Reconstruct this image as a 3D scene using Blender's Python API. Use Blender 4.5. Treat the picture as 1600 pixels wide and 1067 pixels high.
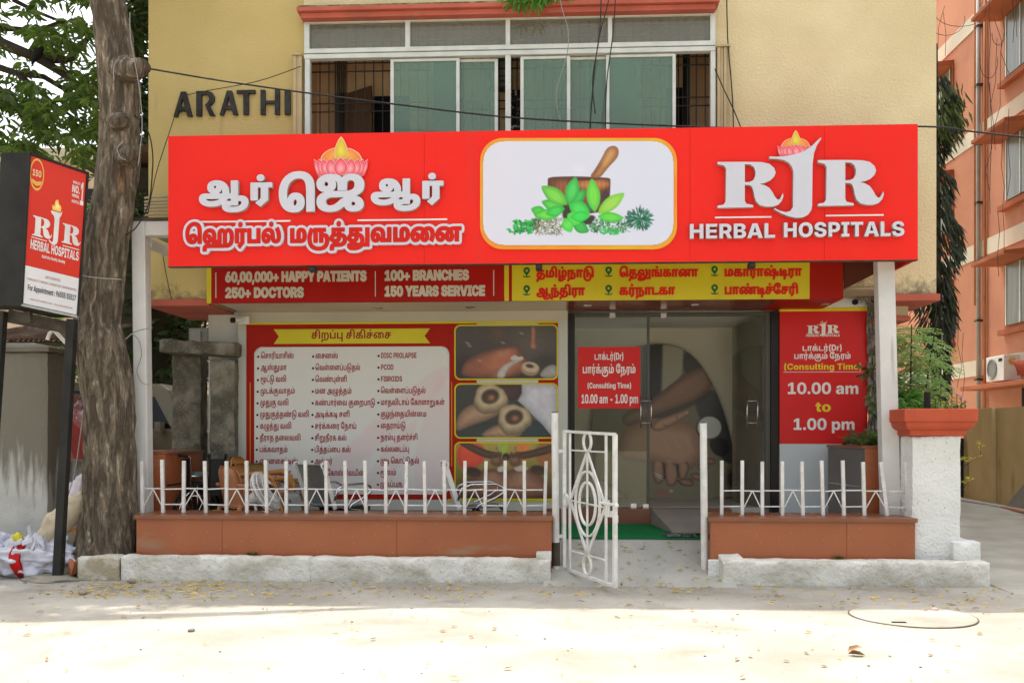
import bpy, bmesh, math, random
import numpy as np
from mathutils import Vector, Matrix, noise as mnoise
from mathutils.geometry import delaunay_2d_cdt
R = math.radians
random.seed(7); rng = np.random.default_rng(7)
SC = bpy.context.scene
for o in list(bpy.data.objects): bpy.data.objects.remove(o)

# ------------------------------------------------------------------ camera, sky, sun, exposure
CH, FPX, YH, TH = 1.3, 1500.0, 680.0, math.atan(0.051)
cam = bpy.data.cameras.new("camera"); camo = bpy.data.objects.new("camera", cam); SC.collection.objects.link(camo)
camo.location = (0, 0, CH); camo.rotation_euler = (R(90), 0, TH)
cam.sensor_width = 36; cam.lens = FPX/1600*36; cam.shift_y = (YH-533.5)/1600; cam.clip_end = 600; cam.clip_start = .1
SC.camera = camo
SUN_EL, SUN_AZ = R(70), R(-8)            # azimuth measured from +Y towards +X
w = bpy.data.worlds.new("World"); SC.world = w; w.use_nodes = True
nt = w.node_tree; bg = nt.nodes["Background"]
sky = nt.nodes.new("ShaderNodeTexSky"); sky.sky_type = 'NISHITA'; sky.sun_disc = False
sky.sun_elevation = SUN_EL; sky.sun_rotation = SUN_AZ; sky.air_density = 1.0; sky.dust_density = 6.0; sky.ozone_density = 0.6
hs = nt.nodes.new("ShaderNodeHueSaturation"); hs.inputs['Saturation'].default_value = 0.38
nt.links.new(sky.outputs[0], hs.inputs['Color']); nt.links.new(hs.outputs[0], bg.inputs[0]); bg.inputs[1].default_value = 0.15
sl = bpy.data.lights.new("sun", 'SUN'); sl.energy = 2.0; sl.angle = R(0.5); sl.color = (1, .95, .86)
so = bpy.data.objects.new("sun", sl); SC.collection.objects.link(so)
sd = Vector((math.cos(SUN_EL)*math.sin(SUN_AZ), math.cos(SUN_EL)*math.cos(SUN_AZ), math.sin(SUN_EL)))
so.rotation_euler = sd.to_track_quat('Z', 'Y').to_euler(); so.location = sd*30
vs = SC.view_settings; vs.view_transform = 'Standard'; vs.look = 'None'; vs.exposure = 1.52; vs.gamma = 1.0
try: SC.cycles.max_bounces = 8; SC.cycles.transparent_max_bounces = 16
except Exception: pass

# ------------------------------------------------------------------ helpers
ct, st = math.cos(TH), math.sin(TH)
def P(px, py, Y):
    rx = -FPX*st + (px-800)*ct; ry = FPX*ct + (px-800)*st; k = Y/ry
    return Vector((rx*k, Y, CH+(YH-py)*k))
def PX(px, Y): return P(px, YH, Y).x
def PZ(py, Y, px=800): return P(px, py, Y).z
def S(r, g=None, b=None):
    if g is None: g = b = r
    f = lambda c: (c/255/12.92) if c <= 10.3 else ((c/255+.055)/1.055)**2.4
    return (f(r), f(g), f(b))
def fbm(x, y, z, o=3):
    return mnoise.fractal(Vector((x, y, z)), 1.0, 2.0, o)
ORG = {}
def org(o): return ORG.get(o.name, Vector((0, 0, 0)))
def tag(o, label=None, cat=None, group=None, kind=None):
    if label: o["label"] = label
    if cat: o["category"] = cat
    if group: o["group"] = group
    if kind: o["kind"] = kind
    return o
def thing(name, label, cat, loc=(0, 0, 0), group=None):
    o = bpy.data.objects.new(name, None); SC.collection.objects.link(o); o.location = loc; o.empty_display_size = .1
    ORG[o.name] = Vector(loc); return tag(o, label, cat, group)
def link_mesh(name, verts, faces, mat, parent=None, smooth=False, cols=None, bevel=0, base=None):
    me = bpy.data.meshes.new(name)
    if parent is not None: og = org(parent)
    elif base is not None: og = Vector(base)
    else:
        a = np.array([tuple(v) for v in verts], float)
        og = Vector(((a[:, 0].min()+a[:, 0].max())/2, (a[:, 1].min()+a[:, 1].max())/2, a[:, 2].min()))
    vv = [(v[0]-og.x, v[1]-og.y, v[2]-og.z) for v in verts]
    me.from_pydata(vv, [], faces); 
    if cols is not None:
        ca = me.color_attributes.new("Col", 'FLOAT_COLOR', 'POINT')
        c = np.ones((len(verts), 4), np.float32); c[:, :3] = np.asarray(cols)[:, :3]
        ca.data.foreach_set("color", c.ravel())
    if bevel:
        bm = bmesh.new(); bm.from_mesh(me); bmesh.ops.remove_doubles(bm, verts=bm.verts, dist=1e-5)
        ed = [e for e in bm.edges if len(e.link_faces) == 2 and e.calc_face_angle(0) > .6]
        bmesh.ops.bevel(bm, geom=ed, offset=bevel, segments=2, profile=.7, affect='EDGES', clamp_overlap=True)
        bm.to_mesh(me); bm.free()
    if smooth: me.polygons.foreach_set("use_smooth", [True]*len(me.polygons))
    me.materials.append(mat); me.update()
    o = bpy.data.objects.new(name, me); SC.collection.objects.link(o)
    ORG[o.name] = og
    if parent is not None: o.parent = parent
    else: o.location = og
    return o
class MB:
    def __init__(s): s.v = []; s.f = []
    def add(s, vs, fs):
        n = len(s.v); s.v += [tuple(v) for v in vs]; s.f += [tuple(i+n for i in f) for f in fs]; return s
    def box(s, x0, x1, y0, y1, z0, z1):
        return s.hexa([(x0, y0, z0), (x1, y0, z0), (x1, y1, z0), (x0, y1, z0), (x0, y0, z1), (x1, y0, z1), (x1, y1, z1), (x0, y1, z1)])
    def hexa(s, p):
        return s.add(p, [(0, 3, 2, 1), (4, 5, 6, 7), (0, 1, 5, 4), (1, 2, 6, 5), (2, 3, 7, 6), (3, 0, 4, 7)])
    def quad(s, a, b, c, d): return s.add([a, b, c, d], [(0, 1, 2, 3)])
    def prism(s, poly, f0, f1):
        """poly list of 2d; f0,f1 map 2d->3d for both caps (f0 = front, ccw seen from front)"""
        n = len(poly); a = [f0(*p) for p in poly]; b = [f1(*p) for p in poly]
        fs = [tuple(range(n)), tuple(range(2*n-1, n-1, -1))]+[(i, n+i, n+(i+1) % n, (i+1) % n) for i in range(n)]
        return s.add(a+b, fs)
    def tube(s, pts, r, n=8, cap=True, flat=None):
        pts = [Vector(p) for p in pts]; m = len(pts); rr = r if isinstance(r, (list, tuple)) else [r]*m
        vs = []; up = None
        for i, p in enumerate(pts):
            t = (pts[min(i+1, m-1)]-pts[max(i-1, 0)])
            if t.length < 1e-9: t = Vector((0, 0, 1))
            t.normalize()
            if up is None: up = Vector((0, 0, 1)) if abs(t.z) < .9 else Vector((0, 1, 0))
            a = t.cross(up)
            if a.length < 1e-4: a = t.cross(Vector((1, 0, 0)))
            a.normalize(); b = a.cross(t).normalized(); up = b
            for k in range(n):
                an = 2*math.pi*k/n
                vs.append(p+(a*math.cos(an)+b*math.sin(an))*rr[i])
        fs = []
        for i in range(m-1):
            for k in range(n):
                fs.append((i*n+k, i*n+(k+1) % n, (i+1)*n+(k+1) % n, (i+1)*n+k))
        if cap: fs += [tuple(range(n-1, -1, -1)), tuple(range((m-1)*n, m*n))]
        return s.add(vs, fs)
    def bar(s, p0, p1, wx, wy=None, up=None):
        """rectangular bar between two points"""
        p0, p1 = Vector(p0), Vector(p1); t = (p1-p0).normalized(); wy = wy or wx
        u = Vector(up) if up else (Vector((0, 1, 0)) if abs(t.y) < .9 else Vector((1, 0, 0)))
        a = t.cross(u).normalized()*wx/2; b = a.cross(t).normalized()*wy/2
        q = [p0-a-b, p0+a-b, p0+a+b, p0-a+b, p1-a-b, p1+a-b, p1+a+b, p1-a+b]
        return s.hexa(q)
    def lathe(s, prof, c=(0, 0, 0), n=24, cap=True):
        vs = []; m = len(prof)
        for r_, z in prof:
            for k in range(n):
                a = 2*math.pi*k/n; vs.append((c[0]+r_*math.cos(a), c[1]+r_*math.sin(a), c[2]+z))
        fs = [(i*n+k, i*n+(k+1) % n, (i+1)*n+(k+1) % n, (i+1)*n+k) for i in range(m-1) for k in range(n)]
        if cap: fs += [tuple(range(n-1, -1, -1)), tuple(range((m-1)*n, m*n))]
        return s.add(vs, fs)
    def blob(s, c, r, rough=.2, sub=3, seed=0, sq=(1, 1, 1), freq=1.6):
        bm = bmesh.new(); bmesh.ops.create_icosphere(bm, subdivisions=sub, radius=1)
        bm.verts.index_update()
        vs = []
        for v in bm.verts:
            q = v.co; d = 1+rough*fbm(q.x*freq+seed*3.1, q.y*freq+seed, q.z*freq-seed, 3)
            vs.append((c[0]+q.x*r*sq[0]*d, c[1]+q.y*r*sq[1]*d, c[2]+q.z*r*sq[2]*d))
        fs = [tuple(v.index for v in f.verts) for f in bm.faces]; bm.free(); return s.add(vs, fs)
    def build(s, name, mat, parent=None, bevel=0, smooth=False, label=None, base=None):
        o = link_mesh(name, s.v, s.f, mat, parent, smooth, None, bevel, base)
        if label: o["label"] = label
        return o
    def top(s, name, mat, label, cat, group=None, bevel=0, smooth=False, kind=None, base=None):
        o = s.build(name, mat, None, bevel, smooth, None, base); return tag(o, label, cat, group, kind)
def copy_tree(o, parent=None):
    c = o.copy(); SC.collection.objects.link(c); ORG[c.name] = org(o)
    if parent is not None: c.parent = parent
    for ch in list(o.children): copy_tree(ch, c)
    return c

# ------------------------------------------------------------------ materials
def mat(name, col, rough=.6, metal=0, col2=None, ns=4, lo=.35, hi=.65, bump=0, bs=60, speck=None, streak=None, coat=0, spec=.2, stretch=None, sheen=0):
    m = bpy.data.materials.new(name); m.use_nodes = True; N = m.node_tree.nodes; L = m.node_tree.links
    b = N["Principled BSDF"]; b.inputs['Roughness'].default_value = rough; b.inputs['Metallic'].default_value = metal
    b.inputs['Specular IOR Level'].default_value = spec
    if coat: b.inputs['Coat Weight'].default_value = coat; b.inputs['Coat Roughness'].default_value = .05
    tc = N.new("ShaderNodeTexCoord"); src = tc.outputs['Object']
    if stretch:
        mp = N.new("ShaderNodeMapping"); mp.inputs['Scale'].default_value = stretch; L.new(src, mp.inputs[0]); src = mp.outputs[0]
    def ramp(fac, a, b_):
        r = N.new("ShaderNodeMapRange"); r.inputs['From Min'].default_value = a; r.inputs['From Max'].default_value = b_; L.new(fac, r.inputs['Value']); return r.outputs[0]
    def noi(scale, det=5, s=None):
        n = N.new("ShaderNodeTexNoise"); n.inputs['Scale'].default_value = scale; n.inputs['Detail'].default_value = det; L.new(s or src, n.inputs['Vector']); return n.outputs['Fac']
    def mix(fac, a, b_):
        x = N.new("ShaderNodeMix"); x.data_type = 'RGBA'; L.new(fac, x.inputs['Factor'])
        for k, v in ((6, a), (7, b_)):
            if isinstance(v, tuple): x.inputs[k].default_value = (*v, 1)
            else: L.new(v, x.inputs[k])
        return x.outputs[2]
    c = col
    if col2 is None: col2 = tuple(v*.86 for v in col)
    c = mix(ramp(noi(ns), lo, hi), col, col2)
    if speck:
        sc, sscale, thr = speck
        v = N.new("ShaderNodeTexVoronoi"); v.inputs['Scale'].default_value = sscale; L.new(tc.outputs['Object'], v.inputs['Vector'])
        c = mix(ramp(v.outputs['Distance'], thr, thr*.5), c, sc)
    if streak:
        sc, sv, a, b_ = streak
        mp = N.new("ShaderNodeMapping"); mp.inputs['Scale'].default_value = sv; L.new(tc.outputs['Object'], mp.inputs[0])
        c = mix(ramp(noi(1, 6, mp.outputs[0]), a, b_), c, sc)
    if isinstance(c, tuple): b.inputs['Base Color'].default_value = (*c, 1)
    else: L.new(c, b.inputs['Base Color'])
    if bump:
        bn = N.new("ShaderNodeBump"); bn.inputs['Strength'].default_value = bump; bn.inputs['Distance'].default_value = .02
        L.new(noi(bs, 6), bn.inputs['Height']); L.new(bn.outputs[0], b.inputs['Normal'])
    return m
def printmat(name, rough=.35, emis=0):
    m = bpy.data.materials.new(name); m.use_nodes = True; N = m.node_tree.nodes; L = m.node_tree.links
    a = N.new("ShaderNodeAttribute"); a.attribute_name = "Col"; b = N["Principled BSDF"]; b.inputs['Roughness'].default_value = rough
    L.new(a.outputs['Color'], b.inputs['Base Color']); return m
def glassmat(name, tint, diff, wd, rough=.02, wg=.0, ior=1.5):
    m = bpy.data.materials.new(name); m.use_nodes = True; N = m.node_tree.nodes; L = m.node_tree.links
    N.remove(N["Principled BSDF"]); out = N["Material Output"]
    t = N.new("ShaderNodeBsdfTransparent"); t.inputs[0].default_value = (*tint, 1)
    d = N.new("ShaderNodeBsdfDiffuse"); 
    tc = N.new("ShaderNodeTexCoord"); n = N.new("ShaderNodeTexNoise"); n.inputs['Scale'].default_value = 2.5; n.inputs['Detail'].default_value = 6
    L.new(tc.outputs['Object'], n.inputs['Vector'])
    mx = N.new("ShaderNodeMix"); mx.data_type = 'RGBA'; L.new(n.outputs['Fac'], mx.inputs['Factor']); mx.inputs[6].default_value = (*[v*.75 for v in diff], 1); mx.inputs[7].default_value = (*[min(1, v*1.2) for v in diff], 1)
    L.new(mx.outputs[2], d.inputs[0])
    m1 = N.new("ShaderNodeMixShader"); m1.inputs[0].default_value = wd; L.new(t.outputs[0], m1.inputs[1]); L.new(d.outputs[0], m1.inputs[2])
    g = N.new("ShaderNodeBsdfGlossy"); g.inputs['Roughness'].default_value = rough
    f = N.new("ShaderNodeFresnel"); f.inputs['IOR'].default_value = ior
    m2 = N.new("ShaderNodeMixShader"); L.new(f.outputs[0], m2.inputs[0]); L.new(m1.outputs[0], m2.inputs[1]); L.new(g.outputs[0], m2.inputs[2])
    L.new(m2.outputs[0], out.inputs[0]); return m
def leafmat(name, c1, c2, trans=.35, rough=.5, ns=1.2):
    m = bpy.data.materials.new(name); m.use_nodes = True; N = m.node_tree.nodes; L = m.node_tree.links
    out = N["Material Output"]; b = N["Principled BSDF"]; b.inputs['Roughness'].default_value = rough
    g = N.new("ShaderNodeNewGeometry"); mx = N.new("ShaderNodeMix"); mx.data_type = 'RGBA'
    L.new(g.outputs['Random Per Island'], mx.inputs['Factor']); mx.inputs[6].default_value = (*c1, 1); mx.inputs[7].default_value = (*c2, 1)
    L.new(mx.outputs[2], b.inputs['Base Color'])
    t = N.new("ShaderNodeBsdfTranslucent"); gm = N.new("ShaderNodeMix"); gm.data_type = 'RGBA'; gm.blend_type = 'MULTIPLY'; gm.inputs['Factor'].default_value = 1
    L.new(mx.outputs[2], gm.inputs[6]); gm.inputs[7].default_value = (1.6, 1.9, .7, 1); L.new(gm.outputs[2], t.inputs[0])
    ms = N.new("ShaderNodeMixShader"); ms.inputs[0].default_value = trans; L.new(b.outputs[0], ms.inputs[1]); L.new(t.outputs[0], ms.inputs[2]); L.new(ms.outputs[0], out.inputs[0])
    return m
M = {}
def mould(m, z0, z1, up):
    N = m.node_tree.nodes; L = m.node_tree.links; b_ = N["Principled BSDF"]; old = b_.inputs['Base Color'].links[0].from_socket
    tc = N.new("ShaderNodeTexCoord"); sp = N.new("ShaderNodeSeparateXYZ"); L.new(tc.outputs['Object'], sp.inputs[0]); n = N.new("ShaderNodeTexNoise"); n.inputs['Scale'].default_value = 7; n.inputs['Detail'].default_value = 9; n.inputs['Roughness'].default_value = .75; L.new(tc.outputs['Object'], n.inputs['Vector'])
    r = N.new("ShaderNodeMapRange"); r.inputs['From Min'].default_value = z0; r.inputs['From Max'].default_value = z1; r.inputs['To Max'].default_value = .34; L.new(sp.outputs[2], r.inputs['Value'])
    a = N.new("ShaderNodeMath"); a.operation = 'ADD'; L.new(r.outputs[0], a.inputs[0]); L.new(n.outputs['Fac'], a.inputs[1]); q = N.new("ShaderNodeMapRange"); q.inputs['From Min'].default_value = .66; q.inputs['From Max'].default_value = .86; q.inputs['To Max'].default_value = .85; L.new(a.outputs[0], q.inputs['Value'])
    mx = N.new("ShaderNodeMix"); mx.data_type = 'RGBA'; L.new(q.outputs[0], mx.inputs['Factor']); L.new(old, mx.inputs[6]); mx.inputs[7].default_value = (.11, .10, .075, 1); L.new(mx.outputs[2], b_.inputs['Base Color'])
M['road'] = mat('sandy_concrete', (.365, .345, .295), .9, col2=(.265, .245, .20), ns=1.1, lo=.40, hi=.68, bump=.6, bs=35, speck=((.26, .23, .18), 26, .12), streak=((.245, .23, .185), (1.9, 2.3, 1), .53, .72))
M['floor'] = mat('cement_floor', (.44, .43, .37), .75, col2=(.34, .335, .285), ns=2.2, bump=.25, bs=40, speck=((.24, .24, .2), 18, .12))
M['stucco'] = mat('lit_yellow_stucco', (.74, .63, .38), .9, col2=(.66, .55, .32), ns=1.6, bump=.7, bs=42, streak=((.40, .34, .22), (5, 5, .8), .68, .88))  # coarser right-hand coat; its paler yellow also carries the stronger light there
M['yellow'] = mat('yellow_stucco', (.58, .46, .19), .9, col2=(.53, .415, .165), ns=1.3, bump=.4, bs=45, streak=((.30, .25, .15), (5, 5, .8), .66, .85))
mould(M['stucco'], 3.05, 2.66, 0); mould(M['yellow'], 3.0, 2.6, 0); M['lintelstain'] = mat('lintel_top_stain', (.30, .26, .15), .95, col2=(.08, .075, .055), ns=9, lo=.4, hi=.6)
M['redtrim'] = mat('red_oxide_trim', (.50, .13, .085), .7, col2=(.40, .10, .065), ns=3, streak=((.2, .12, .08), (4, 4, 4), .6, .8))
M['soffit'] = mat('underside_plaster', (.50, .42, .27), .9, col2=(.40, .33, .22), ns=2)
M['whitewall'] = mat('white_plaster', (.62, .63, .58), .8, col2=(.52, .54, .49), ns=2, bump=.2)
M['cream'] = mat('cream_wall', (.52, .47, .35), .8, ns=1.5)
M['peach'] = mat('peach_wall', (.90, .66, .42), .85, col2=(.82, .58, .36), ns=2)
M['dark'] = mat('dark_void', (.015, .015, .014), .8)  # near-black sheets that paint the shade inside open doorways
M['alu'] = mat('powder_coated_aluminium', (.66, .70, .65), .4, col2=(.56, .60, .55), ns=6)
M['iron'] = mat('dark_iron_grille', (.035, .035, .033), .6)
M['whitepaint'] = mat('white_gloss_paint', (.76, .75, .70), .45, col2=(.62, .60, .54), ns=9, bump=.3, bs=60, speck=((.25, .2, .15), 22, .10), streak=((.34, .22, .13), (14, 14, 5), .68, .74))
M['colpaint'] = mat('white_column_paint', (.66, .65, .61), .55, col2=(.58, .57, .53), ns=2.5, bump=.1, bs=20, streak=((.36, .33, .28), (14, 14, 1.1), .63, .8))
M['red'] = mat('red_acrylic_sheet', (.84, .024, .014), .35, col2=(.80, .021, .012), ns=.7, spec=.15, bump=.06, bs=3, streak=((.70, .035, .024), (4, 4, .7), .58, .85))
M['reddark'] = mat('red_vinyl_panel', (.36, .012, .008), .4, ns=2, spec=.08)
M['redboard'] = mat('red_board_print', (.36, .016, .008), .4, ns=1, spec=.08)
M['redbright'] = mat('red_sun_board', (.64, .020, .018), .35, ns=1, spec=.2)
M['letterwhite'] = mat('white_acrylic_letter', (.60, .60, .65), .3, ns=2, col2=(.57, .57, .62))
M['letterside'] = mat('letter_side_grey', (.42, .38, .34), .4)
M['offwhite'] = mat('offwhite_vinyl', (.56, .54, .42), .4)
M['printwhite'] = mat('white_print', (.80, .79, .75), .4)
M['yellowprint'] = mat('yellow_print', (.60, .52, .02), .4, ns=1.5, spec=.2)
M['yellowtext'] = mat('bright_yellow_print', (.80, .62, .03), .4)
M['maroon'] = mat('maroon_print', (.30, .014, .022), .4)
M['redprint'] = mat('red_print', (.62, .018, .010), .5, spec=.15)
M['blackprint'] = mat('black_print', (.02, .02, .025), .4)
M['greenprint'] = mat('green_print', (.01, .13, .035), .4)
M['listwhite'] = mat('pale_grey_print', (.47, .485, .415), .4, col2=(.44, .455, .39), ns=1.2, spec=.15)
M['goldtrim'] = mat('gold_print', (.55, .28, .02), .35)
M['orangetrim'] = mat('orange_gold_border', (.80, .26, .03), .3, col2=(.72, .42, .03), ns=2.2)
M['print'] = printmat('printed_picture')
M['granite'] = mat('brown_granite', (.37, .115, .045), .13, col2=(.30, .088, .034), ns=1.1, speck=((.5, .42, .34), 22, .085), spec=.32, streak=((.30, .17, .10), (1.5, 1.5, 6), .58, .75))
M['granitecap'] = mat('brown_granite_coping', (.27, .105, .05), .35, spec=.3, col2=(.21, .08, .04), ns=3, speck=((.4, .3, .2), 30, .08))
M['greygranite'] = mat('grey_granite', (.16, .14, .12), .2, col2=(.12, .105, .09), ns=2, speck=((.3, .28, .25), 50, .12))
M['kerb'] = mat('whitewashed_kerb', (.70, .68, .60), .95, col2=(.48, .455, .37), ns=4.5, lo=.4, hi=.72, bump=1, bs=22, speck=((.24, .23, .19), 24, .15), streak=((.47, .44, .35), (3.6, 3.6, 6), .52, .70))
M['kerbraw'] = mat('bare_kerb_stone', (.40, .34, .23), .95, col2=(.30, .25, .16), ns=4, bump=.8, bs=30, speck=((.18, .15, .1), 30, .14))
M['pillarwhite'] = mat('roughcast_whitewash', (.80, .80, .75), .95, col2=(.72, .72, .66), ns=3, bump=1.0, bs=38, speck=((.22, .22, .2), 15, .10))
M['oxide'] = mat('red_oxide_cap', (.52, .095, .042), .65, col2=(.44, .08, .036), ns=5)
M['oldconc'] = mat('weathered_grey_plaster', (.20, .18, .14), .95, col2=(.145, .13, .10), ns=2.5, bump=.4, bs=40)
def barkmat():
    m = mat('tree_bark', (.40, .325, .235), .95, col2=(.29, .23, .16), ns=1.3, lo=.3, hi=.7, stretch=(5, 5, 1.6), streak=((.40, .22, .12), (4, 4, 1.6), .64, .72)); N = m.node_tree.nodes; L = m.node_tree.links
    b_ = N["Principled BSDF"]; old = b_.inputs['Base Color'].links[0].from_socket; tc = N.new("ShaderNodeTexCoord")
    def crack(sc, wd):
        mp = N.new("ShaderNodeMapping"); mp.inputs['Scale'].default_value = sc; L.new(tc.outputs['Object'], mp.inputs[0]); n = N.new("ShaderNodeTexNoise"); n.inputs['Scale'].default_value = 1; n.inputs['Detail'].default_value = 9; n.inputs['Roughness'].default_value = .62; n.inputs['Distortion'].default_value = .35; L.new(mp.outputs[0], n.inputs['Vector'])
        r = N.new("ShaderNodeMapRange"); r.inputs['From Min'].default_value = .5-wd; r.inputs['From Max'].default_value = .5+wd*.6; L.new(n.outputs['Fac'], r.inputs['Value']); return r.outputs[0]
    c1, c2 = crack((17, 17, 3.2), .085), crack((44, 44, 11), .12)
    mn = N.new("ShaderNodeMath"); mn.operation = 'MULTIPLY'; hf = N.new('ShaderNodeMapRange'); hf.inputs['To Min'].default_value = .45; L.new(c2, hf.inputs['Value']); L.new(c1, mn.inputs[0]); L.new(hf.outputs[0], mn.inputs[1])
    mx = N.new("ShaderNodeMix"); mx.data_type = 'RGBA'; L.new(mn.outputs[0], mx.inputs['Factor']); mx.inputs[6].default_value = (.088, .068, .046, 1); L.new(old, mx.inputs[7]); L.new(mx.outputs[2], b_.inputs['Base Color'])  # fissures darkened: bark's own tone plus shade the flat light lacks
    bn = N.new("ShaderNodeBump"); bn.inputs['Strength'].default_value = 1; bn.inputs['Distance'].default_value = .03; L.new(mn.outputs[0], bn.inputs['Height']); L.new(bn.outputs[0], b_.inputs['Normal']); return m
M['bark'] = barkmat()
M['cutwood'] = mat('cut_wood', (.38, .25, .15), .9, ns=9)
M['blackmetal'] = mat('black_sheet_metal', (.018, .018, .016), .55, col2=(.032, .03, .026), ns=5)
M['rustmetal'] = mat('rusty_steel', (.09, .075, .055), .8, col2=(.05, .04, .03), ns=8, speck=((.3, .28, .25), 30, .1))
M['steel'] = mat('brushed_steel', (.55, .56, .55), .25, metal=1)
M['chrome'] = mat('chrome_tube', (.62, .62, .62), .12, metal=1)
M['perfsteel'] = mat('perforated_steel_grey', (.36, .40, .39), .35, metal=.7, ns=5)
M['plasticbrown'] = mat('brown_plastic', (.42, .19, .05), .35, ns=3)
M['plastictan'] = mat('tan_plastic', (.46, .20, .095), .4, ns=3)
M['plasticolive'] = mat('olive_tan_plastic', (.30, .19, .06), .4, ns=3)
M['plasticgrey'] = mat('pale_grey_plastic', (.55, .57, .54), .4, ns=3)
M['blackvinyl'] = mat('black_vinyl', (.018, .019, .022), .35)
M['bluecloth'] = mat('blue_cloth', (.05, .09, .18), .9, ns=6, bump=.3)
M['greencarpet'] = mat('green_turf_carpet', (.012, .22, .06), .95, col2=(.01, .17, .045), ns=30, bump=.8, bs=200)
M['doormat'] = mat('woven_doormat', (.22, .21, .19), .95, col2=(.04, .05, .07), ns=28, lo=.45, hi=.55, bump=.8, bs=150)
M['ramp'] = mat('cement_ramp', (.24, .215, .17), .85, ns=4, bump=.3)
M['tile'] = mat('floor_tile', (.42, .40, .34), .25, ns=2)
M['step'] = mat('brown_step_granite', (.20, .085, .05), .3, ns=3)
M['blackframe'] = mat('black_granite_frame', (.02, .018, .015), .25)
M['glass'] = glassmat('entrance_glass', (.93, .94, .89), (.3, .33, .28), .04, ior=1.4)
M['pane'] = glassmat('frosted_green_glass', (.78, .86, .78), (.22, .38, .26), .38, rough=.04)
M['panegrey'] = glassmat('dusty_window_glass', (.75, .76, .70), (.30, .30, .23), .45, rough=.05)
M['carglass'] = mat('car_window', (.012, .014, .014), .08)
M['orangewall'] = mat('orange_render', (.58, .27, .16), .9, col2=(.48, .215, .13), ns=.6, bump=.3, bs=20, streak=((.42, .18, .10), (1.5, 1.5, .35), .6, .85))
M['bandcream'] = mat('cream_band', (.68, .62, .48), .9, col2=(.58, .52, .40), ns=.8)
M['ledge'] = mat('orange_sunshade', (.42, .13, .055), .85, col2=(.30, .10, .05), ns=1.5)
M['ledgeunder'] = mat('sunshade_underside', (.42, .36, .25), .9, ns=1)
M['curtain'] = mat('window_dusty_panel', (.21, .22, .16), .3, spec=.4, col2=(.13, .14, .10), ns=2, stretch=(6, 6, .4))
M['pipe'] = mat('grey_drain_pipe', (.42, .40, .36), .5, ns=3)
M['pipeorange'] = mat('painted_pipe', (.52, .20, .08), .7)
M['acwhite'] = mat('white_appliance', (.72, .71, .66), .4)
M['ochre'] = mat('ochre_boundary_wall', (.66, .49, .25), .9, col2=(.56, .41, .20), ns=1.5, bump=.3, streak=((.22, .16, .08), (3, 3, .7), .62, .8))
M['slab'] = mat('grey_stone_slab', (.22, .2, .16), .9, ns=4)
M['cable'] = mat('black_cable', (.03, .03, .03), .6)
M['cablegrey'] = mat('grey_wire', (.30, .29, .27), .6)
M['stone'] = mat('rough_granite_block', (.25, .23, .17), .95, col2=(.10, .093, .068), ns=6, lo=.3, hi=.62, bump=1, bs=24, speck=((.5, .48, .4), 34, .16))
M['sack'] = mat('white_plastic_sack', (.66, .66, .70), .5, col2=(.55, .55, .61), ns=3)
M['sackwoven'] = mat('woven_sack', (.55, .46, .32), .8, col2=(.45, .36, .24), ns=4)
M['sackorange'] = mat('orange_sack_print', (.55, .20, .06), .7)
M['redtape'] = mat('red_plastic_tape', (.55, .012, .01), .35)
M['yellowpl'] = mat('yellow_plastic', (.65, .55, .04), .5)
M['carred'] = mat('red_car_paint', (.24, .02, .015), .2, coat=.6)
M['carbeige'] = mat('beige_car_paint', (.30, .26, .17), .35, coat=.15)
M['rubber'] = mat('rubber', (.02, .02, .02), .8)
M['corrug'] = mat('brown_corrugated_sheet', (.13, .075, .05), .7, ns=5)
M['awning'] = mat('red_tile_sheet', (.42, .075, .03), .6, ns=6)
M['letterblack'] = mat('black_painted_letter', (.022, .022, .02), .5, col2=(.045, .045, .042), ns=14)
M['wood'] = mat('brown_board', (.14, .08, .04), .7, ns=4, stretch=(8, 1, 1))
M['terracotta'] = mat('terracotta_piece', (.45, .17, .08), .8)
M['leafA'] = leafmat('broad_leaf_green', (.07, .115, .032), (.16, .21, .075), .55)
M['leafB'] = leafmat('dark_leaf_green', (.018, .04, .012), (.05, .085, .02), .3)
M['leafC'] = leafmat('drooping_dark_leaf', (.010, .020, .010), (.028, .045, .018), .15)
M['leafD'] = leafmat('feathery_pale_leaf', (.24, .36, .15), (.36, .46, .24), .35)
M['leafE'] = leafmat('fresh_green_leaf', (.07, .20, .03), (.16, .34, .06), .4)
M['leafF'] = leafmat('olive_shade_leaf', (.06, .10, .03), (.12, .16, .05), .3)
M['pinkflower'] = mat('pink_flower', (.55, .22, .40), .6)
M['litter'] = leafmat('fallen_yellow_leaf', (.66, .44, .03), (.48, .33, .05), .1)
M['litterbrown'] = leafmat('fallen_brown_leaf', (.20, .11, .05), (.35, .2, .09), .1)
M['pebble'] = mat('pebble', (.26, .23, .18), .9, ns=8)
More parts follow.
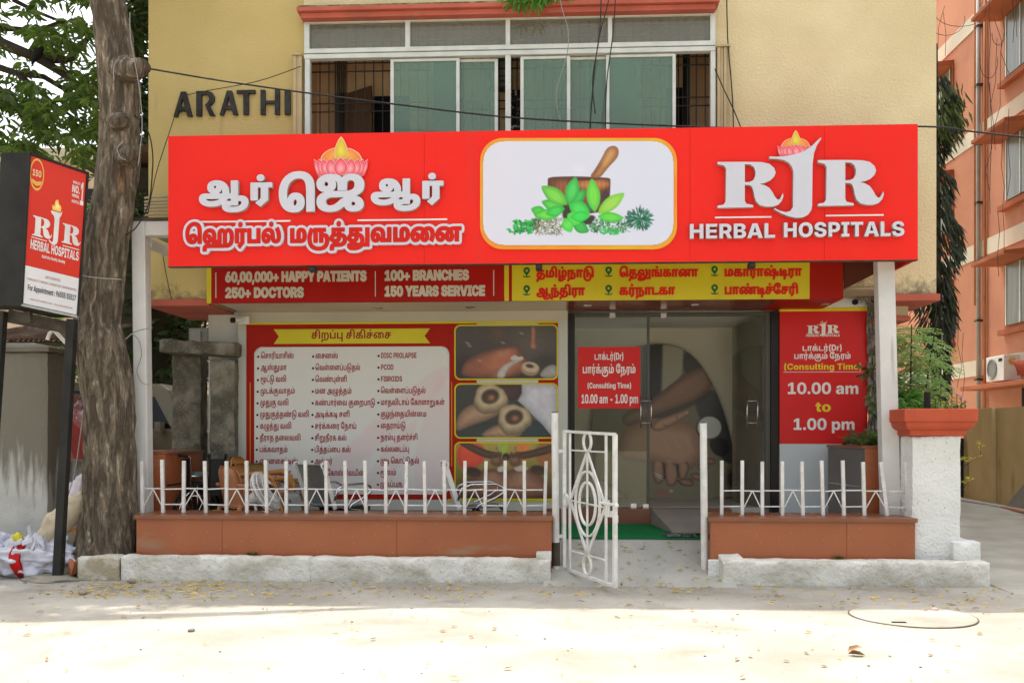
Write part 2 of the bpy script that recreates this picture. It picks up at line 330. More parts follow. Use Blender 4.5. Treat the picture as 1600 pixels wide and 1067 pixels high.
GD = [1,2949,463,2,84,275,-57,-82,0,-114,21,-58,37,1,25,0,13,20,21,21,7,14,4,34,5,44,2,33,0,571,0,-1,-45,-561,0,-12,0,-14,-1,-10,-1,-3,-2,-10,-3,1,-7,0,-14,70,
-17,75,0,7,0,74,0,104,18,62,30,15,19,5,13,2,7,2,15,1,6,0,23,-22,38,-50,26,-41,4,-8,1,-18,0,-9,0,-20,0,-36,-5,-22,-12,1,-12,0,-11,24,-13,21,0,20,0,24,11,
1,16,0,15,-28,26,-17,10,83,10,14,-7,26,-20,18,-25,1,-16,0,-13,-14,-23,-34,-18,-54,-10,-41,0,-42,0,-68,15,-40,29,1,22,0,26,52,32,86,16,55,0,68,0,102,-22,
66,-37,32,-48,1,-26,0,-8,-4,-16,-1,-8,-1,-17,-22,-33,-102,-48,-154,-25,-99,0,4,745,-62,1,288,125,0,1,-288,1,2950,550,3,84,275,-57,-82,0,-114,21,-58,37,
1,25,0,13,20,21,21,7,14,4,34,5,44,2,33,0,571,0,-1,-45,-561,0,-12,0,-14,-1,-10,-1,-3,-2,-10,-3,1,-7,0,-14,70,-17,75,0,7,0,74,0,104,18,62,30,15,19,5,13,2,
7,2,15,1,6,0,23,-22,38,-50,26,-41,4,-8,1,-18,0,-9,0,-20,0,-36,-5,-22,-12,1,-12,0,-11,24,-13,21,0,20,0,24,11,1,16,0,15,-28,26,-17,10,83,10,14,-7,26,-20,
18,-25,1,-16,0,-13,-14,-23,-34,-18,-54,-10,-41,0,-42,0,-68,15,-40,29,1,22,0,26,52,32,86,16,55,0,68,0,102,-22,66,-37,32,-48,1,-26,0,-8,-4,-16,-1,-8,-1,-16,
-22,-33,-104,-48,-152,-26,-99,0,45,757,-128,-114,0,-114,36,1,32,0,13,30,23,56,14,39,0,20,0,36,-2,19,-3,-13,-40,-10,1,-20,2,-9,0,-16,0,-18,-6,1,-5,0,-5,
22,-10,56,-6,55,0,5,0,62,0,92,14,52,26,1,20,0,14,-32,15,-29,0,-20,0,-40,-9,-13,-5,-3,43,20,6,52,9,39,0,40,0,68,-15,40,-31,1,-24,0,-32,-74,-49,-146,-26,
-105,0,4,745,-50,1,276,125,0,1,-276,1,2953,404,1,68,241,231,92,0,118,-23,58,-37,1,-24,0,-23,-42,-32,-70,-19,-88,-10,-45,-2,-85,-4,-14,-1,-12,-3,1,-2,0,
-3,10,-2,17,0,619,0,1,-46,-619,0,-58,0,-60,14,-24,21,1,11,0,12,24,21,54,16,49,2,67,3,66,3,70,12,24,18,1,13,0,15,-36,18,-60,8,-31,0,-15,-1,-10,1,-22,0,-5,
0,-26,0,-34,-11,1,-12,0,-11,26,-8,19,0,18,0,24,11,1,13,0,13,-22,24,-19,10,91,3,14,-6,22,-15,14,-21,1,-15,0,-28,-74,-30,-73,0,-38,0,-68,11,-42,26,1,21,0,
24,50,30,96,15,1,2965,350,1,63,227,-5,-60,0,-90,17,-48,31,1,23,0,22,52,33,112,19,89,0,161,0,48,0,62,-4,48,-9,21,-7,26,-9,28,-27,1,-19,0,-33,-80,-37,-75,
0,-20,0,-46,2,-17,3,19,44,10,-2,20,-1,13,0,28,0,32,13,1,14,0,9,-20,12,-32,6,-44,2,-23,0,-167,0,-30,0,-42,-3,-15,-4,-12,-4,-12,-11,1,-7,0,-14,42,-14,39,
0,26,0,40,10,22,23,1,20,1,87,-103,0,1,-59,-113,-7,1,112,479,0,1,-46,-137,0,1,-82,0,-28,-22,-35,-21,-12,-26,-15,-88,-13,2,2965,3009,451,1,82,429,-5,-60,
0,-88,17,-48,31,1,23,0,22,52,33,110,19,91,0,105,0,78,0,110,-20,68,-34,32,-43,1,-23,0,-33,-44,-50,-76,-34,-102,-22,-114,-9,-59,0,-19,0,-96,0,-144,21,-96,
37,-60,48,-24,53,1,26,1,6,0,35,28,60,48,51,27,21,103,-28,-26,-20,-38,-44,-22,-47,1,-24,1,-8,0,-30,34,-51,72,-38,116,-22,83,0,9,0,64,0,102,12,72,25,40,38,
1,25,0,29,-48,34,-76,16,-49,0,-105,0,-30,0,-42,-3,-15,-4,-12,-4,-12,-10,1,-8,0,-14,42,-13,37,0,28,0,40,9,22,23,1,20,1,87,-105,0,1,-66,-113,-6,1,118,483,
0,1,-46,-141,0,1,-82,0,-28,-20,-35,-21,-12,-28,-15,-86,-13,2,2965,3021,350,2,63,227,-5,-60,0,-90,17,-48,31,1,23,0,22,52,33,112,19,89,0,161,0,48,0,62,-4,
48,-9,21,-7,26,-9,28,-27,1,-19,0,-33,-80,-37,-75,0,-20,0,-46,2,-17,3,19,44,10,-2,20,-1,13,0,28,0,32,13,1,14,0,9,-20,12,-32,6,-44,2,-23,0,-167,0,-30,0,-42,
-3,-15,-4,-12,-4,-12,-11,1,-7,0,-14,42,-14,39,0,26,0,40,10,22,23,1,20,1,87,-103,0,1,-59,-113,-7,1,112,479,0,1,-46,-137,0,1,-82,0,-28,-22,-35,-21,-12,-26,
-15,-88,-13,12,367,264,-30,0,-38,20,1,15,0,15,38,19,31,0,30,0,36,-19,1,-15,0,-15,-36,-20,2,2969,3021,451,3,35,57,0,1,226,501,0,1,-46,-149,0,1,-46,20,6,
46,6,29,0,50,0,60,-18,26,-28,1,-14,0,-14,-12,-20,-7,-6,159,0,-1,-46,-491,0,1,46,211,0,8,4,14,16,1,10,0,13,-26,11,-21,0,-16,0,-28,-5,-13,-5,1,-24,-125,0,
1,114,-97,0,1,-180,6,669,0,-13,46,67,0,1,180,127,0,1,-226,12,453,264,-30,0,-38,20,1,15,0,15,38,19,29,0,30,0,38,-19,1,-15,0,-15,-38,-20,1,2970,310,1,39,
227,-5,-62,0,-88,17,-48,31,1,23,0,22,52,33,112,19,89,0,303,0,1,-43,-317,0,-30,0,-42,-3,-15,-4,-12,-4,-12,-11,1,-7,0,-14,42,-13,39,0,26,0,40,9,22,23,1,20,
1,87,-103,0,1,-59,-113,-7,1,112,481,0,1,-46,-139,0,1,-82,0,-28,-22,-35,-21,-12,-28,-15,-86,-13,2,2970,3021,310,2,39,227,-5,-62,0,-88,17,-48,31,1,23,0,22,
52,33,112,19,89,0,303,0,1,-43,-317,0,-30,0,-42,-3,-15,-4,-12,-4,-12,-11,1,-7,0,-14,42,-13,39,0,26,0,40,9,22,23,1,20,1,87,-103,0,1,-59,-113,-7,1,112,481,
0,1,-46,-139,0,1,-82,0,-28,-22,-35,-21,-12,-28,-15,-86,-13,12,367,264,-30,0,-38,20,1,15,0,15,38,19,31,0,30,0,36,-19,1,-15,0,-15,-36,-20,1,2972,422,1,155,
261,231,60,0,82,-15,52,-23,17,-14,-37,-4,14,18,50,25,68,13,43,0,68,0,90,-28,44,-45,1,-26,0,-34,-46,-43,-37,-13,-30,-10,-70,-11,-84,-4,-51,0,-165,0,-34,
0,-48,-3,-32,-6,-11,-4,-20,-6,-18,-20,1,-14,0,-14,20,-21,42,-12,31,0,28,0,44,8,48,19,31,16,40,22,70,23,70,8,45,0,44,0,64,-12,44,-21,24,-27,1,-15,0,-19,
-32,-30,-68,-17,-53,0,-44,0,-58,11,-34,19,-14,21,1,10,0,16,34,30,23,10,97,-5,-30,-12,-24,-22,1,-10,0,-12,26,-13,23,0,18,0,20,7,10,11,1,7,0,6,-8,11,-18,
8,-26,5,-19,0,-16,0,-28,-3,-13,-3,-12,-3,-22,-8,-26,-13,-19,-11,-32,-19,-68,-26,-82,-12,-55,0,-76,0,-92,25,-42,41,1,26,0,25,36,36,33,11,26,10,64,11,82,
5,53,0,141,0,40,0,66,3,52,7,19,8,22,8,20,24,1,18,0,19,-22,24,-40,11,-23,0,-18,0,-28,-5,-9,-5,-12,-8,-10,-22,1,-22,1,-39,-125,0,1,33,0,17,-12,27,-30,18,
-52,10,-37,0,-6,0,-18,-1,-7,-1,-19,-3,-28,-4,-30,-14,-12,-17,1,-10,0,-11,22,-17,27,0,22,0,24,13,1,11,0,10,-18,18,-40,12,-37,0,103,20,26,-2,44,-16,28,-26,
1,-18,0,-29,-76,-35,-75,0,-52,0,-68,19,-32,33,1,21,0,28,60,40,102,22,1,2975,278,1,6,57,0,1,226,127,0,1,-180,363,0,1,-46,2,2975,3007,330,2,6,57,0,1,226,
127,0,1,-180,465,0,1,-46,35,415,194,44,0,60,-13,34,-21,14,-24,1,-13,0,-18,-16,-40,-9,-21,-83,-158,-115,15,61,111,5,10,19,35,10,19,12,30,1,14,0,13,-18,15,
-17,0,-20,0,-24,-17,1,-15,0,-14,16,-28,34,-26,23,-13,-81,-27,-30,17,-46,34,-28,37,1,22,0,20,36,34,72,22,2,2975,3009,435,2,66,361,-126,-88,0,-120,32,-76,
56,-32,76,1,45,1,10,0,43,34,75,70,61,102,44,136,24,85,0,70,0,110,-15,43,-15,30,-12,46,-28,30,-38,16,-52,1,-35,1,-145,-125,0,1,136,0,30,-12,49,-32,39,-27,
14,-26,12,-72,14,-51,0,-54,0,-92,-18,-74,-33,-54,-50,-28,-67,1,-41,0,-52,32,-65,56,-34,70,-14,39,0,46,0,60,16,36,28,14,37,1,22,0,25,-16,29,-30,13,-21,0,
-20,0,-34,-10,-17,-7,-5,45,20,8,56,10,29,0,50,0,76,-25,42,-50,1,-38,0,-39,-40,-55,-74,-37,-104,-18,4,283,0,1,226,127,0,1,-226,2,2975,3021,278,2,6,57,0,
1,226,127,0,1,-180,363,0,1,-46,12,299,264,-30,0,-38,20,1,15,0,15,38,19,31,0,30,0,36,-19,1,-15,0,-15,-36,-20,2,2979,3021,695,2,140,209,-5,-54,0,-78,23,-44,
45,1,34,0,40,78,60,142,34,101,0,48,0,76,-6,70,-15,37,-12,21,-9,54,-21,66,-56,1,-36,0,-26,-38,-36,-68,-19,-49,0,-54,0,-68,21,-36,36,1,24,0,22,24,40,48,35,
33,15,21,10,44,17,102,16,67,0,42,0,68,-6,64,-14,31,-12,21,-8,36,-15,50,-36,26,-41,1,-23,0,-26,-36,-36,-70,-19,-49,0,-52,0,-70,21,-34,36,1,24,0,22,26,40,
48,34,33,14,29,12,28,9,62,13,88,6,69,0,229,0,1,-46,-99,0,1,-180,-125,0,1,180,-23,0,-38,0,-52,-2,-38,-6,-30,-9,-15,-6,-22,-7,-32,-25,-16,-31,1,-16,0,-22,
24,-17,17,0,16,0,18,9,8,18,1,12,0,16,-18,32,-34,27,-27,9,-32,13,-70,10,-39,0,-50,0,-68,-13,-21,-10,-26,-9,-34,-25,-18,-31,1,-19,0,-21,22,-18,19,0,16,0,
18,9,8,18,1,12,0,24,-44,45,-41,13,-36,13,-80,12,-49,0,-62,0,-88,-21,-52,-33,-5,-21,0,-3,-2,-10,1,-7,0,-17,12,-23,28,-11,21,0,16,0,22,6,10,13,1,10,0,14,
-28,15,-23,0,-28,0,-46,-17,-19,-12,-19,38,30,14,70,20,47,0,64,0,74,-36,1,-34,0,-24,-34,-33,-72,-18,12,695,264,-30,0,-36,20,1,15,0,15,36,19,31,0,30,0,38,
-19,1,-15,0,-15,-38,-20,1,2980,349,1,83,227,-5,-60,0,-90,17,-48,31,1,23,0,22,52,33,112,19,89,0,125,0,80,0,120,-20,68,-44,1,-37,0,-29,-46,-39,-39,-13,-26,
-9,-70,-12,-92,-5,-59,0,-61,0,-44,0,-40,-5,-11,-4,-12,-5,-12,-14,1,-12,0,-4,0,-9,3,-4,-123,-3,-2,8,-2,17,1,9,0,19,28,28,27,8,16,6,38,7,60,3,43,0,75,0,58,
0,76,4,50,10,19,9,16,7,16,22,1,14,0,16,-24,21,-42,12,-54,5,-29,0,-133,0,-30,0,-42,-3,-15,-4,-12,-4,-12,-11,1,-7,0,-14,42,-13,39,0,26,0,40,9,22,23,1,20,
1,87,-103,0,1,-59,-113,-7,1,112,481,0,1,-46,-139,0,1,-82,0,-28,-22,-35,-21,-12,-26,-15,-88,-13,2,2980,3008,349,2,83,227,-5,-60,0,-90,17,-48,31,1,23,0,22,
52,33,112,19,89,0,125,0,80,0,120,-20,68,-44,1,-37,0,-29,-46,-39,-39,-13,-26,-9,-70,-12,-92,-5,-59,0,-61,0,-44,0,-40,-5,-11,-4,-12,-5,-12,-14,1,-12,0,-4,
0,-9,3,-4,-123,-3,-2,8,-2,17,1,9,0,19,28,28,27,8,16,6,38,7,60,3,43,0,75,0,58,0,76,4,50,10,19,9,16,7,16,22,1,14,0,16,-24,21,-42,12,-54,5,-29,0,-133,0,-30,
0,-42,-3,-15,-4,-12,-4,-12,-11,1,-7,0,-14,42,-13,39,0,26,0,40,9,22,23,1,20,1,87,-103,0,1,-59,-113,-7,1,112,481,0,1,-46,-139,0,1,-82,0,-28,-22,-35,-21,-12,
-26,-15,-88,-13,44,541,340,86,0,76,-32,1,-25,0,-24,-62,-27,-63,0,-66,0,-56,28,1,22,0,13,32,29,25,11,67,-12,-18,-9,-22,-18,1,-12,0,-6,8,-8,16,-4,13,0,18,
0,14,10,1,7,0,11,-30,7,-25,0,-16,0,-32,-2,-19,-3,-26,-6,-34,-24,1,-18,0,-10,8,-16,9,-8,-97,-10,-10,11,-10,24,1,14,0,16,24,31,54,25,84,15,2,2980,3009,462,
2,87,227,-5,-60,0,-90,17,-48,31,1,23,0,22,52,33,112,19,89,0,129,0,44,0,92,-11,76,-26,46,-45,1,-35,0,-19,-18,-35,-17,-15,-1,-11,-30,-23,-98,-32,-140,-16,
-87,0,-13,0,-70,0,-106,14,-60,30,1,22,0,10,14,14,15,5,14,5,40,5,45,0,637,0,57,-45,-287,0,-41,5,-349,0,-12,0,-12,-3,1,-4,0,-7,58,-10,63,0,23,0,58,0,84,7,
60,15,23,11,5,12,14,10,16,20,8,22,1,12,0,28,-40,32,-72,15,-51,0,-115,0,-30,0,-42,-3,-15,-4,-12,-4,-12,-11,1,-7,0,-14,42,-13,39,0,26,0,40,9,22,22,1,21,1,
87,-103,0,1,-60,-113,-6,1,112,479,0,1,-46,-137,0,1,-82,0,-28,-22,-35,-21,-12,-26,-15,-88,-13,4,743,-68,1,294,127,0,1,-294,2,2980,3021,349,2,83,227,-5,-60,
0,-90,17,-48,31,1,23,0,22,52,33,112,19,89,0,125,0,80,0,120,-20,68,-44,1,-37,0,-29,-46,-39,-39,-13,-26,-9,-70,-12,-92,-5,-59,0,-61,0,-44,0,-40,-5,-11,-4,
-12,-5,-12,-14,1,-12,0,-4,0,-9,3,-4,-123,-3,-2,8,-2,17,1,9,0,19,28,28,27,8,16,6,38,7,60,3,43,0,75,0,58,0,76,4,50,10,19,9,16,7,16,22,1,14,0,16,-24,21,-42,
12,-54,5,-29,0,-133,0,-30,0,-42,-3,-15,-4,-12,-4,-12,-11,1,-7,0,-14,42,-13,39,0,26,0,40,9,22,23,1,20,1,87,-103,0,1,-59,-113,-7,1,112,481,0,1,-46,-139,0,
1,-82,0,-28,-22,-35,-21,-12,-26,-15,-88,-13,12,369,264,-30,0,-38,20,1,15,0,15,38,19,31,0,28,0,38,-19,1,-15,0,-15,-38,-20,1,2984,340,2,51,489,146,52,0,72,
-23,38,-42,1,-29,0,-36,-44,-46,-37,-14,-24,-9,-66,-11,-82,-4,-53,0,-67,0,-44,0,-38,-5,-11,-4,-12,-5,-14,-14,1,-12,0,-4,2,-9,1,-4,-121,-3,-2,8,-4,17,1,9,
0,19,28,28,27,8,16,6,40,7,58,3,45,0,93,0,48,0,60,4,40,9,15,6,16,8,16,27,1,19,0,17,-16,22,-30,11,-23,0,-18,0,-30,-6,-11,-5,-5,44,22,6,48,7,10,57,0,1,226,
453,0,1,-46,-99,0,1,-180,-125,0,1,180,-99,0,1,-180,2,2984,3008,340,3,51,489,146,52,0,72,-23,38,-42,1,-29,0,-36,-44,-46,-37,-14,-24,-9,-66,-11,-82,-4,-53,
0,-67,0,-44,0,-38,-5,-11,-4,-12,-5,-14,-14,1,-12,0,-4,2,-9,1,-4,-121,-3,-2,8,-4,17,1,9,0,19,28,28,27,8,16,6,40,7,58,3,45,0,93,0,48,0,60,4,40,9,15,6,16,
8,16,27,1,19,0,17,-16,22,-30,11,-23,0,-18,0,-30,-6,-11,-5,-5,44,22,6,48,7,10,57,0,1,226,453,0,1,-46,-99,0,1,-180,-125,0,1,180,-99,0,1,-180,44,511,340,86,
0,76,-32,1,-25,0,-24,-64,-27,-61,0,-66,0,-56,28,1,22,0,13,30,29,27,11,65,-12,-16,-9,-24,-18,1,-12,0,-6,8,-8,16,-4,13,0,18,0,16,10,1,7,0,11,-32,7,-23,0,
-18,0,-32,-2,-17,-3,-26,-6,-36,-24,1,-18,0,-10,10,-16,7,-8,-95,-10,-12,11,-10,24,1,14,0,16,26,31,52,25,86,15,2,2984,3021,340,3,51,489,146,52,0,72,-23,38,
-42,1,-29,0,-36,-44,-46,-37,-14,-24,-9,-66,-11,-82,-4,-53,0,-67,0,-44,0,-38,-5,-11,-4,-12,-5,-14,-14,1,-12,0,-4,2,-9,1,-4,-121,-3,-2,8,-4,17,1,9,0,19,28,
28,27,8,16,6,40,7,58,3,45,0,93,0,48,0,60,4,40,9,15,6,16,8,16,27,1,19,0,17,-16,22,-30,11,-23,0,-18,0,-30,-6,-11,-5,-5,44,22,6,48,7,10,57,0,1,226,453,0,1,
-46,-99,0,1,-180,-125,0,1,180,-99,0,1,-180,12,339,264,-30,0,-36,20,1,15,0,15,38,19,29,0,30,0,38,-19,1,-15,0,-15,-38,-20,1,2985,516,1,94,209,-5,-54,0,-78,
23,-44,45,1,34,0,40,78,60,144,34,99,0,48,0,76,-6,70,-15,37,-12,21,-9,54,-21,66,-56,1,-36,0,-26,-38,-36,-68,-19,-49,0,-54,0,-68,21,-36,36,1,24,0,22,28,40,
48,34,33,14,29,12,28,9,62,13,88,6,67,0,231,0,1,-46,-101,0,1,-180,-123,0,1,180,-23,0,-38,0,-52,-2,-38,-6,-30,-9,-15,-6,-22,-7,-32,-25,-16,-31,1,-16,0,-22,
24,-17,17,0,16,0,18,9,8,18,1,12,0,25,-44,44,-41,13,-36,13,-80,12,-49,0,-62,0,-88,-21,-52,-33,-5,-21,0,-4,-2,-9,1,-7,0,-18,12,-22,28,-11,21,0,16,0,22,7,
10,12,1,10,0,14,-28,15,-23,0,-28,0,-46,-17,-19,-12,-19,38,30,14,70,20,47,0,64,0,74,-36,1,-34,0,-24,-34,-33,-72,-18,2,2985,3021,516,2,94,209,-5,-54,0,-78,
23,-44,45,1,34,0,40,78,60,144,34,99,0,48,0,76,-6,70,-15,37,-12,21,-9,54,-21,66,-56,1,-36,0,-26,-38,-36,-68,-19,-49,0,-54,0,-68,21,-36,36,1,24,0,22,28,40,
48,34,33,14,29,12,28,9,62,13,88,6,67,0,231,0,1,-46,-101,0,1,-180,-123,0,1,180,-23,0,-38,0,-52,-2,-38,-6,-30,-9,-15,-6,-22,-7,-32,-25,-16,-31,1,-16,0,-22,
24,-17,17,0,16,0,18,9,8,18,1,12,0,25,-44,44,-41,13,-36,13,-80,12,-49,0,-62,0,-88,-21,-52,-33,-5,-21,0,-4,-2,-9,1,-7,0,-18,12,-22,28,-11,21,0,16,0,22,7,
10,12,1,10,0,14,-28,15,-23,0,-28,0,-46,-17,-19,-12,-19,38,30,14,70,20,47,0,64,0,74,-36,1,-34,0,-24,-34,-33,-72,-18,12,517,264,-30,0,-38,20,1,15,0,15,38,
19,29,0,30,0,38,-19,1,-15,0,-15,-38,-20,1,2986,313,1,8,57,0,1,226,127,0,1,-180,263,0,1,180,127,0,1,-226,2,2986,3009,313,1,10,445,-113,1,113,-387,0,1,226,
127,0,1,-180,263,0,1,180,127,0,1,-339,2,2986,3021,313,2,8,57,0,1,226,127,0,1,-180,263,0,1,180,127,0,1,-226,12,313,264,-28,0,-38,20,1,15,0,15,38,19,29,0,
30,0,38,-19,1,-15,0,-15,-38,-20,1,2990,354,2,23,471,231,72,0,90,-32,42,-55,1,-35,0,-32,-30,-42,-31,-13,-20,-8,-50,-10,-70,-4,-49,0,-365,0,1,226,127,0,1,
-180,125,0,1,99,0,25,22,31,23,10,22,9,60,11,16,479,185,-8,0,-16,-3,-5,-3,-8,-5,-8,-14,1,-17,1,-97,21,0,36,0,42,11,18,28,1,24,0,22,-12,34,-32,20,2,2990,
3009,466,3,29,355,-121,-82,0,-120,27,-76,48,-36,63,1,37,1,6,0,31,28,61,48,56,27,22,103,-27,-42,-35,-44,-76,1,-36,1,-6,0,-26,20,-45,46,-34,76,-20,57,0,60,
0,74,22,38,40,7,27,123,-3,-8,-45,-80,-59,-128,-28,23,695,231,74,0,88,-32,44,-55,1,-35,0,-32,-32,-42,-31,-13,-20,-8,-48,-10,-70,-4,-49,0,-367,0,1,226,129,
0,1,-180,125,0,1,99,0,25,22,31,23,10,20,9,60,11,16,705,185,-8,0,-18,-3,-5,-3,-8,-5,-8,-14,1,-17,1,-97,21,0,36,0,42,11,20,28,1,24,0,22,-14,34,-30,20,2,2990,
3010,531,3,53,451,-121,-90,0,-152,27,-110,54,-62,80,1,54,0,32,28,51,52,35,72,19,47,0,50,0,64,-19,28,-32,1,-20,0,-20,-28,-32,-62,-18,-53,0,-38,0,-70,15,
-25,17,27,45,24,-18,48,-14,25,0,20,0,28,12,1,15,0,14,-22,11,-13,0,-24,0,-30,-17,-18,-28,-3,-20,-2,-7,-2,-17,1,-7,0,-54,76,-74,136,-38,91,0,56,0,78,13,46,
24,24,32,5,19,123,-3,-6,-31,-46,-49,-82,-34,-120,-17,23,825,230,72,0,90,-31,42,-55,1,-35,0,-32,-32,-42,-29,-13,-20,-8,-50,-10,-70,-4,-49,0,-365,0,1,226,
127,0,1,-181,125,0,1,100,0,25,24,31,21,10,20,9,62,10,16,833,185,-8,0,-16,-3,-5,-3,-8,-5,-10,-14,1,-17,1,-98,23,0,36,0,42,12,20,28,1,24,0,22,-14,34,-30,
20,2,2990,3021,354,3,23,471,231,72,0,90,-32,42,-55,1,-35,0,-32,-30,-42,-31,-13,-20,-8,-50,-10,-70,-4,-49,0,-365,0,1,226,127,0,1,-180,125,0,1,99,0,25,22,
31,23,10,22,9,60,11,16,479,185,-8,0,-16,-3,-5,-3,-8,-5,-8,-14,1,-17,1,-97,21,0,36,0,42,11,18,28,1,24,0,22,-12,34,-32,20,12,355,264,-30,0,-38,20,1,15,0,
15,38,19,31,0,30,0,36,-19,1,-15,0,-15,-36,-20,1,2991,392,2,8,279,0,1,226,127,0,1,-180,197,0,1,180,129,0,1,-226,23,193,-5,-34,0,-46,9,-17,10,-10,6,-18,18,
-10,26,1,18,1,144,127,0,1,-143,0,-15,6,-16,9,-5,6,-3,18,-3,13,0,20,0,30,11,15,10,1,-44,-18,-10,-50,-13,2,2991,3021,392,3,8,279,0,1,226,127,0,1,-180,197,
0,1,180,129,0,1,-226,23,193,-5,-34,0,-46,9,-17,10,-10,6,-18,18,-10,26,1,18,1,144,127,0,1,-143,0,-15,6,-16,9,-5,6,-3,18,-3,13,0,20,0,30,11,15,10,1,-44,-18,
-10,-50,-13,12,393,264,-30,0,-38,20,1,15,0,15,38,19,31,0,28,0,38,-19,1,-15,0,-15,-38,-20,1,2992,264,1,12,247,-85,-83,37,127,62,1,166,-105,0,1,-180,-125,
0,1,226,459,0,1,-46,-101,0,1,-180,2,2992,3009,448,2,47,705,136,48,0,72,-22,42,-44,1,-33,0,-45,-62,-63,-108,-39,-146,-18,-81,0,-13,0,-68,0,-124,13,-104,
28,-76,45,-42,60,1,40,1,7,0,32,26,57,46,53,31,23,101,-27,-40,-32,-44,-70,1,-32,1,-9,0,-32,34,-52,72,-37,114,-21,81,0,17,0,86,0,118,26,62,53,1,39,0,19,-16,
24,-32,11,-19,0,-20,0,-36,-8,-17,-9,-5,44,20,8,56,11,10,279,0,1,226,455,0,1,-46,-101,0,1,-180,-125,0,1,180,-99,0,1,-180,2,2992,3021,264,2,12,247,-85,-83,
37,127,62,1,166,-105,0,1,-180,-125,0,1,226,459,0,1,-46,-101,0,1,-180,12,265,264,-30,0,-38,20,1,15,0,15,38,19,31,0,30,0,38,-19,1,-15,0,-15,-38,-20,1,2993,
372,1,82,497,231,68,0,94,-33,50,-60,1,-42,0,-47,-46,-63,-41,-19,-30,-13,-78,-16,-98,-6,-63,0,-77,0,-44,0,-38,-5,-11,-4,-12,-5,-14,-14,1,-12,0,-4,2,-9,3,
-4,-123,-3,-2,8,-2,17,1,9,0,19,28,28,25,8,16,6,40,7,60,3,43,0,97,0,64,0,94,9,60,25,28,47,1,37,0,32,-24,39,-42,19,-27,0,-18,0,-26,-5,-9,-6,-12,-8,-10,-22,
1,-18,1,-126,-125,0,1,126,0,21,-4,22,-9,7,-6,4,-18,5,-11,0,-12,0,-20,-4,-5,-5,-10,-6,-6,-23,1,-20,1,-127,-125,0,1,132,0,21,12,30,24,21,19,8,20,10,54,9,
33,0,42,0,56,-12,42,-24,19,-19,-45,4,20,15,46,23,60,13,2,2993,3009,490,2,86,497,231,68,0,94,-33,50,-60,1,-43,0,-44,-34,-65,-31,-28,3,-10,-56,-39,-182,-37,
-127,0,-19,0,-70,0,-108,14,-58,30,1,22,0,10,14,14,15,5,14,5,40,5,43,0,687,0,1,-45,-251,0,-41,5,-377,0,-12,0,-12,-3,1,-4,0,-7,58,-10,63,0,15,0,94,0,120,
19,41,24,1,14,20,14,24,41,12,46,1,22,0,33,-24,40,-42,19,-27,0,-18,0,-26,-5,-9,-6,-12,-8,-10,-22,1,-18,1,-126,-125,0,1,126,0,21,-4,22,-9,7,-6,4,-18,5,-11,
0,-12,0,-20,-4,-5,-5,-10,-6,-6,-23,1,-20,1,-127,-125,0,1,132,0,21,12,30,24,21,19,8,20,10,54,9,35,0,40,0,56,-12,42,-24,19,-19,-45,4,20,15,46,23,60,13,4,
797,-68,1,294,127,0,1,-294,1,2994,426,1,81,209,-5,-54,0,-78,23,-44,46,1,34,0,32,44,50,76,34,104,17,59,0,54,0,78,-12,31,-12,24,-10,32,-27,16,-42,5,-31,0,
-12,6,-19,12,-14,11,-4,8,-4,20,-3,13,0,22,0,30,10,18,26,1,22,0,19,-20,40,-36,40,-25,17,109,30,50,-33,50,-70,1,-38,0,-32,-42,-49,-88,-28,-69,0,-40,0,-62,
9,-23,10,-28,11,-32,38,-3,30,-2,15,-6,27,-14,21,-9,8,-14,10,-44,11,-33,0,-48,0,-72,-23,-38,-42,1,-28,0,-19,14,-23,26,-11,21,0,16,0,22,7,10,12,1,10,0,14,
-28,15,-23,0,-28,0,-46,-17,-19,-12,-19,38,30,14,70,20,47,0,64,0,74,-36,1,-34,0,-24,-34,-33,-72,-18,2,2994,3007,545,2,35,761,340,64,0,98,-18,35,-16,28,-12,
34,-34,14,-46,1,-33,1,-181,-123,0,1,172,0,27,-10,39,-18,26,-17,9,-18,11,-54,10,-35,0,-44,0,-52,-15,-24,-23,1,-12,0,-12,12,-17,24,-12,38,-8,25,-3,-3,-48,
-58,2,-94,24,-56,44,1,31,0,26,54,43,106,26,82,209,-5,-54,0,-78,23,-44,46,1,34,0,32,44,50,76,34,104,17,59,0,54,0,78,-12,31,-12,24,-10,32,-27,16,-42,5,-31,
0,-12,6,-19,12,-14,11,-4,8,-4,20,-3,13,0,22,0,30,10,18,26,1,22,0,18,-14,33,-26,32,-15,14,109,30,26,-19,32,-39,16,-42,1,-22,0,-32,-42,-49,-88,-28,-69,0,
-40,0,-62,9,-23,10,-28,11,-32,38,-3,30,-2,15,-6,27,-14,21,-9,8,-14,10,-44,11,-33,0,-48,0,-72,-23,-38,-42,1,-28,0,-19,14,-23,26,-11,21,0,16,0,22,7,10,12,
1,10,0,14,-28,15,-23,0,-28,0,-46,-17,-19,-12,-19,38,30,14,70,20,47,0,64,0,74,-36,1,-34,0,-24,-34,-33,-72,-18,2,2994,3009,541,3,40,23,-62,0,10,14,14,15,
5,14,5,40,5,45,0,837,0,1,-45,-401,0,-49,5,-371,0,-12,0,-12,-3,1,-4,0,-7,58,-10,67,0,17,0,56,0,92,7,70,15,23,12,7,12,18,14,20,31,1,16,125,0,-2,-17,-18,-32,
-15,-14,-1,-12,-34,-24,-106,-33,-142,-16,-85,0,-11,0,-78,0,-108,14,-58,30,4,901,-68,1,294,127,0,1,-294,81,209,-5,-54,0,-78,23,-44,46,1,34,0,32,44,50,76,
34,104,17,59,0,54,0,78,-12,31,-12,24,-10,32,-27,16,-42,5,-31,0,-12,6,-19,12,-14,11,-4,8,-4,20,-3,13,0,22,0,30,10,18,26,1,22,0,19,-20,40,-36,40,-25,17,109,
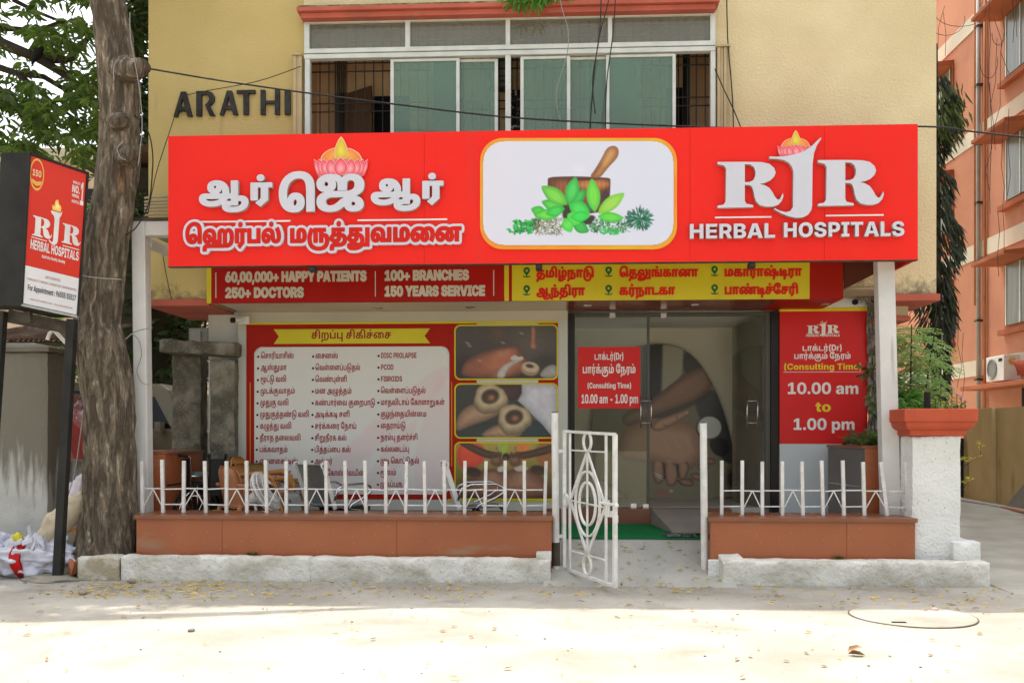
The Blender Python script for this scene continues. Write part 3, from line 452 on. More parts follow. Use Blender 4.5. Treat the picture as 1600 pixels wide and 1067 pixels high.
30,50,-33,50,-70,1,-38,0,-32,-42,-49,-88,-28,-71,0,-38,0,-62,9,-23,10,-28,11,-32,38,-3,30,-2,15,-6,27,-14,21,-9,8,-14,10,-44,11,-33,0,-48,0,-72,-23,-38,
-42,1,-28,0,-19,14,-23,26,-11,21,0,16,0,22,7,10,12,1,10,0,14,-28,15,-23,0,-28,0,-46,-17,-19,-12,-19,38,30,14,70,20,47,0,64,0,74,-36,1,-34,0,-24,-34,-33,
-72,-18,2,2994,3021,426,2,81,209,-5,-54,0,-78,23,-44,46,1,34,0,32,44,50,76,34,104,17,59,0,54,0,78,-12,31,-12,24,-10,32,-27,16,-42,5,-31,0,-12,6,-19,12,
-14,11,-4,8,-4,20,-3,13,0,22,0,30,10,18,26,1,22,0,19,-20,40,-36,40,-25,17,109,30,50,-33,50,-70,1,-38,0,-32,-42,-49,-88,-28,-69,0,-40,0,-62,9,-23,10,-28,
11,-32,38,-3,30,-2,15,-6,27,-14,21,-9,8,-14,10,-44,11,-33,0,-48,0,-72,-23,-38,-42,1,-28,0,-19,14,-23,26,-11,21,0,16,0,22,7,10,12,1,10,0,14,-28,15,-23,0,
-28,0,-46,-17,-19,-12,-19,38,30,14,70,20,47,0,64,0,74,-36,1,-34,0,-24,-34,-33,-72,-18,12,427,264,-30,0,-38,20,1,15,0,15,38,19,31,0,30,0,38,-19,1,-15,0,
-15,-38,-20,1,2995,447,2,46,209,-5,-54,0,-78,23,-44,46,1,34,0,32,42,50,74,34,94,17,53,0,42,0,64,-9,62,-17,33,-13,-49,-47,-26,16,-74,24,-49,0,-46,0,-68,
-23,-36,-41,1,-29,0,-19,14,-23,26,-11,21,0,16,0,22,6,10,13,1,10,0,14,-28,15,-23,0,-28,0,-46,-17,-19,-12,-19,38,30,14,70,20,47,0,64,0,74,-36,1,-34,0,-24,
-34,-33,-72,-18,12,429,0,1,186,17,4,1,36,439,0,1,-46,-101,0,1,-180,-123,0,1,180,-101,0,1,-180,2,2995,3021,447,3,46,209,-5,-54,0,-78,23,-44,46,1,34,0,32,
42,50,74,34,94,17,53,0,42,0,64,-9,62,-17,33,-13,-49,-47,-26,16,-74,24,-49,0,-46,0,-68,-23,-36,-41,1,-29,0,-19,14,-23,26,-11,21,0,16,0,22,6,10,13,1,10,0,
14,-28,15,-23,0,-28,0,-46,-17,-19,-12,-19,38,30,14,70,20,47,0,64,0,74,-36,1,-34,0,-24,-34,-33,-72,-18,12,429,0,1,186,17,4,1,36,439,0,1,-46,-101,0,1,-180,
-123,0,1,180,-101,0,1,-180,12,449,264,-30,0,-38,20,1,15,0,15,38,19,31,0,28,0,38,-19,1,-15,0,-15,-38,-20,1,2996,354,4,23,471,231,72,0,90,-32,42,-55,1,-35,
0,-32,-30,-42,-31,-13,-20,-8,-50,-10,-70,-4,-49,0,-365,0,1,226,127,0,1,-180,125,0,1,99,0,25,22,31,23,10,22,9,60,11,16,479,185,-8,0,-16,-3,-5,-3,-8,-5,-8,
-14,1,-17,1,-97,21,0,36,0,42,11,18,28,1,24,0,22,-12,34,-32,20,41,175,-15,16,0,32,-1,15,-2,-5,-41,-8,1,-18,0,-11,0,-18,0,-22,-6,1,-6,0,-6,14,-6,26,-2,17,
0,17,0,32,0,44,8,34,14,11,12,6,4,24,8,42,5,33,1,75,-12,-30,-4,-30,-12,-5,-7,-20,-22,-62,-27,-86,-12,-55,0,-19,0,-44,0,-72,9,-21,8,-18,6,-24,21,1,15,0,24,
72,30,15,427,-74,-7,4,-30,4,-50,16,-30,28,-1,22,123,1,0,-9,12,-12,11,-4,10,-3,28,-3,25,0,75,0,1,-44,2,2996,3009,465,4,50,709,-9,32,0,54,-9,32,-22,1,-17,
0,-18,-38,-25,-62,-16,-78,-9,-84,-3,-35,0,-25,0,-74,0,-138,11,-116,26,-88,43,-46,63,1,43,1,6,0,33,28,59,46,52,29,22,101,-27,-28,-23,-38,-47,-18,-46,1,-23,
1,-7,0,-35,36,-48,66,-32,88,-17,104,-7,57,0,27,0,32,0,62,3,52,5,32,9,1,7,0,6,-16,5,-13,0,-18,0,-30,-5,-15,-3,-19,33,26,7,62,6,4,529,-60,1,82,123,0,1,-82,
23,693,231,72,0,90,-32,42,-55,1,-35,0,-32,-30,-42,-31,-13,-20,-8,-50,-10,-70,-4,-49,0,-365,0,1,226,127,0,1,-180,125,0,1,99,0,25,24,31,21,10,22,9,58,11,
16,701,185,-8,0,-16,-3,-5,-3,-8,-5,-8,-14,1,-17,1,-97,21,0,36,0,42,11,20,28,1,24,0,22,-14,34,-32,20,2,2996,3021,354,5,23,471,231,72,0,90,-32,42,-55,1,-35,
0,-32,-30,-42,-31,-13,-20,-8,-50,-10,-70,-4,-49,0,-365,0,1,226,127,0,1,-180,125,0,1,99,0,25,22,31,23,10,22,9,60,11,16,479,185,-8,0,-16,-3,-5,-3,-8,-5,-8,
-14,1,-17,1,-97,21,0,36,0,42,11,18,28,1,24,0,22,-12,34,-32,20,41,175,-15,16,0,32,-1,15,-2,-5,-41,-8,1,-18,0,-11,0,-18,0,-22,-6,1,-6,0,-6,14,-6,26,-2,17,
0,17,0,32,0,44,8,34,14,11,12,6,4,24,8,42,5,33,1,75,-12,-30,-4,-30,-12,-5,-7,-20,-22,-62,-27,-86,-12,-55,0,-19,0,-44,0,-72,9,-21,8,-18,6,-24,21,1,15,0,24,
72,30,15,427,-74,-7,4,-30,4,-50,16,-30,28,-1,22,123,1,0,-9,12,-12,11,-4,10,-3,28,-3,25,0,75,0,1,-44,12,355,264,-30,0,-38,20,1,15,0,15,38,19,31,0,30,0,36,
-19,1,-15,0,-15,-36,-20,1,2997,434,1,58,209,-5,-54,0,-78,23,-44,46,1,33,0,44,72,59,126,31,79,0,68,0,100,-19,62,-32,30,-43,1,-23,0,-18,-14,-36,-11,-14,143,
0,1,180,127,0,1,-226,-393,0,-5,35,14,13,18,36,1,22,0,26,-34,34,-64,19,-43,0,-50,0,-70,-24,-36,-42,1,-27,0,-19,14,-23,26,-11,21,0,16,0,22,7,10,12,1,10,0,
14,-28,15,-23,0,-28,0,-46,-17,-19,-12,-19,38,30,14,70,20,47,0,64,0,74,-36,1,-34,0,-24,-34,-33,-72,-18,2,2999,3021,583,3,53,785,231,46,0,58,-13,36,-19,14,
-24,1,-11,0,-14,-10,-27,-7,-20,-5,-17,-97,-200,-117,15,63,119,3,11,39,79,10,16,8,25,1,11,0,11,-16,13,-19,0,-24,0,-22,-18,1,-14,0,-12,20,-16,44,-8,33,0,
53,0,40,0,62,12,29,11,109,0,1,-141,-491,0,1,46,385,0,1,22,0,5,0,14,3,5,-22,-6,-78,-12,-49,0,-29,0,-60,0,-80,12,-52,23,-22,29,1,18,0,18,34,35,72,22,56,209,
-5,-54,0,-78,23,-44,46,1,33,0,44,72,59,126,31,79,0,68,0,100,-19,62,-32,30,-43,1,-23,0,-18,-14,-36,-11,-14,149,0,-11,-46,-261,0,-5,35,14,13,18,36,1,22,0,
26,-34,34,-64,19,-43,0,-50,0,-70,-24,-36,-42,1,-27,0,-19,14,-23,26,-11,21,0,16,0,22,7,10,12,1,10,0,14,-28,15,-23,0,-28,0,-46,-17,-19,-12,-19,38,30,14,70,
20,47,0,64,0,74,-36,1,-34,0,-24,-34,-33,-72,-18,12,585,264,-30,0,-38,20,1,15,0,15,38,19,29,0,30,0,38,-19,1,-15,0,-15,-38,-20,2,3000,3021,542,2,105,209,
-5,-54,0,-78,23,-44,46,1,33,0,33,44,50,76,34,96,17,55,0,50,0,76,-13,56,-25,25,-18,-51,-4,18,19,48,27,62,14,41,0,42,0,54,-11,19,-10,26,-12,20,-40,1,-30,
1,-29,0,-19,12,-26,17,-6,8,-4,20,-3,13,0,22,0,30,10,18,26,1,22,0,19,-20,40,-36,40,-25,17,109,30,50,-33,50,-70,1,-38,0,-32,-42,-49,-88,-28,-69,0,-40,0,-64,
9,-21,10,-18,8,-30,22,-14,34,1,25,1,25,0,19,-6,22,-9,7,-4,4,-18,5,-13,0,-12,0,-20,-4,-5,-5,-10,-6,-4,-22,1,-20,1,-128,-125,0,1,100,0,24,-14,32,-19,10,-16,
9,-46,10,-33,0,-48,0,-72,-23,-36,-42,1,-28,0,-19,14,-23,26,-11,21,0,16,0,22,7,10,12,1,10,0,14,-28,15,-23,0,-28,0,-46,-17,-19,-12,-19,38,30,14,70,20,47,
0,64,0,74,-36,1,-34,0,-24,-34,-33,-72,-18,12,543,264,-30,0,-38,20,1,15,0,15,38,19,31,0,30,0,38,-19,1,-15,0,-15,-38,-20,1,3001,678,2,82,1109,231,68,0,94,
-33,50,-60,1,-42,0,-47,-46,-63,-41,-19,-30,-13,-78,-16,-98,-6,-65,0,-685,0,-44,0,-38,-5,-11,-4,-12,-5,-14,-14,1,-12,0,-4,2,-9,1,-4,-121,-3,-2,8,-4,17,1,
9,0,19,28,28,27,8,16,6,40,7,58,3,45,0,705,0,66,0,94,9,60,25,28,47,1,37,0,32,-24,39,-42,19,-27,0,-18,0,-26,-5,-9,-6,-12,-8,-10,-22,1,-18,1,-126,-125,0,1,
126,0,20,-4,23,-9,7,-6,4,-18,5,-11,0,-14,0,-18,-4,-5,-5,-10,-6,-6,-23,1,-20,1,-127,-125,0,1,132,0,21,12,30,24,21,17,8,22,10,54,9,33,0,42,0,56,-12,42,-24,
19,-19,-45,4,20,15,46,23,60,13,56,209,-5,-54,0,-78,23,-44,46,1,33,0,44,72,59,126,31,79,0,68,0,100,-19,62,-32,30,-43,1,-23,0,-18,-14,-36,-11,-14,151,0,43,
-46,-317,0,-5,35,14,13,18,36,1,22,0,26,-34,34,-64,19,-43,0,-50,0,-70,-24,-36,-42,1,-27,0,-19,14,-23,26,-11,21,0,16,0,22,7,10,12,1,10,0,14,-28,15,-23,0,
-28,0,-46,-17,-19,-12,-19,38,30,14,70,20,47,0,64,0,74,-36,1,-34,0,-24,-34,-33,-72,-18,1,3006,264,1,10,57,0,1,226,459,0,1,-46,-101,0,1,-180,-123,0,1,180,
-105,0,1,-180,1,3007,119,1,33,-57,340,60,0,84,-16,27,-13,22,-10,30,-29,18,-46,1,-36,1,-190,-125,0,1,178,0,26,-6,40,-18,28,-17,10,-14,6,-34,8,-21,0,-32,
0,-36,-12,-16,-19,1,-11,0,-11,12,-24,13,-13,-121,0,-10,9,-12,27,1,12,0,23,36,33,58,20,72,10,1,3014,374,1,69,311,-5,-66,0,-100,23,-72,41,-34,59,1,36,0,42,
54,69,100,49,134,26,81,0,58,0,94,-12,41,-15,32,-12,42,-33,20,-50,1,-38,1,-180,-125,0,1,163,0,21,-6,40,-20,36,-21,11,-22,12,-58,11,-37,0,-48,0,-84,-17,-70,
-35,-40,-54,1,-38,0,-25,14,-38,24,-27,32,-16,21,-5,29,2,10,-1,24,-1,13,0,38,0,30,22,1,15,0,12,-22,20,-25,0,-22,0,-28,-16,1,-16,0,-16,18,-24,15,-7,-97,1,
-10,8,-22,26,1,17,0,20,34,32,68,18,53,0,56,0,68,-21,34,-34,1,-20,0,-26,-46,-36,-88,-19,1,3015,298,1,84,365,-5,-74,0,-120,22,-88,44,-48,65,1,42,0,41,50,
64,92,45,128,22,75,0,64,0,90,-18,48,-36,1,-26,0,-20,-36,-34,-70,-20,-53,0,-52,0,-68,19,-36,31,1,20,0,18,20,24,15,8,105,1,-14,-7,-20,-24,1,-15,0,-17,28,
-14,21,0,24,0,22,17,1,13,0,9,-14,17,-32,11,-31,0,-4,0,-26,-1,-17,-2,-32,-1,-64,-17,-54,-32,-32,-47,1,-30,0,-32,32,-47,52,-30,66,-16,35,-2,10,0,20,-1,11,
0,28,0,32,10,14,18,1,10,0,13,-20,18,-25,0,-20,0,-26,-16,1,-16,0,-15,20,-25,13,-7,-103,1,-14,10,-18,22,1,19,0,19,34,32,68,19,53,0,56,0,70,-21,34,-33,1,-19,
0,-26,-46,-37,-92,-20,1,3016,490,1,100,211,-5,-54,0,-80,23,-44,45,1,34,0,40,78,60,144,34,99,0,48,0,76,-6,70,-15,37,-12,21,-9,54,-21,66,-56,1,-37,0,-25,
-38,-36,-68,-19,-47,0,-54,0,-70,21,-36,37,1,25,0,21,24,39,42,35,31,15,17,8,40,17,96,18,53,0,84,0,104,-32,48,-53,1,-32,0,-24,-18,-44,-30,-36,-15,-14,-107,
24,20,17,26,43,1,28,0,25,-30,34,-54,17,-37,0,-32,0,-48,-10,-21,-10,-22,-9,-32,-27,-16,-33,1,-18,0,-21,22,-17,19,0,16,0,18,10,8,17,1,12,0,25,-44,44,-41,
13,-34,13,-82,12,-49,0,-62,0,-88,-21,-52,-33,-5,-21,0,-3,-2,-9,1,-8,0,-18,12,-22,28,-11,21,0,16,0,22,7,10,12,1,10,0,14,-28,15,-23,0,-28,0,-46,-17,-19,-12,
-19,38,30,14,70,20,47,0,64,0,74,-36,1,-34,0,-24,-34,-33,-72,-18,2,33,2950,571,3,84,289,-60,-88,0,-120,22,-62,39,1,25,0,16,24,21,21,6,16,5,38,4,48,2,31,
0,583,0,-3,-50,-573,0,-8,0,-12,-1,-6,-1,-3,-1,-10,-3,1,-6,0,-12,66,-15,69,0,7,0,78,0,102,17,62,28,15,18,3,16,2,6,2,13,1,5,0,22,-20,38,-48,26,-39,4,-8,1,
-20,0,-11,0,-20,0,-34,-5,-20,-10,1,-10,0,-11,22,-11,17,0,18,0,22,10,1,14,0,14,-28,25,-23,11,89,15,16,-9,32,-22,18,-28,1,-16,0,-11,-12,-22,-32,-19,-60,-10,
-45,0,-44,0,-72,14,-42,30,1,24,0,26,52,32,92,16,59,0,72,0,108,-21,70,-38,34,-49,1,-28,0,-8,-2,-14,-1,-7,-1,-18,-28,-33,-104,-49,-154,-27,-103,0,45,779,
-128,-120,0,-108,36,1,32,0,15,30,23,58,14,39,0,22,0,34,-3,17,-2,-13,-45,-8,1,-20,2,-9,0,-12,0,-12,-4,1,-3,0,-5,20,-7,54,-4,55,0,5,0,56,0,92,12,52,25,1,
18,0,12,-28,13,-25,0,-22,0,-36,-8,-17,-6,-9,48,22,6,56,10,39,0,46,0,74,-16,42,-31,1,-25,0,-32,-78,-48,-150,-28,-109,0,4,759,-50,1,278,145,0,1,-278,3,33,
2992,3021,272,2,12,269,-86,-95,43,119,59,1,160,-93,0,1,-176,-143,0,1,228,481,0,1,-52,-95,0,1,-176,12,273,263,-34,0,-42,20,1,17,0,18,44,20,33,0,34,0,42,
-20,1,-18,0,-17,-42,-20,2,33,3014,385,1,69,319,-5,-70,0,-108,22,-72,41,-36,58,1,36,0,43,56,69,104,50,140,26,85,0,60,0,108,-14,39,-15,34,-13,44,-35,20,-51,
1,-35,1,-177,-145,0,1,155,0,28,-8,44,-22,32,-21,10,-18,10,-56,9,-39,0,-46,0,-84,-17,-68,-34,-38,-52,1,-36,0,-25,12,-37,20,-24,28,-15,15,-4,35,2,12,-1,26,
-1,13,0,30,0,28,19,1,14,0,11,-18,18,-23,0,-22,0,-24,-16,1,-14,0,-15,22,-22,11,-7,-109,5,-8,7,-14,25,1,15,0,21,32,31,70,19,53,0,60,0,74,-23,34,-35,1,-20,
0,-26,-48,-36,-90,-20,2,33,2972,429,1,155,257,232,64,0,84,-13,56,-25,23,-15,-47,-3,18,17,50,26,70,13,45,0,74,0,92,-28,46,-46,1,-26,0,-33,-42,-43,-37,-13,
-32,-12,-74,-12,-90,-5,-55,0,-165,0,-30,0,-44,-2,-32,-4,-13,-5,-18,-5,-20,-19,1,-13,0,-12,16,-20,38,-11,29,0,26,0,40,7,50,18,33,16,46,24,72,22,74,8,41,
0,48,0,70,-13,44,-22,22,-27,1,-16,0,-19,-34,-31,-70,-18,-57,0,-48,0,-60,12,-34,19,-14,21,1,10,0,18,32,29,23,11,111,-7,-28,-10,-28,-21,1,-11,0,-11,22,-12,
23,0,14,0,18,7,8,9,1,6,0,6,-6,9,-14,8,-26,5,-19,0,-14,0,-24,-3,-11,-3,-12,-2,-20,-8,-24,-12,-19,-11,-38,-21,-72,-26,-86,-12,-57,0,-78,0,-96,25,-44,43,1,
25,0,29,42,37,39,11,28,9,64,9,86,5,59,0,143,0,46,0,60,3,40,8,15,7,18,7,18,24,1,17,0,17,-20,21,-34,11,-23,0,-16,0,-24,-5,-7,-4,-12,-7,-10,-20,1,-20,1,-42,
-143,0,1,37,0,16,-14,24,-28,17,-48,8,-33,0,-10,0,-26,-2,-13,-2,-15,-3,-18,-4,-24,-12,-12,-15,1,-9,0,-9,18,-15,25,0,20,0,22,12,1,11,0,8,-14,16,-42,12,-37,
0,119,21,26,-3,40,-16,26,-26,1,-16,0,-31,-78,-35,-79,0,-60,0,-72,22,-28,34,1,19,0,28,60,41,104,22,1,39,125,1,4,77,172,-11,119,125,0,-13,-119,1,40,156,1,
17,61,117,0,34,24,70,44,64,29,22,127,0,-24,-28,-38,-65,-22,-66,1,-31,0,-27,18,-53,38,-58,29,-35,-125,0,-48,39,-48,88,1,41,156,1,17,31,-56,30,35,36,58,18,
53,1,27,0,31,-22,66,-36,65,-25,28,127,0,28,-22,44,-64,24,-70,1,-34,0,-46,-48,-88,-47,-39,1,43,258,2,4,203,12,1,205,113,0,1,-205,4,53,88,1,53,411,0,1,-53,
1,44,108,1,4,21,-71,31,119,131,0,-67,-119,1,45,258,1,4,393,141,1,-52,-267,0,1,52,1,46,108,1,12,109,-4,-32,0,-42,21,1,16,0,15,42,21,33,0,30,0,44,-21,1,-15,
0,-16,-44,-21,1,48,258,2,16,259,-4,-78,0,-102,36,-54,67,1,46,0,47,54,67,104,36,77,0,78,0,104,-36,52,-67,1,-47,0,-46,-52,-67,-104,-36,16,259,51,34,0,44,
22,20,42,1,30,0,31,-20,42,-44,22,-33,0,-34,0,-44,-22,-20,-42,1,-31,0,-30,20,-42,44,-22,1,49,258,2,4,67,0,1,55,401,0,1,-55,8,349,291,1,-291,-135,0,1,230,
-1,0,-131,-44,1,60,139,45,1,50,258,1,32,47,0,1,50,215,91,22,10,36,18,22,20,1,12,0,12,-22,18,-36,10,-25,0,-26,0,-38,-11,-22,-22,1,-15,-129,0,0,31,54,46,
98,25,65,0,64,0,98,-22,54,-40,1,-27,0,-20,-30,-33,-62,-34,-49,-22,-93,-41,1,0,241,0,1,-56,1,53,258,1,39,257,-4,-64,0,-100,23,-56,42,-1,28,133,0,0,-12,24,
-18,42,-10,25,0,28,0,40,12,24,21,1,15,0,14,-24,22,-40,13,-27,0,-30,0,-48,-14,-9,-11,-123,5,21,165,381,0,1,-56,-259,0,-11,-63,5,0,16,11,60,13,39,0,38,0,
70,-15,52,-26,30,-35,1,-21,0,-30,-56,-47,-100,-26,1,54,258,2,23,261,-4,-62,0,-102,24,-60,45,1,31,0,24,40,45,35,26,137,100,145,0,-177,-130,-37,0,10,6,30,
13,46,9,33,0,56,0,84,-22,48,-42,1,-28,0,-30,-56,-46,-100,-25,16,259,49,26,0,42,12,22,21,1,14,0,13,-22,21,-42,12,-25,0,-26,0,-40,-12,-24,-21,1,-13,0,-14,
24,-21,40,-12,1,55,258,1,8,89,0,237,233,1,1,-275,0,1,57,421,0,1,-56,-237,-235,1,56,258,3,32,259,-4,-68,0,-106,21,-58,37,1,24,0,20,36,30,62,20,43,3,1,0,
-54,5,-66,35,1,25,0,24,54,35,96,20,63,0,62,0,96,-20,54,-35,1,-24,0,-25,-66,-35,-53,-5,1,0,42,-3,62,-20,36,-30,1,-20,0,-24,-58,-37,-106,-21,16,259,44,26,
0,40,10,24,18,1,12,0,12,-24,18,-40,10,-25,0,-26,0,-40,-10,-24,-18,1,-12,0,-12,24,-17,40,-11,16,259,174,22,0,36,8,20,17,1,10,0,11,-20,16,-36,9,-21,0,-24,
0,-34,-9,-20,-16,1,-11,0,-10,20,-16,34,-9,1,57,258,2,23,255,295,64,0,102,-24,60,-45,1,-31,0,-24,-38,-45,-35,-26,-135,-100,-143,0,179,130,37,0,-8,-6,-30,
-13,-46,-9,-31,0,-56,0,-84,22,-48,42,1,28,0,30,56,46,100,25,16,259,242,-26,0,-42,-12,-22,-21,1,-14,0,-13,22,-21,42,-13,27,0,26,0,40,13,24,21,1,13,0,14,
-24,21,-40,12,1,58,108,2,12,109,-4,-32,0,-42,21,1,16,0,15,42,21,33,0,30,0,44,-21,1,-15,0,-16,-44,-21,12,109,130,-32,0,-42,22,1,15,0,15,42,22,33,0,30,0,
44,-22,1,-15,0,-15,-44,-22,1,65,301,2,14,11,0,197,291,187,0,201,-291,-155,0,-79,128,-18,32,-38,68,-17,38,35,0,-20,-38,-36,-68,-17,-32,-79,-128,4,145,59,
1,53,315,0,1,-53,1,66,262,3,20,41,0,1,291,245,0,64,0,88,-19,46,-33,1,-22,0,-17,-28,-26,-48,-17,-33,-4,1,-1,36,-1,60,-18,36,-30,1,-21,0,-24,-48,-37,-90,
-21,-65,0,10,179,55,97,0,42,0,44,17,1,16,0,11,-20,16,-40,9,-23,0,-97,0,10,179,172,87,0,24,0,34,8,18,14,1,10,0,15,-40,18,-33,0,-87,0,1,67,294,1,38,305,-4,
-80,0,-126,35,-72,67,1,47,0,48,72,67,126,35,81,0,52,0,90,-15,68,-28,44,-40,7,-26,-139,0,-4,12,-20,18,-32,12,-38,6,-23,0,-44,0,-62,-21,-32,-40,1,-28,0,-28,
32,-40,62,-20,45,0,24,0,38,6,30,13,22,17,5,11,141,0,-6,-22,-40,-40,-68,-30,-90,-16,1,68,285,2,22,257,0,-153,0,1,59,149,0,52,0,68,18,34,39,1,30,0,30,-34,
38,-70,18,-51,0,-147,0,1,59,157,0,88,0,130,-35,70,-66,1,-44,0,-45,-70,-66,-128,-35,4,181,291,1,-291,-139,0,1,291,1,69,246,1,12,41,0,1,291,423,0,1,-58,-281,
0,1,-58,261,0,1,-57,-259,0,1,-60,283,0,1,-58,1,70,236,1,10,41,0,1,291,411,0,1,-58,-269,0,1,-67,251,0,1,-57,-249,0,1,-109,1,72,294,1,12,41,0,1,291,141,0,
1,-113,227,0,1,113,141,0,1,-291,-139,0,1,119,-225,0,1,-119,1,73,179,1,12,25,0,1,56,87,0,1,179,-85,0,1,56,311,0,1,-56,-85,0,1,-179,87,0,1,-56,1,75,288,3,
10,145,55,1,74,18,15,38,26,40,26,25,16,129,79,167,0,-243,-146,-11,1,7,41,0,1,291,141,0,1,-72,1,-78,1,-34,1,-107,4,405,0,-155,125,85,52,235,-177,1,76,226,
1,6,41,0,1,291,141,0,1,-233,253,0,1,-58,1,77,370,1,46,41,0,1,291,213,0,75,-114,6,-10,18,-32,16,-36,16,-33,5,-11,-31,0,6,11,14,33,16,36,18,32,7,10,75,114,
211,0,1,-291,-137,0,1,126,0,10,2,29,2,35,2,36,1,15,13,0,-8,-16,-18,-36,-20,-35,-16,-28,-5,-10,-81,-126,-115,0,-83,126,-6,9,-18,29,-18,34,-18,37,-9,16,17,
0,0,-15,2,-36,2,-34,2,-30,1,-10,1,-126,1,78,299,1,28,41,0,1,291,149,0,165,-132,12,-10,30,-25,30,-31,15,-17,-13,-10,-2,15,-4,38,-2,35,1,12,1,125,141,0,1,
-291,-147,0,-149,121,-16,12,-32,29,-36,36,-21,20,23,4,2,-21,4,-39,2,-32,1,-9,1,-121,1,79,303,2,16,305,-4,-80,0,-124,35,-74,67,1,47,0,48,74,67,124,35,81,
0,78,0,126,-35,72,-67,1,-48,0,-47,-72,-67,-126,-35,16,305,57,42,0,60,20,34,40,1,28,0,29,-34,40,-60,20,-41,0,-42,0,-62,-20,-32,-40,1,-29,0,-28,32,-40,62,
-20,1,80,258,1,24,41,0,1,291,241,0,66,0,98,-25,52,-44,1,-30,0,-30,-54,-45,-98,-24,-67,0,-151,0,1,56,137,0,32,0,42,11,22,19,1,13,0,13,-22,19,-42,10,-31,
0,-79,0,1,-234,1,82,264,2,24,41,0,1,291,241,0,68,0,96,-24,52,-43,1,-31,0,-29,-54,-43,-100,-23,-67,0,-149,0,1,55,139,0,30,0,42,9,22,18,1,13,0,13,-22,18,
-42,10,-29,0,-81,0,1,-234,4,365,0,-135,132,149,0,139,-132,1,83,266,1,51,271,-4,-76,0,-108,22,-58,45,1,33,133,0,2,-14,26,-19,48,-11,35,0,30,0,42,8,24,14,
1,10,0,8,-22,12,-42,9,-33,4,-59,7,-82,8,-86,41,1,32,0,27,58,41,102,22,69,0,68,0,100,-23,56,-41,3,-29,-131,0,-2,17,-50,20,-41,0,-26,0,-38,-8,-22,-13,1,-9,
0,-9,20,-11,40,-9,31,-3,53,-5,44,-5,68,-15,46,-21,22,-27,1,-18,0,-28,-56,-41,-104,-21,1,84,264,1,8,21,233,1,58,487,0,1,-58,-171,0,1,-233,-139,0,1,233,1,
85,286,1,22,287,-4,-74,0,-110,26,-62,49,1,32,1,188,139,0,1,-183,0,-15,28,-24,48,-13,33,0,32,0,48,13,28,24,1,15,1,183,139,0,1,-188,0,-33,-62,-48,-110,-26,
1,86,298,1,14,209,0,-197,291,155,0,81,-127,20,-32,36,-68,21,-38,-35,0,20,38,34,68,19,32,81,127,153,0,-195,-291,1,87,414,1,38,165,0,-153,291,151,0,59,-129,
10,-20,14,-42,14,-42,7,-20,-27,0,8,20,14,42,16,42,11,20,63,129,141,0,63,-129,10,-20,16,-42,14,-42,9,-20,-29,0,8,20,14,42,14,42,9,20,61,129,151,0,-153,-291,
-155,0,-71,142,-12,21,-16,53,-11,30,37,0,-12,-30,-16,-53,-11,-21,-71,-142,1,89,291,1,16,227,0,1,105,-215,186,161,0,93,-87,12,-12,22,-24,13,-13,-25,0,10,
13,22,24,13,12,87,87,163,0,-211,-186,1,-105,1,97,231,2,40,167,-4,-42,0,-64,14,-38,28,1,21,0,18,26,24,44,15,60,8,33,1,36,2,46,4,20,7,1,6,1,1,0,7,-14,10,
-26,5,-17,0,-20,0,-28,-5,-16,-11,-3,-7,-123,4,6,20,48,31,84,16,57,0,44,0,70,-9,50,-19,26,-27,1,-17,1,-143,-129,0,1,30,-1,0,-12,-12,-34,-14,-46,-8,18,207,
41,22,0,38,9,22,15,1,11,1,20,-6,-2,-16,-2,-20,-2,-22,-2,-11,-1,-18,-2,-28,-6,-14,-10,1,-7,0,-7,12,-9,26,-5,1,98,249,2,23,299,-4,-30,0,-48,10,-34,16,-9,
12,-1,0,1,-34,-133,0,1,291,137,0,1,-111,3,0,10,10,34,16,46,9,31,0,50,0,80,-25,46,-50,1,-34,0,-35,-46,-49,-78,-26,16,257,50,26,0,36,13,18,26,1,17,0,17,-18,
25,-36,14,-25,0,-26,0,-38,-14,-20,-25,1,-17,0,-17,20,-25,38,-14,1,99,232,1,38,241,-4,-66,0,-98,27,-52,50,1,33,0,32,52,50,98,28,67,0,42,0,72,-12,52,-22,
32,-30,5,-19,-127,-4,-2,7,-12,13,-18,9,-26,5,-13,0,-26,0,-36,-14,-20,-26,1,-17,0,-18,20,-26,36,-14,27,0,14,0,26,5,18,9,12,13,3,8,129,-4,-2,-19,-32,-30,
-54,-22,-70,-12,1,100,249,2,23,201,-4,-50,0,-80,26,-46,49,1,35,0,34,46,50,80,25,51,0,30,0,46,-9,34,-16,11,-10,3,0,1,111,137,0,1,-291,-133,0,1,34,-3,0,-8,
-12,-34,-16,-48,-10,16,243,50,26,0,38,14,20,25,1,17,0,17,-20,25,-38,14,-25,0,-26,0,-36,-14,-18,-25,1,-17,0,-17,18,-26,36,-13,1,101,234,1,40,241,-4,-66,
0,-98,27,-52,49,1,33,0,33,52,50,96,28,65,0,46,0,76,-16,58,-28,30,-40,1,-25,1,-18,-375,0,1,40,313,0,-61,-9,0,15,-20,20,-36,11,-25,0,-26,0,-36,-11,-20,-20,
1,-14,1,-29,0,-15,22,-21,38,-12,29,0,18,0,32,6,20,10,7,7,121,-5,-8,-20,-56,-30,-84,-16,1,103,249,2,38,245,-85,-62,0,-84,16,-50,29,-5,18,125,6,4,-6,20,-10,
32,-6,23,0,38,0,42,20,1,20,1,35,-3,0,-10,-11,-34,-16,-46,-8,-29,0,-50,0,-80,25,-46,47,1,33,0,34,46,49,80,25,51,0,30,0,46,-9,36,-16,11,-11,3,0,1,33,135,
0,1,-204,0,-32,-54,-41,-96,-20,16,243,54,26,0,38,13,20,24,1,17,0,16,-20,25,-38,14,-25,0,-26,0,-36,-14,-18,-24,1,-17,0,-17,18,-25,36,-12,1,104,246,1,23,
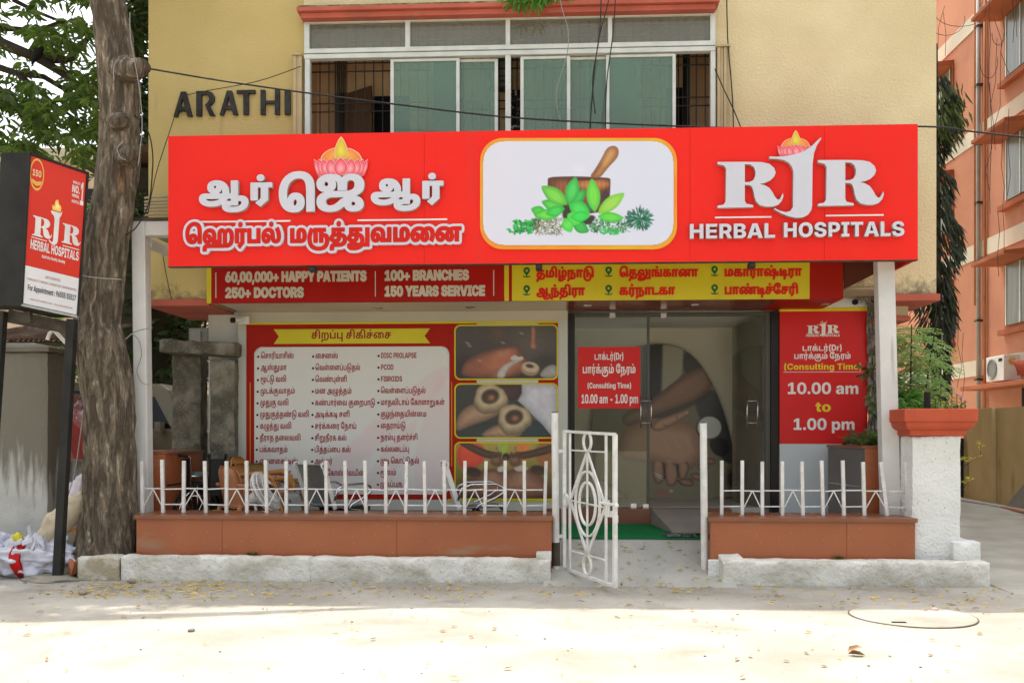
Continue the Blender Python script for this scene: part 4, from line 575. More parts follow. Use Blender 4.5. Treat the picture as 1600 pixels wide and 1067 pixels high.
177,118,1,-118,-135,0,1,291,137,0,1,-135,-15,0,16,27,72,32,59,0,46,0,64,-19,36,-37,1,-25,1,-134,-135,0,1,120,0,18,-36,20,-31,0,-22,0,-32,-9,-18,-18,1,105,
108,2,4,41,0,1,212,137,0,1,-212,12,109,234,-30,0,-42,20,1,14,0,14,42,19,31,0,32,0,40,-19,1,-14,0,-15,-40,-19,1,106,109,2,13,41,212,137,0,1,-223,0,-25,-38,
-31,-72,-15,-51,0,-41,0,1,52,25,0,24,0,20,11,1,12,12,109,234,-30,0,-42,20,1,14,0,14,42,19,31,0,32,0,40,-19,1,-14,0,-15,-40,-19,1,108,122,1,16,185,0,-74,
0,-70,28,1,32,1,231,137,0,1,-224,0,-9,16,-7,17,0,6,0,10,0,3,0,11,-49,-10,-1,-26,-1,1,109,365,1,42,41,0,1,212,129,0,5,-52,-7,0,10,19,40,25,54,12,29,0,48,
0,64,-29,13,-29,-13,0,10,19,42,26,58,13,35,0,42,0,62,-18,36,-33,1,-23,1,-142,-135,0,1,127,0,16,-34,17,-27,0,-18,0,-28,-8,-16,-16,1,-10,1,-126,-129,0,1,
128,0,15,-32,17,-27,0,-20,0,-28,-8,-16,-16,1,-12,1,-124,1,110,246,1,23,177,118,1,-118,-135,0,1,212,133,0,1,-56,-11,0,16,27,72,32,59,0,46,0,64,-19,36,-37,
1,-25,1,-134,-135,0,1,120,0,18,-36,20,-31,0,-22,0,-32,-9,-18,-18,1,111,242,2,16,243,-4,-66,0,-98,27,-54,49,1,34,0,32,54,50,98,28,67,0,66,0,98,-28,54,-50,
1,-32,0,-34,-54,-49,-98,-27,16,243,48,24,0,38,14,18,26,1,18,0,18,-18,25,-38,13,-23,0,-24,0,-38,-13,-20,-25,1,-18,0,-18,20,-26,38,-14,1,112,249,2,23,41,
-82,1,294,135,0,1,-32,5,0,10,10,34,16,46,9,31,0,50,0,80,-25,46,-50,1,-34,0,-35,-46,-49,-78,-26,-51,0,-30,0,-48,10,-32,16,-9,11,-1,0,1,-115,16,257,50,26,
0,36,13,18,26,1,17,0,17,-18,25,-36,14,-25,0,-26,0,-38,-14,-20,-25,1,-17,0,-17,20,-25,38,-14,1,114,162,1,20,41,0,1,212,133,0,1,-38,3,0,12,20,50,19,41,0,
10,0,18,0,11,-1,1,-57,-8,1,-32,1,-13,0,-24,0,-38,-11,-22,-20,1,-14,1,-112,1,115,222,1,44,225,-5,-56,0,-88,17,-54,31,-3,21,131,5,4,-13,36,-14,33,0,28,0,
32,10,1,8,0,7,-24,9,-25,2,-75,8,-62,5,-64,31,1,25,0,21,44,31,86,16,59,0,56,0,82,-16,50,-30,5,-20,-123,-5,-2,11,-36,14,-25,0,-26,0,-32,-10,1,-8,0,-7,22,
-9,25,-2,85,-8,64,-6,62,-28,1,-23,0,-22,-50,-33,-90,-18,1,116,155,2,4,291,212,1,-52,-281,0,1,52,16,73,266,137,0,1,-198,0,-9,16,-8,21,0,10,0,26,1,9,0,9,
-51,-16,-1,-44,-2,-19,0,-74,0,-70,31,1,30,1,117,246,1,23,189,-4,-46,0,-66,20,-36,37,1,25,1,134,137,0,1,-120,0,-19,36,-20,33,0,22,0,34,9,16,18,1,14,1,118,
137,0,1,-212,-129,0,-1,55,15,0,-18,-27,-70,-32,1,119,341,1,36,131,0,-125,212,143,0,33,-70,10,-22,20,-50,11,-27,-15,0,10,27,24,50,13,22,35,70,121,0,35,-70,
10,-22,24,-50,11,-27,-15,0,10,27,20,50,11,22,31,70,147,0,-127,-212,-139,0,-43,78,-8,11,-12,27,-12,27,-5,12,23,0,-6,-12,-12,-27,-12,-27,-5,-11,-45,-78,1,
121,237,1,27,49,-79,13,51,41,-1,20,-2,24,4,16,9,3,9,5,9,-161,212,145,0,63,-101,12,-20,20,-42,11,-22,-33,0,10,22,22,42,15,20,65,101,141,0,-179,-238,-12,
-18,-40,-26,-60,-12,-39,0,-24,0,-46,1,1,124,150,1,4,217,385,1,-479,-131,0,1,479,]
# ------------------------------------------------------------------ lettering
GL = {}
def _load():
    i = 0
    while i < len(GD):
        n = GD[i]; k = ''.join(chr(c) for c in GD[i+1:i+1+n]); adv, nc = GD[i+1+n], GD[i+2+n]; i += n+3; cs = []
        for _ in range(nc):
            m = GD[i]; i += 1; x = y = 0; c = []
            for _ in range(m):
                a, d = GD[i], GD[i+1]; i += 2
                x += a >> 1; y += d; c.append((x*2.5, y*2.5, a & 1))
            cs.append(c)
        GL[k] = (adv*2.5, cs)
_load()
def flatten(c, n=4):
    pts = []; m = len(c); q = []
    for i in range(m):
        x, y, on = c[i]; q.append((x, y, on)); x2, y2, on2 = c[(i+1) % m]
        if not on and not on2: q.append(((x+x2)/2, (y+y2)/2, 1))
    s = next(i for i, p in enumerate(q) if p[2]); q = q[s:]+q[:s]; m = len(q); i = 0
    while i < m:
        x, y, on = q[i]
        if on: pts.append((x, y)); i += 1
        else:
            x0, y0 = pts[-1]; x2, y2, _ = q[(i+1) % m]
            for k in range(1, n+1):
                t = k/n; pts.append(((1-t)**2*x0+2*t*(1-t)*x+t*t*x2, (1-t)**2*y0+2*t*(1-t)*y+t*t*y2))
            i += 2
    out = []
    for p in pts:
        if not out or abs(p[0]-out[-1][0])+abs(p[1]-out[-1][1]) > .5: out.append(p)
    if len(out) > 1 and abs(out[0][0]-out[-1][0])+abs(out[0][1]-out[-1][1]) < .6: out.pop()
    return out
def winding(polys, pts):
    pts = np.asarray(pts, float); w_ = np.zeros(len(pts), int)
    for c in polys:
        a = np.asarray(c, float); b = np.roll(a, -1, 0)
        for (x0, y0), (x1, y1) in zip(a, b):
            if y0 == y1: continue
            cr = (x1-x0)*(pts[:, 1]-y0)-(pts[:, 0]-x0)*(y1-y0)
            if y0 <= y1: w_ += ((y0 <= pts[:, 1]) & (pts[:, 1] < y1) & (cr > 0))
            else: w_ -= ((y1 <= pts[:, 1]) & (pts[:, 1] < y0) & (cr < 0))
    return w_
def fill(polys, evenodd=False):
    vs = []; es = []
    for c in polys:
        n = len(vs); vs += [Vector(p) for p in c]; es += [(n+i, n+(i+1) % len(c)) for i in range(len(c))]
    v, e, f, *_ = delaunay_2d_cdt(vs, es, [], 0, 1e-4)
    v = [(p.x, p.y) for p in v]; f = [tuple(t) for t in f]
    if not f: return v, [], []
    cen = [(sum(v[i][0] for i in t)/3, sum(v[i][1] for i in t)/3) for t in f]
    wn = winding(polys, cen); keep = [t for t, k in zip(f, wn) if (k % 2 if evenodd else k)]
    ec = {}
    for t in keep:
        for a, b in zip(t, t[1:]+t[:1]): ec[(a, b)] = 1
    bd = [(a, b) for (a, b) in ec if (b, a) not in ec]
    return v, keep, bd
_fc = {}
def glyph(k):
    if k not in _fc: _fc[k] = fill([flatten(c) for c in GL[k][1] if len(c) > 2])
    return _fc[k]
def shape(s, pre=''):
    out = []; i = 0
    while i < len(s):
        c = s[i]; j = i+1
        if 0x0B95 <= ord(c) <= 0x0BB9:
            base = c
            for n in (3, 2, 1):
                if s[i:i+n] in GL: base = s[i:i+n]; j = i+n; break
            if j < len(s) and s[j] in 'ெேைொோ':
                v = s[j]; j += 1
                out.append({'ொ': 'ெ', 'ோ': 'ே'}.get(v, v)); out.append(base)
                if v in 'ொோ': out.append('ா')
            else: out.append(base)
        else: out.append(c)
        i = j
    return [pre+k if pre+k in GL else k for k in out]
def layout(s, pre='', track=0, space=260):
    x = 0; r = []
    for k in shape(s, pre):
        if k == ' ': x += space; continue
        if k not in GL: continue
        r.append((k, x)); x += GL[k][0]+track
    return r, x-track
def textgeo(s, pre='', track=0, space=260):
    """2d verts (font units), tris, boundary edges, ink x-range"""
    r, adv = layout(s, pre, track, space); V = []; F = []; B = []
    for k, x in r:
        v, f, b = glyph(k); n = len(V); V += [(p[0]+x, p[1]) for p in v]
        F += [tuple(i+n for i in t) for t in f]; B += [(a+n, c+n) for a, c in b]
    us = sorted({i for t in F for i in t}); mp = {o: i for i, o in enumerate(us)}
    V = [V[i] for i in us]; F = [tuple(mp[i] for i in t) for t in F]; B = [(mp[a], mp[b]) for a, b in B]
    xs = [p[0] for p in V]; return V, F, B, min(xs), max(xs)
HT = max(p[1] for p in glyph('ப')[0]); HL = max(p[1] for p in glyph('H')[0])
def shape2mesh(V, F, B, fn, d0, d1=None):
    """fn(x,y,d)->3d ; flat at d0, or solid between d0 (front) and d1 (back)"""
    vs = [fn(x, y, d0) for x, y in V]; fs = [tuple(t) for t in F]
    if d1 is not None:
        n = len(vs); vs = vs+[fn(x, y, d1) for x, y in V]
        fs = fs+[(b, a, a+n, b+n) for a, b in B]
    return vs, fs
def planeY(Y): return lambda x, z, d: Vector((x, Y-d, z))
class Acc:
    def __init__(s): s.mb = MB()
    def text(s, t, x0, x1, yb, h, Y, d=.003, back=None, pre='', lat=None, center=False, shear=0, track=0, space=260):
        """x0,x1 = px of ink ends (x1 None = natural width), yb baseline px, h body height px, on plane Y"""
        V, F, B, a, b = textgeo(t, pre, track, space)
        tam = any(ord(c) >= 0xB80 for c in t) if lat is None else not lat
        xm = (x0+(x1 if x1 else x0))/2
        k = Y/(FPX*ct+(xm-800)*st)
        sy = h*k/(HT if tam else HL); X0 = PX(x0, Y)
        if x1 is None: sx = sy
        else: sx = (PX(x1, Y)-X0)/(b-a)
        Z0 = PZ(yb, Y, xm)
        if center: X0 -= (b-a)*sx/2
        fn = lambda x, y, dd: Vector((X0+(x-a)*sx+shear*y*sy, Y-dd, Z0+y*sy))
        s.mb.add(*shape2mesh(V, F, B, fn, d, back)); return s
    def build(s, name, m, parent, label=None): return s.mb.build(name, m, parent, label=label)
def fatline(t, x0, x1, yb, h, Y, r_, m, parent, d=.004):
    V, F, B, a, b = textgeo(t); X0, X1 = PX(x0, Y)+r_, PX(x1, Y)-r_; sx = (X1-X0)/(b-a); xm = (x0+x1)/2; k = Y/(FPX*ct+(xm-800)*st); sy = h*k/(HT if any(ord(c) >= 0xB80 for c in t) else HL); Z0 = PZ(yb, Y, xm)
    hv, hf, hb = halo([[(X0+(x-a)*sx, Z0+y*sy) for x, y in c] for c in text_polys(t)], r_, .0026); mb = MB(); mb.add(*shape2mesh(hv, hf, hb, lambda x, z, dd: Vector((x, Y-dd, z)), d)); return mb.build('lettering', m, parent)
def poly_part(name, polys, fn, m, parent, d0, d1=None, evenodd=True):
    V, F, B = fill(polys, evenodd); mb = MB(); mb.add(*shape2mesh(V, F, B, fn, d0, d1)); return mb.build(name, m, parent)
def pxfn(Y, ox, oz, sc):
    """crop coordinates -> facade plane"""
    def f(x, y, d):
        p = P(ox+x/sc, oz+y/sc, Y); return Vector((p.x, Y-d, p.z))
    return f
def flip(poly): return [(x, y) for x, y in reversed(poly)]
def rrect(x0, x1, y0, y1, r, n=7):
    pts = []
    for cx, cy, a0 in ((x1-r, y1-r, 0), (x0+r, y1-r, 90), (x0+r, y0+r, 180), (x1-r, y0+r, 270)):
        for i in range(n+1):
            a = R(a0+90*i/n); pts.append((cx+r*math.cos(a), cy+r*math.sin(a)))
    return pts
def smooth_poly(p, it=2):
    for _ in range(it):
        q = []
        for a, b in zip(p, p[1:]+p[:1]):
            q += [(a[0]*.75+b[0]*.25, a[1]*.75+b[1]*.25), (a[0]*.25+b[0]*.75, a[1]*.25+b[1]*.75)]
        p = q
    return p
def halo(polys, r, step):
    """outline plate: area within r of the ink, as marching-squares polygons; returns V,F,B"""
    A = np.concatenate([np.asarray(c, float) for c in polys]); Bq = np.concatenate([np.roll(np.asarray(c, float), -1, 0) for c in polys])
    x0, y0 = A.min(0)-r-2*step; x1, y1 = A.max(0)+r+2*step
    nx, ny = int((x1-x0)/step)+1, int((y1-y0)/step)+1
    gx = x0+np.arange(nx)*step; gy = y0+np.arange(ny)*step; D = np.full((ny, nx), 1e9)
    for (ax, ay), (bx, by) in zip(A, Bq):
        i0 = max(0, int((min(ax, bx)-r*1.6-x0)/step)); i1 = min(nx, int((max(ax, bx)+r*1.6-x0)/step)+2)
        j0 = max(0, int((min(ay, by)-r*1.6-y0)/step)); j1 = min(ny, int((max(ay, by)+r*1.6-y0)/step)+2)
        X, Yy = np.meshgrid(gx[i0:i1], gy[j0:j1]); dx, dy = bx-ax, by-ay; L2 = dx*dx+dy*dy+1e-9
        t = np.clip(((X-ax)*dx+(Yy-ay)*dy)/L2, 0, 1)
        D[j0:j1, i0:i1] = np.minimum(D[j0:j1, i0:i1], np.hypot(X-ax-t*dx, Yy-ay-t*dy))
    X, Yy = np.meshgrid(gx, gy); ins = winding(polys, np.c_[X.ravel(), Yy.ravel()]).reshape(ny, nx) != 0
    f = r-D; f[ins] = r
    V = []; F = []; B = []; idx = {}
    def vid(key, p):
        if key not in idx: idx[key] = len(V); V.append(p)
        return idx[key]
    for j in range(ny-1):
        for i in range(nx-1):
            c = [(i, j), (i+1, j), (i+1, j+1), (i, j+1)]; v = [f[q[1], q[0]] for q in c]
            if max(v) <= 0: continue
            pl = []; kinds = []
            for k in range(4):
                a, b = c[k], c[(k+1) % 4]; va, vb = v[k], v[(k+1) % 4]
                if va > 0: pl.append(vid(a, (gx[a[0]], gy[a[1]]))); kinds.append(0)
                if (va > 0) != (vb > 0):
                    t = va/(va-vb); key = (min(a, b), max(a, b))
                    pl.append(vid(key, (gx[a[0]]+(gx[b[0]]-gx[a[0]])*t, gy[a[1]]+(gy[b[1]]-gy[a[1]])*t))); kinds.append(1)
            F.append(tuple(pl))
            n = len(pl)
            for k in range(n):
                if kinds[k] and kinds[(k+1) % n]: B.append((pl[k], pl[(k+1) % n]))
    return V, F, B
def text_polys(s, pre=''):
    r, adv = layout(s, pre); out = []
    for k, x in r:
        for c in GL[k][1]:
            if len(c) > 2: out.append([(p[0]+x, p[1]) for p in flatten(c)])
    return out
# ------------------------------------------------------------------ printed pictures (colour per vertex)
class Canvas:
    def __init__(s, x0, x1, y0, y1, nx, ny, bgc):
        s.x = np.linspace(x0, x1, nx); s.y = np.linspace(y0, y1, ny); s.X, s.Y = np.meshgrid(s.x, s.y)
        s.c = np.ones((ny, nx, 3))*np.array(S(*bgc)); s.px = (x1-x0)/nx
    def blend(s, a, col):
        c = np.array(S(*col)) if not isinstance(col, np.ndarray) else col
        s.c = s.c*(1-a[..., None])+c*a[..., None]; return s
    def grad(s, c0, c1, vert=True):
        t = ((s.Y-s.y[0])/(s.y[-1]-s.y[0]) if vert else (s.X-s.x[0])/(s.x[-1]-s.x[0]))[..., None]
        s.c = np.array(S(*c0))*(1-t)+np.array(S(*c1))*t; return s
    def sd(s, poly):
        a = np.asarray(poly, float); b = np.roll(a, -1, 0); D = np.full(s.X.shape, 1e9)
        for (ax, ay), (bx, by) in zip(a, b):
            dx, dy = bx-ax, by-ay; L2 = dx*dx+dy*dy+1e-9; t = np.clip(((s.X-ax)*dx+(s.Y-ay)*dy)/L2, 0, 1)
            D = np.minimum(D, np.hypot(s.X-ax-t*dx, s.Y-ay-t*dy))
        ins = winding([poly], np.c_[s.X.ravel(), s.Y.ravel()]).reshape(s.X.shape) != 0
        return np.where(ins, D, -D)
    def poly(s, poly, col, soft=None, col2=None, grade=0, sm=2, alpha=1):
        if sm: poly = smooth_poly(poly, sm)
        d = s.sd(poly); w_ = soft or s.px; a = np.clip(d/w_+.5, 0, 1)*alpha
        if col2 is not None:
            t = np.clip(d/max(grade, 1e-6), 0, 1)[..., None]; c = np.array(S(*col))*(1-t)+np.array(S(*col2))*t
            return s.blend(a, c)
        return s.blend(a, col)
    def ell(s, cx, cy, rx, ry, col, rot=0, soft=.1, alpha=1):
        c_, s_ = math.cos(R(rot)), math.sin(R(rot)); dx, dy = s.X-cx, s.Y-cy
        u = (dx*c_+dy*s_)/rx; v = (-dx*s_+dy*c_)/ry; d = 1-np.hypot(u, v)
        return s.blend(np.clip(d/soft, 0, 1)*alpha, col)
    def noise(s, amp, scale, seed=0):
        n = np.array([[mnoise.noise(Vector((x/scale, y/scale, seed))) for x in s.x] for y in s.y]); s.c *= (1+amp*n[..., None]); return s
    def mesh(s, name, fn, parent, d=.003, clip=None):
        ny, nx = s.X.shape; vs = [fn(x, y, d) for y in s.y for x in s.x]
        keep = None
        if clip is not None: keep = s.sd(clip) > -s.px*.2
        fs = [(j*nx+i, (j+1)*nx+i, (j+1)*nx+i+1, j*nx+i+1) for j in range(ny-1) for i in range(nx-1)
              if keep is None or (keep[j, i] and keep[j+1, i+1] and keep[j+1, i] and keep[j, i+1])]
        return link_mesh(name, vs, fs, M['print'], parent, cols=np.clip(s.c, 0, 1).reshape(-1, 3))
class Fan:
    """little coloured petals and leaves, each a shallow layered shape; fn(x,y,d)"""
    def __init__(s): s.v = []; s.f = []; s.c = []
    def add(s, poly, fn, d, cc, ce, center=None, thick=None):
        n = len(s.v); m = len(poly)
        cx = center or (sum(p[0] for p in poly)/m, sum(p[1] for p in poly)/m)
        mid = [((p[0]*.55+cx[0]*.45), (p[1]*.55+cx[1]*.45)) for p in poly]
        s.v += [fn(*cx, d)]+[fn(*p, d) for p in mid]+[fn(*p, d) for p in poly]
        cm = tuple(a*.45+b*.55 for a, b in zip(S(*cc), S(*ce)))
        s.c += [S(*cc)]+[cm]*m+[S(*ce)]*m
        s.f += [(n, n+1+i, n+1+(i+1) % m) for i in range(m)]+[(n+1+i, n+1+m+i, n+1+m+(i+1) % m, n+1+(i+1) % m) for i in range(m)]
        if thick is not None:
            k = len(s.v); s.v += [fn(*p, thick) for p in poly]; s.c += [tuple(.6*q for q in S(*ce))]*m
            s.f += [(n+1+m+i, k+i, k+(i+1) % m, n+1+m+(i+1) % m) for i in range(m)]
    def build(s, name, parent): return link_mesh(name, s.v, s.f, M['print'], parent, cols=s.c)
def petal(cx, by, w_, h, lean=0, n=9, tip=.12):
    """petal polygon in y-down crop coords: base centre (cx,by), leaning sideways at the tip"""
    pts = []
    for i in range(2*n):
        t = i/n
        if t <= 1: u = t; sgn = -1
        else: u = 2-t; sgn = 1
        wd = w_/2*math.sin(math.pi*min(1, u*.93+.07))**.75*(1 if u < .5 else (1-(u-.5)*.3))
        pts.append((cx+lean*u*u+sgn*wd, by-h*u))
    return pts
# ------------------------------------------------------------------ ground
def grid_ground(name, x0, x1, y0, y1, nx, ny, zf, m, kind='structure'):
    xs = np.linspace(x0, x1, nx); ys = np.linspace(y0, y1, ny) if not isinstance(y0, (list, tuple)) else y0
    vs = [(x, y, zf(x, y)) for y in ys for x in xs]; ny = len(ys)
    fs = [(j*nx+i, j*nx+i+1, (j+1)*nx+i+1, (j+1)*nx+i) for j in range(ny-1) for i in range(nx-1)]
    o = link_mesh(name, vs, fs, m, None, True); o["kind"] = kind; return o
g = MB(); g.quad((-150, -60, -.012), (150, -60, -.012), (150, 260, -.012), (-150, 260, -.012))
o = g.build('ground', mat('dusty_earth', (.33, .29, .22), .95, col2=(.26, .23, .17), ns=.3), base=(0, 0, 0)); o["kind"] = 'structure'
def zroad(x, y): return .0045*fbm(x*1.3, y*1.3, 0, 4)+.003*fbm(x*6, y*6, 3, 3)
grid_ground('road', -9, 9, 2.5, 9.3, 150, 70, zroad, M['road'])
PROF = [(8.25, -.006), (8.44, .022), (8.72, .10), (9.15, .315), (9.6, .34), (10.35, .36)]
def zcourt(y):
    for (a, b), (c, d) in zip(PROF, PROF[1:]):
        if y <= c: return b+(d-b)*max(0, (y-a))/(c-a)
    return PROF[-1][1]
grid_ground('forecourt', PX(850, 8.7), PX(1140, 8.7), list(np.linspace(8.25, 10.34, 30)), None, 30, 30, lambda x, y: zcourt(y)+.004*fbm(x*3, y*3, 5, 4), M['floor'])
g = MB(); g.box(-4.35, PX(850, 8.7)-.002, 9.2, 10.34, .05, .20); g.box(PX(1140, 8.7)+.002, 3.7, 9.2, 10.34, .1, .36); g.box(-12, 3.7, 10.345, 24, .05, .34)
o = g.build('courtyard_floor', M['floor']); o["kind"] = 'structure'
g = MB()
def zalley(x, y): return -.004+.26*min(1, max(0, (y-8.2)/6))+.005*fbm(x*2, y*2, 1, 3)
grid_ground('driveway', 3.72, 7.6, list(np.linspace(8.0, 24, 40)), None, 24, 40, zalley, M['floor'])
# ------------------------------------------------------------------ building
YF = 9.6; YG = 10.3
XL, XR = PX(232, YF), PX(1463, YF); ZU = 2.675; HT1 = 6.45
BD = thing('apartment_building', 'yellow plastered apartment block whose upper floor juts out over the red hospital front', 'building', (0, YF, 0))
OX0, OX1 = PX(475, YF), PX(1118, YF); OZ0, OZ1 = PZ(238, YF), PZ(14, YF)
b = MB(); t = .25
b.box(XL, OX0, YF, YF+t, ZU, HT1); b.box(OX0, OX1, YF, YF+t, ZU+.09, OZ0)
b.box(XL, XL+.2, YF+t, 13, ZU, HT1)
b.box(XL+.2, XR-.2, 12.8, 13, ZU, HT1)
b.box(XL, XR, 13.0, 14.6, ZU, 12.0); b.box(XL, XR, 14.6, 24, ZU, 18)  # unseen rear blocks, raised to shade the driveway and the orange block
b.build('wall', M['yellow'], BD)
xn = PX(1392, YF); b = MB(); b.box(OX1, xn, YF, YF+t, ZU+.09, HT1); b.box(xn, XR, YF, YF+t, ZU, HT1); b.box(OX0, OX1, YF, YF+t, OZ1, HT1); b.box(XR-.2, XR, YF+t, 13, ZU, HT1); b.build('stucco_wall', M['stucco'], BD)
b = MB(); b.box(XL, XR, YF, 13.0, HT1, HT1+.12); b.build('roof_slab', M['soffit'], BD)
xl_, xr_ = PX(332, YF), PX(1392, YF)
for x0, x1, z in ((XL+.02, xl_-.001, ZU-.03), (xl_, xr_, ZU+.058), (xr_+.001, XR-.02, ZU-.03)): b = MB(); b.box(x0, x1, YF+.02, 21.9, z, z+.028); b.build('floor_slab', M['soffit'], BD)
# red oxide slab edges at the foot of the jutting floor
zb2 = ZU-.16
for x0, x1 in ((XL-.03, PX(328, YF)), (PX(1394, YF), XR+.03)): b = MB(); b.box(x0, x1, YF-.025, YF+1.2, ZU-.06, ZU+.008); b.build('slab_edge', M['redtrim'], BD, bevel=.006)
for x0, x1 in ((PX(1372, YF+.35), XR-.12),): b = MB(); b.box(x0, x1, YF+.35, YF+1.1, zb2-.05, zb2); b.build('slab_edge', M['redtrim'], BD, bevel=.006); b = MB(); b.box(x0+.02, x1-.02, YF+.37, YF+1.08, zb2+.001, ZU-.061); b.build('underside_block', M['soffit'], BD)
# ground floor shell (hall behind the glass is hollow)
gx0, gx1 = PX(335, 10.5), PX(1356, YG); dx0, dx1 = PX(888, YG), PX(1217, YG)
b = MB(); b.box(gx0, dx0, YG+.02, 16, .34, ZU+.056); b.box(dx1, gx1, YG+.02, 16, .34, ZU+.056)
b.build('ground_floor_wall', M['whitewall'], BD)
b = MB(); b.box(dx0, dx1, 12.0, 12.6, .34, ZU+.056); b.build('hall_wall', mat('hall_paint', (.78, .74, .60), .7, ns=1), BD); b = MB(); b.box(dx0, dx0+.01, 10.4, 11.99, .54, ZU-.04); b.box(dx1-.01, dx1, 10.4, 11.99, .54, ZU-.04); b.box(dx0+.011, dx1-.011, 10.4, 11.99, ZU-.045, ZU-.034); b.build('hall_lining', mat('hall_white', (.82, .80, .72), .6, ns=1), BD)
b = MB(); b.box(dx0, dx1, 10.36, 12.4, .36, .531); b.build('hall_floor', M['tile'], BD)
b = MB(); b.box(PX(850, YG), PX(1140, YG), 10.16, 10.36, .345, .527); b.build('step', M['step'], BD, bevel=.006)
b = MB(); b.box(gx0+.2, dx0-.05, YG-.02, YG+.018, .345, .52); b.box(dx1+.02, gx1, YG-.02, YG+.018, .345, .50); b.build('plinth', M['blackframe'], BD)
# balcony room behind the glazing
b = MB(); ry = 10.5
b.box(OX0-.1, OX1+.1, ry, ry+.1, 3.4, 6.1); b.box(OX0-.2, OX0-.1, YF+t, ry, 3.4, 6.1); b.box(OX1+.1, OX1+.2, YF+t, ry, 3.4, 6.1)
b.box(OX0-.1, OX1+.1, YF+t, ry, 6.0, 6.1); b.box(OX0-.1, OX1+.1, YF+t, ry, 3.4, 3.5)
b.build('balcony_room', M['peach'], BD)
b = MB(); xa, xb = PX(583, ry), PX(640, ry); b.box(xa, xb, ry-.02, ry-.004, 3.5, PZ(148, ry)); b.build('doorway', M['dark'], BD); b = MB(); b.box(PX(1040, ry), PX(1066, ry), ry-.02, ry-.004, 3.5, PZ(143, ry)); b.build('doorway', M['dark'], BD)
b = MB(); yy = 10.3
pts = [P(525, 240, yy), P(525, 146, yy), P(546, 145, yy), P(580, 134, yy), P(582, 240, yy)]
b.prism([(p.x, p.z) for p in pts], lambda x, z: (x, yy, z), lambda x, z: (x, yy+.04, z)); b.build('door_leaf', M['wood'], BD)
# lintel band
b = MB(); x0, x1 = PX(472, YF-.1), PX(1117.5, YF-.1)
b.box(x0, x1, YF-.16, YF, PZ(21.5, YF-.16), PZ(13, YF-.16)); b.box(x0-.03, x1+.03, YF-.2, YF, PZ(13, YF-.16)+.002, PZ(6, YF-.16)); b.build('lintel_band', M['redtrim'], BD, bevel=.008)
b = MB(); b.box(x0-.02, x1+.02, YF-.18, YF-.002, PZ(6, YF-.16)+.001, PZ(6, YF-.16)+.02); b.build('lintel_top', M['lintelstain'], BD)
# glazing
YW = YF-.06
W = MB()
def fr(m_, x0, x1, y0, y1, yf=YW, dp=.07):
    a = P(x0, y1, yf); c = P(x1, y0, yf); m_.box(a.x, c.x, yf, yf+dp, a.z, c.z)
zt = lambda y: PZ(y, YW)
def vz(m_, px0, px1, ytop, ybot, yf, dp): # vertical bar with level ends
    m_.box(PX(px0, yf), PX(px1, yf), yf, yf+dp, zt(ybot), zt(ytop))
def hz(m_, px0, px1, ytop, ybot, yf, dp): m_.box(PX(px0, yf), PX(px1, yf), yf, yf+dp, zt(ybot), zt(ytop))
hz(W, 475, 1118, 22, 29.5, YW, .08); hz(W, 475, 1118, 70, 77, YW, .08); hz(W, 475, 1118, 79, 86, YW-.003, .08)
for a, c in ((475, 483), (633, 640.5), (790, 797), (950, 956.5), (1110, 1118)): vz(W, a, c, 29.6, 69.9, YW+.004, .07)
for a, c in ((476, 484), (789.5, 798), (1110.5, 1118)): vz(W, a, c, 86.1, 240, YW+.004, .07)
WIN = W.build('window', M['alu'], BD, bevel=.004)
W = MB()
for a, c in ((483, 633), (640.5, 790), (797, 950), (956.5, 1110)): hz(W, a, c, 29.6, 69.8, YW+.035, .006)
W.build('transom_pane', M['panegrey'], WIN)
def sash(x0, x1, yf):
    f = MB(); wd = 5.2
    vz(f, x0, x0+wd, 88, 240, yf, .03); vz(f, x1-wd, x1, 88, 240, yf, .03); hz(f, x0+wd, x1-wd, 88, 92, yf, .03)
    s_ = f.build('sash', M['alu'], WIN, bevel=.003)
    g_ = MB(); hz(g_, x0+wd, x1-wd, 92, 240, yf+.012, .006); g_.build('pane', M['pane'], WIN)
for x0, x1, yf in ((610, 718, YW+.02), (671, 778, YW+.06), (813, 891, YW+.02), (886, 952, YW+.06), (915, 1000, YW+.10), (947, 1056, YW+.02)): sash(x0, x1, yf)
# grille of iron rods behind the glass
gr = MB(); yg = YF+.19
for px in np.arange(486, 1115, 14): x = PX(px, yg); gr.tube([(x, yg, OZ0), (x, yg, OZ1)], .006, 6)
for py in (45, 62, 95, 108, 158, 171): z = PZ(py, yg); gr.tube([(OX0, yg-.01, z), (OX1, yg-.01, z)], .007, 6)
for k in range(6):
    y_ = YF+.3+k*.09; 
    for xx in (OX0+.25, OX1-.22): gr.tube([(xx, y_, 3.5), (xx, y_, 6)], .008, 6)
gr.build('grille', M['iron'], BD)
